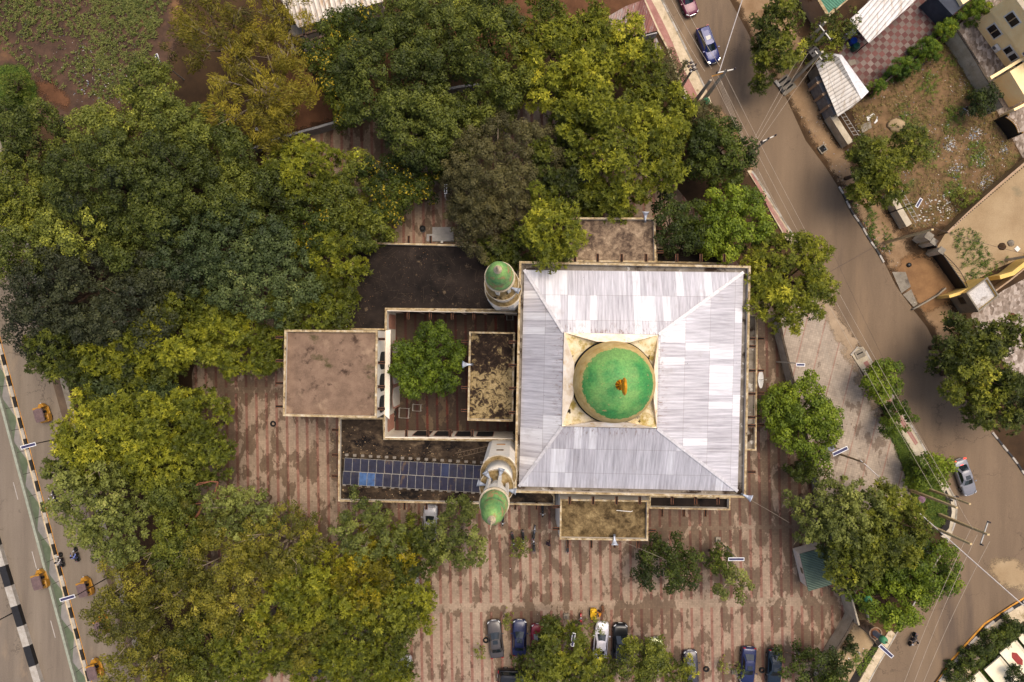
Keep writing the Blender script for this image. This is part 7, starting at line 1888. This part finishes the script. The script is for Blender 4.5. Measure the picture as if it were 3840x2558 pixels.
for p, q in zip(pts[2:], up_): m.tube(p, q, .02)
m.build('trim', GOLD, fg)
for f_ in (0, 1):
    p = A + d_ * f_; m = MB(); m.box((p.x, p.y, 1.15), (.22, .22, 2.3)); m.build('post', GB_, fg); m = MB(); m.lathe([(.02, 2.3), (.12, 2.38), (.12, 2.46), (.02, 2.6)], p, n=12); m.build('post_cap', GOLD, fg)
# cream house at the top right
hs = empty('cream_house', 'two-storey cream house with white-framed windows in the top right corner', 'house', P(3760, 100, 0), world=True)
A, B = P(3652, 88, 0), P(3796, 288, 0); D = (B - A); Dn = D.normalized(); Nn = Vector((D.y, -D.x, 0)).normalized()
if Nn.x > 0: Nn = -Nn
dp = -Nn * 9
m = MB(); m.prism([A.xy, B.xy, (B + dp).xy, (A + dp).xy], 0, 3.5); m.build('lower_wall', CREAM, hs)
A2, B2 = A + Nn * .35 - Dn * .25, A + D * .78 + Nn * .35
m = MB(); m.prism([A2.xy, B2.xy, (B2 + dp).xy, (A2 + dp).xy], 3.4, 7.2, bottom=True); m.build('upper_wall', CREAM, hs)
A3, B3 = A + D * .78, B
m = MB(); m.prism([(A3 + dp * .02).xy, (B3 + dp * .02).xy, (B3 + dp).xy, (A3 + dp).xy], 3.5, 7.0); m.build('upper_wall', CREAM, hs)
m = MB(); m.sheet([Vector((p.x, p.y, 7.22)) for p in (A2, B2, B2 + dp, A2 + dp)]); m.build('roof', PALECONC, hs)
def house_window(base, z_, w_, h_, mull=True):
    o = MB(); rz_ = math.atan2(Dn.y, Dn.x); c_ = base + Vector((0, 0, z_))
    o.box(c_ + Nn * .03, (w_ + .3, .08, h_ + .3), rz=rz_); wf = o.build('window', WHITEP, hs)
    o = MB(); o.box(c_ + Nn * .07, (w_, .06, h_), rz=rz_); o.build('pane', plain('dark_pane', '#12161c', .12), wf, origin=hs.location)
    if mull: o = MB(); o.box(c_ + Nn * .11, (.12, .05, h_), rz=rz_); o.build('mullion', plain('tan_mullion', '#a58e6c', .7), wf, origin=hs.location)
house_window(A + D * .27, 1.85, 1.5, 1.25); house_window(A2 + D * .30, 5.3, 1.5, 1.25)
house_window(A + D * .62, 1.9, .7, 1.1, False); house_window(A + D * .745, 1.9, .7, 1.1, False); house_window(A + D * .90, 2.0, .7, 1.1, False)
for base, z_ in ((A + D * .50, .9), (A3 + D * .03, 4.0)):
    c_ = base + Nn * .28 + Vector((0, 0, z_)); m = MB(); m.box(c_, (.9, .4, .62), rz=math.atan2(Dn.y, Dn.x)); a_ = m.build('air_conditioner', WHITEP, hs)
    m = MB(); rot = Matrix.Rotation(math.atan2(Nn.y, Nn.x), 3, 'Z') @ Matrix.Rotation(R(90), 3, 'Y'); m.lathe([(.02, .21), (.24, .215)], c_ - Dn * .18, n=16, rot=rot, cap=False); m.build('fan', plain('grey_fan', '#5d5d5f', .6), a_, origin=hs.location)
hw_ = empty('house_wing', 'low cream wing of the corner house with a long parapet arm', 'house', P(3800, 330, 0), world=True)
m = MB(); m.bar(P(3716, 292, 3.2) - Vector((0, 0, .35)), P(3860, 205, 3.2) - Vector((0, 0, .35)), .35, .7); m.build('parapet_arm', CREAM, hw_)
m = MB(); p0, p1 = P(3716, 292, 3.2), P(3790, 247, 3.2); m.box((p0.x + .3, p0.y + .2, 1.4), (.3, .3, 2.8)); m.build('post', CREAM, hw_)
m = MB(); m.prism([P(x, y, 3.0).xy for x, y in ((3787, 268), (3850, 372), (3960, 300), (3900, 195))], 0, 3.0); m.build('wall', CREAM, hw_)
wall_line('cream_beam', [(3803, 412), (3850, 388), (3900, 360)], .3, 2.6, CREAM, 'short cream wall arm above the ornate gate')
# grey roof at the top between courtyard and house
gb = empty('grey_building', 'dark grey flat roof with a cream end wall at the top of the checkered courtyard', 'building', P(3560, -10, 0), world=True)
m = MB(); m.prism([P(x, y, 3).xy for x, y in ((3500, -20), (3572, 56), (3640, 0), (3590, -80))], 0, 3.0); m.build('wall', mottled('blue_grey_roof', [(.3, '#3c3f47'), (.7, '#565a63')], .6, 7), gb)
m = MB(); m.prism([P(x, y, 3.6).xy for x, y in ((3590, -20), (3612, 16), (3650, -10), (3630, -60))], 0, 3.6); m.build('end_wall', CREAM, gb)
# roundabout cream panels
for k, (x, y, lab) in enumerate(((3660, 2575, 'cream slab with a dark red shape, cut by the bottom edge'), (3738, 2520, 'plain cream slab between the two with red shapes'), (3795, 2458, 'cream slab with a dark red hexagon on the roundabout strip'), (3862, 2400, 'cream slab cut by the right edge'))):
    e = empty('cream_slab', lab, 'sign panel', P(x, y, 0), R(40), 'cream slabs on the roundabout strip')
    m = MB(); m.box((0, 0, .8), (2.4, 3.8, .18)); m.build('panel', mottled('cream_panel', [(.3, '#d8c9a6'), (.7, '#e9dec2')], .6, 6), e)
    m = MB(); m.box((1.25, 0, .78), (.3, 3.9, .3)); m.build('rib', plain('pale_rib', '#c9bda0', .7), e)
    if k in (0, 2):
        m = MB(); m.sheet([(x_ * .42, y_ * .95, .9) for x_, y_ in ((-1, -.6), (0, -1.1), (1, -.6), (1, .6), (0, 1.1), (-1, .6))]); m.build('red_shape', plain('dark_red_shape', '#8e2f28', .7), e)
    m = MB()
    for sx in (-1, 1):
        for sy in (-1.6, 1.6): m.box((sx, sy, .36), (.12, .12, .72))
    m.build('legs', DP, e)
# yard furniture and heaps
for px, py, rx_, ry_, h, mat, nm, lab in ((3362, 470, 38, 28, .7, SAND, 'sand_heap', 'cone of orange sand in the vacant lot above the tufted trees'), (3790, 912, 14, 13, .3, CONC, 'rubble_heap', 'small grey rubble heap in the sandy lot'),
                                          (3796, 1190, 20, 16, .5, RED_EARTH, 'red_heap', 'red earth heap on the stone yard'), (3757, 925, 16, 14, .3, EARTH, 'earth_heap', 'small brown earth heap in the sandy lot')):
    m = MB(); n_ = 24; a_, b_ = M2(rx_), M2(ry_); rg_ = random.Random(px); lp_ = []
    for f_, z_ in ((1, .01), (.75, .3), (.45, .7), (.2, .95), (.02, 1)):
        lp_.append([(a_ * f_ * math.cos(6.283 * k / n_) * rg_.uniform(.92, 1.08), b_ * f_ * math.sin(6.283 * k / n_) * rg_.uniform(.92, 1.08), h * z_) for k in range(n_)])
    m.loft(lp_); o = m.build(nm, mat, smooth=True); o.location = P(px, py, 0) + Vector((0, 0, .02)); tag(o, lab, 'heap')
t = MB(); t.box((0, 0, .06), (.55, .55, .12), rz=R(45)); o = t.build('concrete_slab', WHITEP); o.location = P(3813, 934, 0); tag(o, 'square white slab lying in the sandy lot', 'slab')
for pts_, lab in ((((3248, 440), (3275, 425), (3280, 432), (3258, 446), (3262, 452), (3252, 455)), 'bent white sheet lying in the vacant lot'), (((3276, 462), (3290, 440), (3286, 438), (3290, 455), (3281, 464)), 'narrow white scrap beside the bent white sheet')):
    m = MB(); m.prism([P(x, y).xy for x, y in pts_], .03, .1); c_ = P(*pts_[0]); tag(m.build('white_sheet', WHITEP, origin=(c_.x, c_.y, 0)), lab, 'scrap')
m = MB(); m.prism([P(x, y).xy for x, y in ((3225, 470), (3262, 455), (3268, 480), (3232, 500))], .02, .12); c_ = P(3245, 478); tag(m.build('broken_slab', CONC, origin=(c_.x, c_.y, 0)), 'broken grey concrete slab below the white scraps', 'slab')
ob = MB(); ob.lathe([(.2, 0), (.3, .05), (.28, .2), (.1, .26)], n=12); o = ob.build('black_bag', BLK, smooth=True); o.location = P(3407, 994, 0) + Vector((0, 0, .02)); tag(o, 'black bag lying on the entrance earth', 'bag')
cv = empty('grey_tank', 'grey covered water tank beside the boundary wall, under the spreading tree', 'tank', P(3098, 1672, 0), R(15))
m = MB(); m.lathe([(.55, 0), (.58, .2), (.58, 1.1), (.45, 1.4), (.1, 1.5)], n=26); m.build('body', plain('grey_tank_plastic', '#8b8e98', .5), cv, smooth=True); m = MB(); m.lathe([(.16, 1.48), (.16, 1.56), (.02, 1.58)], n=14); m.build('lid', BLK, cv)
ut = empty('parasol', 'pinkish faded parasol lying open on the grass strip by the tan poles', 'parasol', P(3424, 1860, 0), 0)
m = MB(); n_ = 10
for k in range(n_):
    a0, a1 = 6.283 * k / n_, 6.283 * (k + 1) / n_; m.face([(0, 0, 2.1), (.48 * math.cos(a0), .48 * math.sin(a0), 1.85), (.48 * math.cos(a1), .48 * math.sin(a1), 1.85)])
m.build('canopy', plain('faded_pink_cloth', '#7d5f6c', .9, var=.2), ut); m = MB(); m.tube((0, 0, 0), (0, 0, 2.08), .02); m.build('stick', DP, ut)
for px, py, sx, col, lab in ((3425, 2035, .9, '#2c5aa8', 'blue tarpaulin scrap under the corner trees'), (3472, 2030, .6, '#b8482c', 'orange-red cloth under the corner trees'), (3438, 2048, .7, '#b9b5b2', 'white sack under the corner trees')):
    m = MB(); rg_ = random.Random(px); n_ = 9
    rim = [(sx * math.cos(6.283 * k / n_) * rg_.uniform(.5, 1), sx * .6 * math.sin(6.283 * k / n_) * rg_.uniform(.5, 1), rg_.uniform(0, .15)) for k in range(n_)]
    for k in range(n_): m.face([(0, 0, .35), rim[k], rim[(k + 1) % n_]])
    o = m.build('tarpaulin', plain('cloth_' + col.lstrip('#'), col, .8)); o.location = P(px, py, 0) + Vector((0, 0, 2.2)); tag(o, lab, 'tarpaulin')
# manholes, tyre planters, frames in the courtyard
for px, py, lab in ((1025, 1589, 'black tyre lying on the striped paving below the pavilion'), (1585, 857, 'dark round drain cover on the paved lane'), (1822, 2400, 'dark tyre beside the grey parked car'), (2648, 2508, 'brown tyre planter on the paving near the charcoal hatchback'), (2857, 2512, 'dark tyre between the blue and the teal-black cars')):
    e = MB(); e.lathe([(.18, 0), (.34, 0), (.38, .1), (.34, .2), (.2, .2), (.18, .1)], n=24, cap=False); o = e.build('tyre', TYRE, smooth=True); o.location = P(px, py, 0) + Vector((0, 0, .01)); tag(o, lab, 'tyre', 'loose tyres')
def rack_frame(px, py, w_, l_, rz_, label):
    e = empty('metal_rack', label, 'rack', P(px, py, .4), rz_); e.location.z = .014; m = MB()
    for z_ in (.85,):
        for s_ in (-1, 1): m.tube((s_ * w_ / 2, -l_ / 2, z_), (s_ * w_ / 2, l_ / 2, z_), .025); m.tube((s_ * w_ / 2.3, -l_ / 2, z_), (s_ * w_ / 2.3, l_ / 2, z_), .02); m.tube((-w_ / 2, s_ * l_ / 2, z_), (w_ / 2, s_ * l_ / 2, z_), .025)
    m.build('frame', STEEL, e); m = MB()
    for sx in (-1, 1):
        for sy in (-1, 1): m.tube((sx * w_ / 2, sy * l_ / 2, 0), (sx * w_ / 2, sy * l_ / 2, .85), .025)
    m.build('legs', STEEL, e)
rack_frame(1517, 1548, 1.25, 1.2, R(-3), 'empty steel bier frame in the courtyard, lower left')
rack_frame(1565, 1528, 1.05, .8, R(-3), 'smaller steel frame right of the larger one in the courtyard')
rack_frame(1912, 1190, .8, .7, 0, 'grey steel frame at the top right of the courtyard')
for px, py, lab in ((1478, 1571, 'dark pot by the courtyard wall, lower left'), (1479, 1548, 'black pot above the other one by the courtyard wall')):
    m = MB(); m.lathe([(.2, 0), (.3, .25), (.28, .45), (.2, .5), (.16, .4), (.02, .35)], n=18); o = m.build('pot', plain('dark_pot', '#2b2a24', .7), smooth=True); o.location = P(px, py, 0) + Vector((0, 0, .02)); tag(o, lab, 'pot')
st_ = MB(); st_.box((0, 0, .15), (3.4, .9, .3)); st_.box((.3, .9, .08), (2.6, .9, .16)); o = st_.build('entrance_step', GREYWALL); o.location = P(1652, 893, 0) + Vector((0, 0, .008)); tag(o, 'grey concrete platform with a white lid at the end of the paved lane', 'platform')
mm_ = MB(); mm_.box((0, 0, 0), (.3, .26, .06)); o = mm_.build('white_tray', WHITEP); o.location = P(1657, 907, .35); tag(o, 'small white tray on the grey platform of the paved lane', 'tray')
dr_ = MB(); dr_.lathe([(.35, 0), (.35, .03), (.02, .04)], n=20); o = dr_.build('drain_cover', BLK); o.location = P(1586, 862, 0) + Vector((0, 0, .02)); tag(o, 'flat black cover on the paved lane beside the dark ring', 'drain cover')
# stained structure at the far left edge
wl = wall_line('ruined_wall', [(-30, 370), (5, 410), (22, 470), (30, 540), (12, 600)], .9, 1.6, mottled('ruined_masonry', [(.3, '#4a3f36'), (.7, '#8a7a68')], 1.6, 8), 'stained broken wall at the far left edge below the weeds')
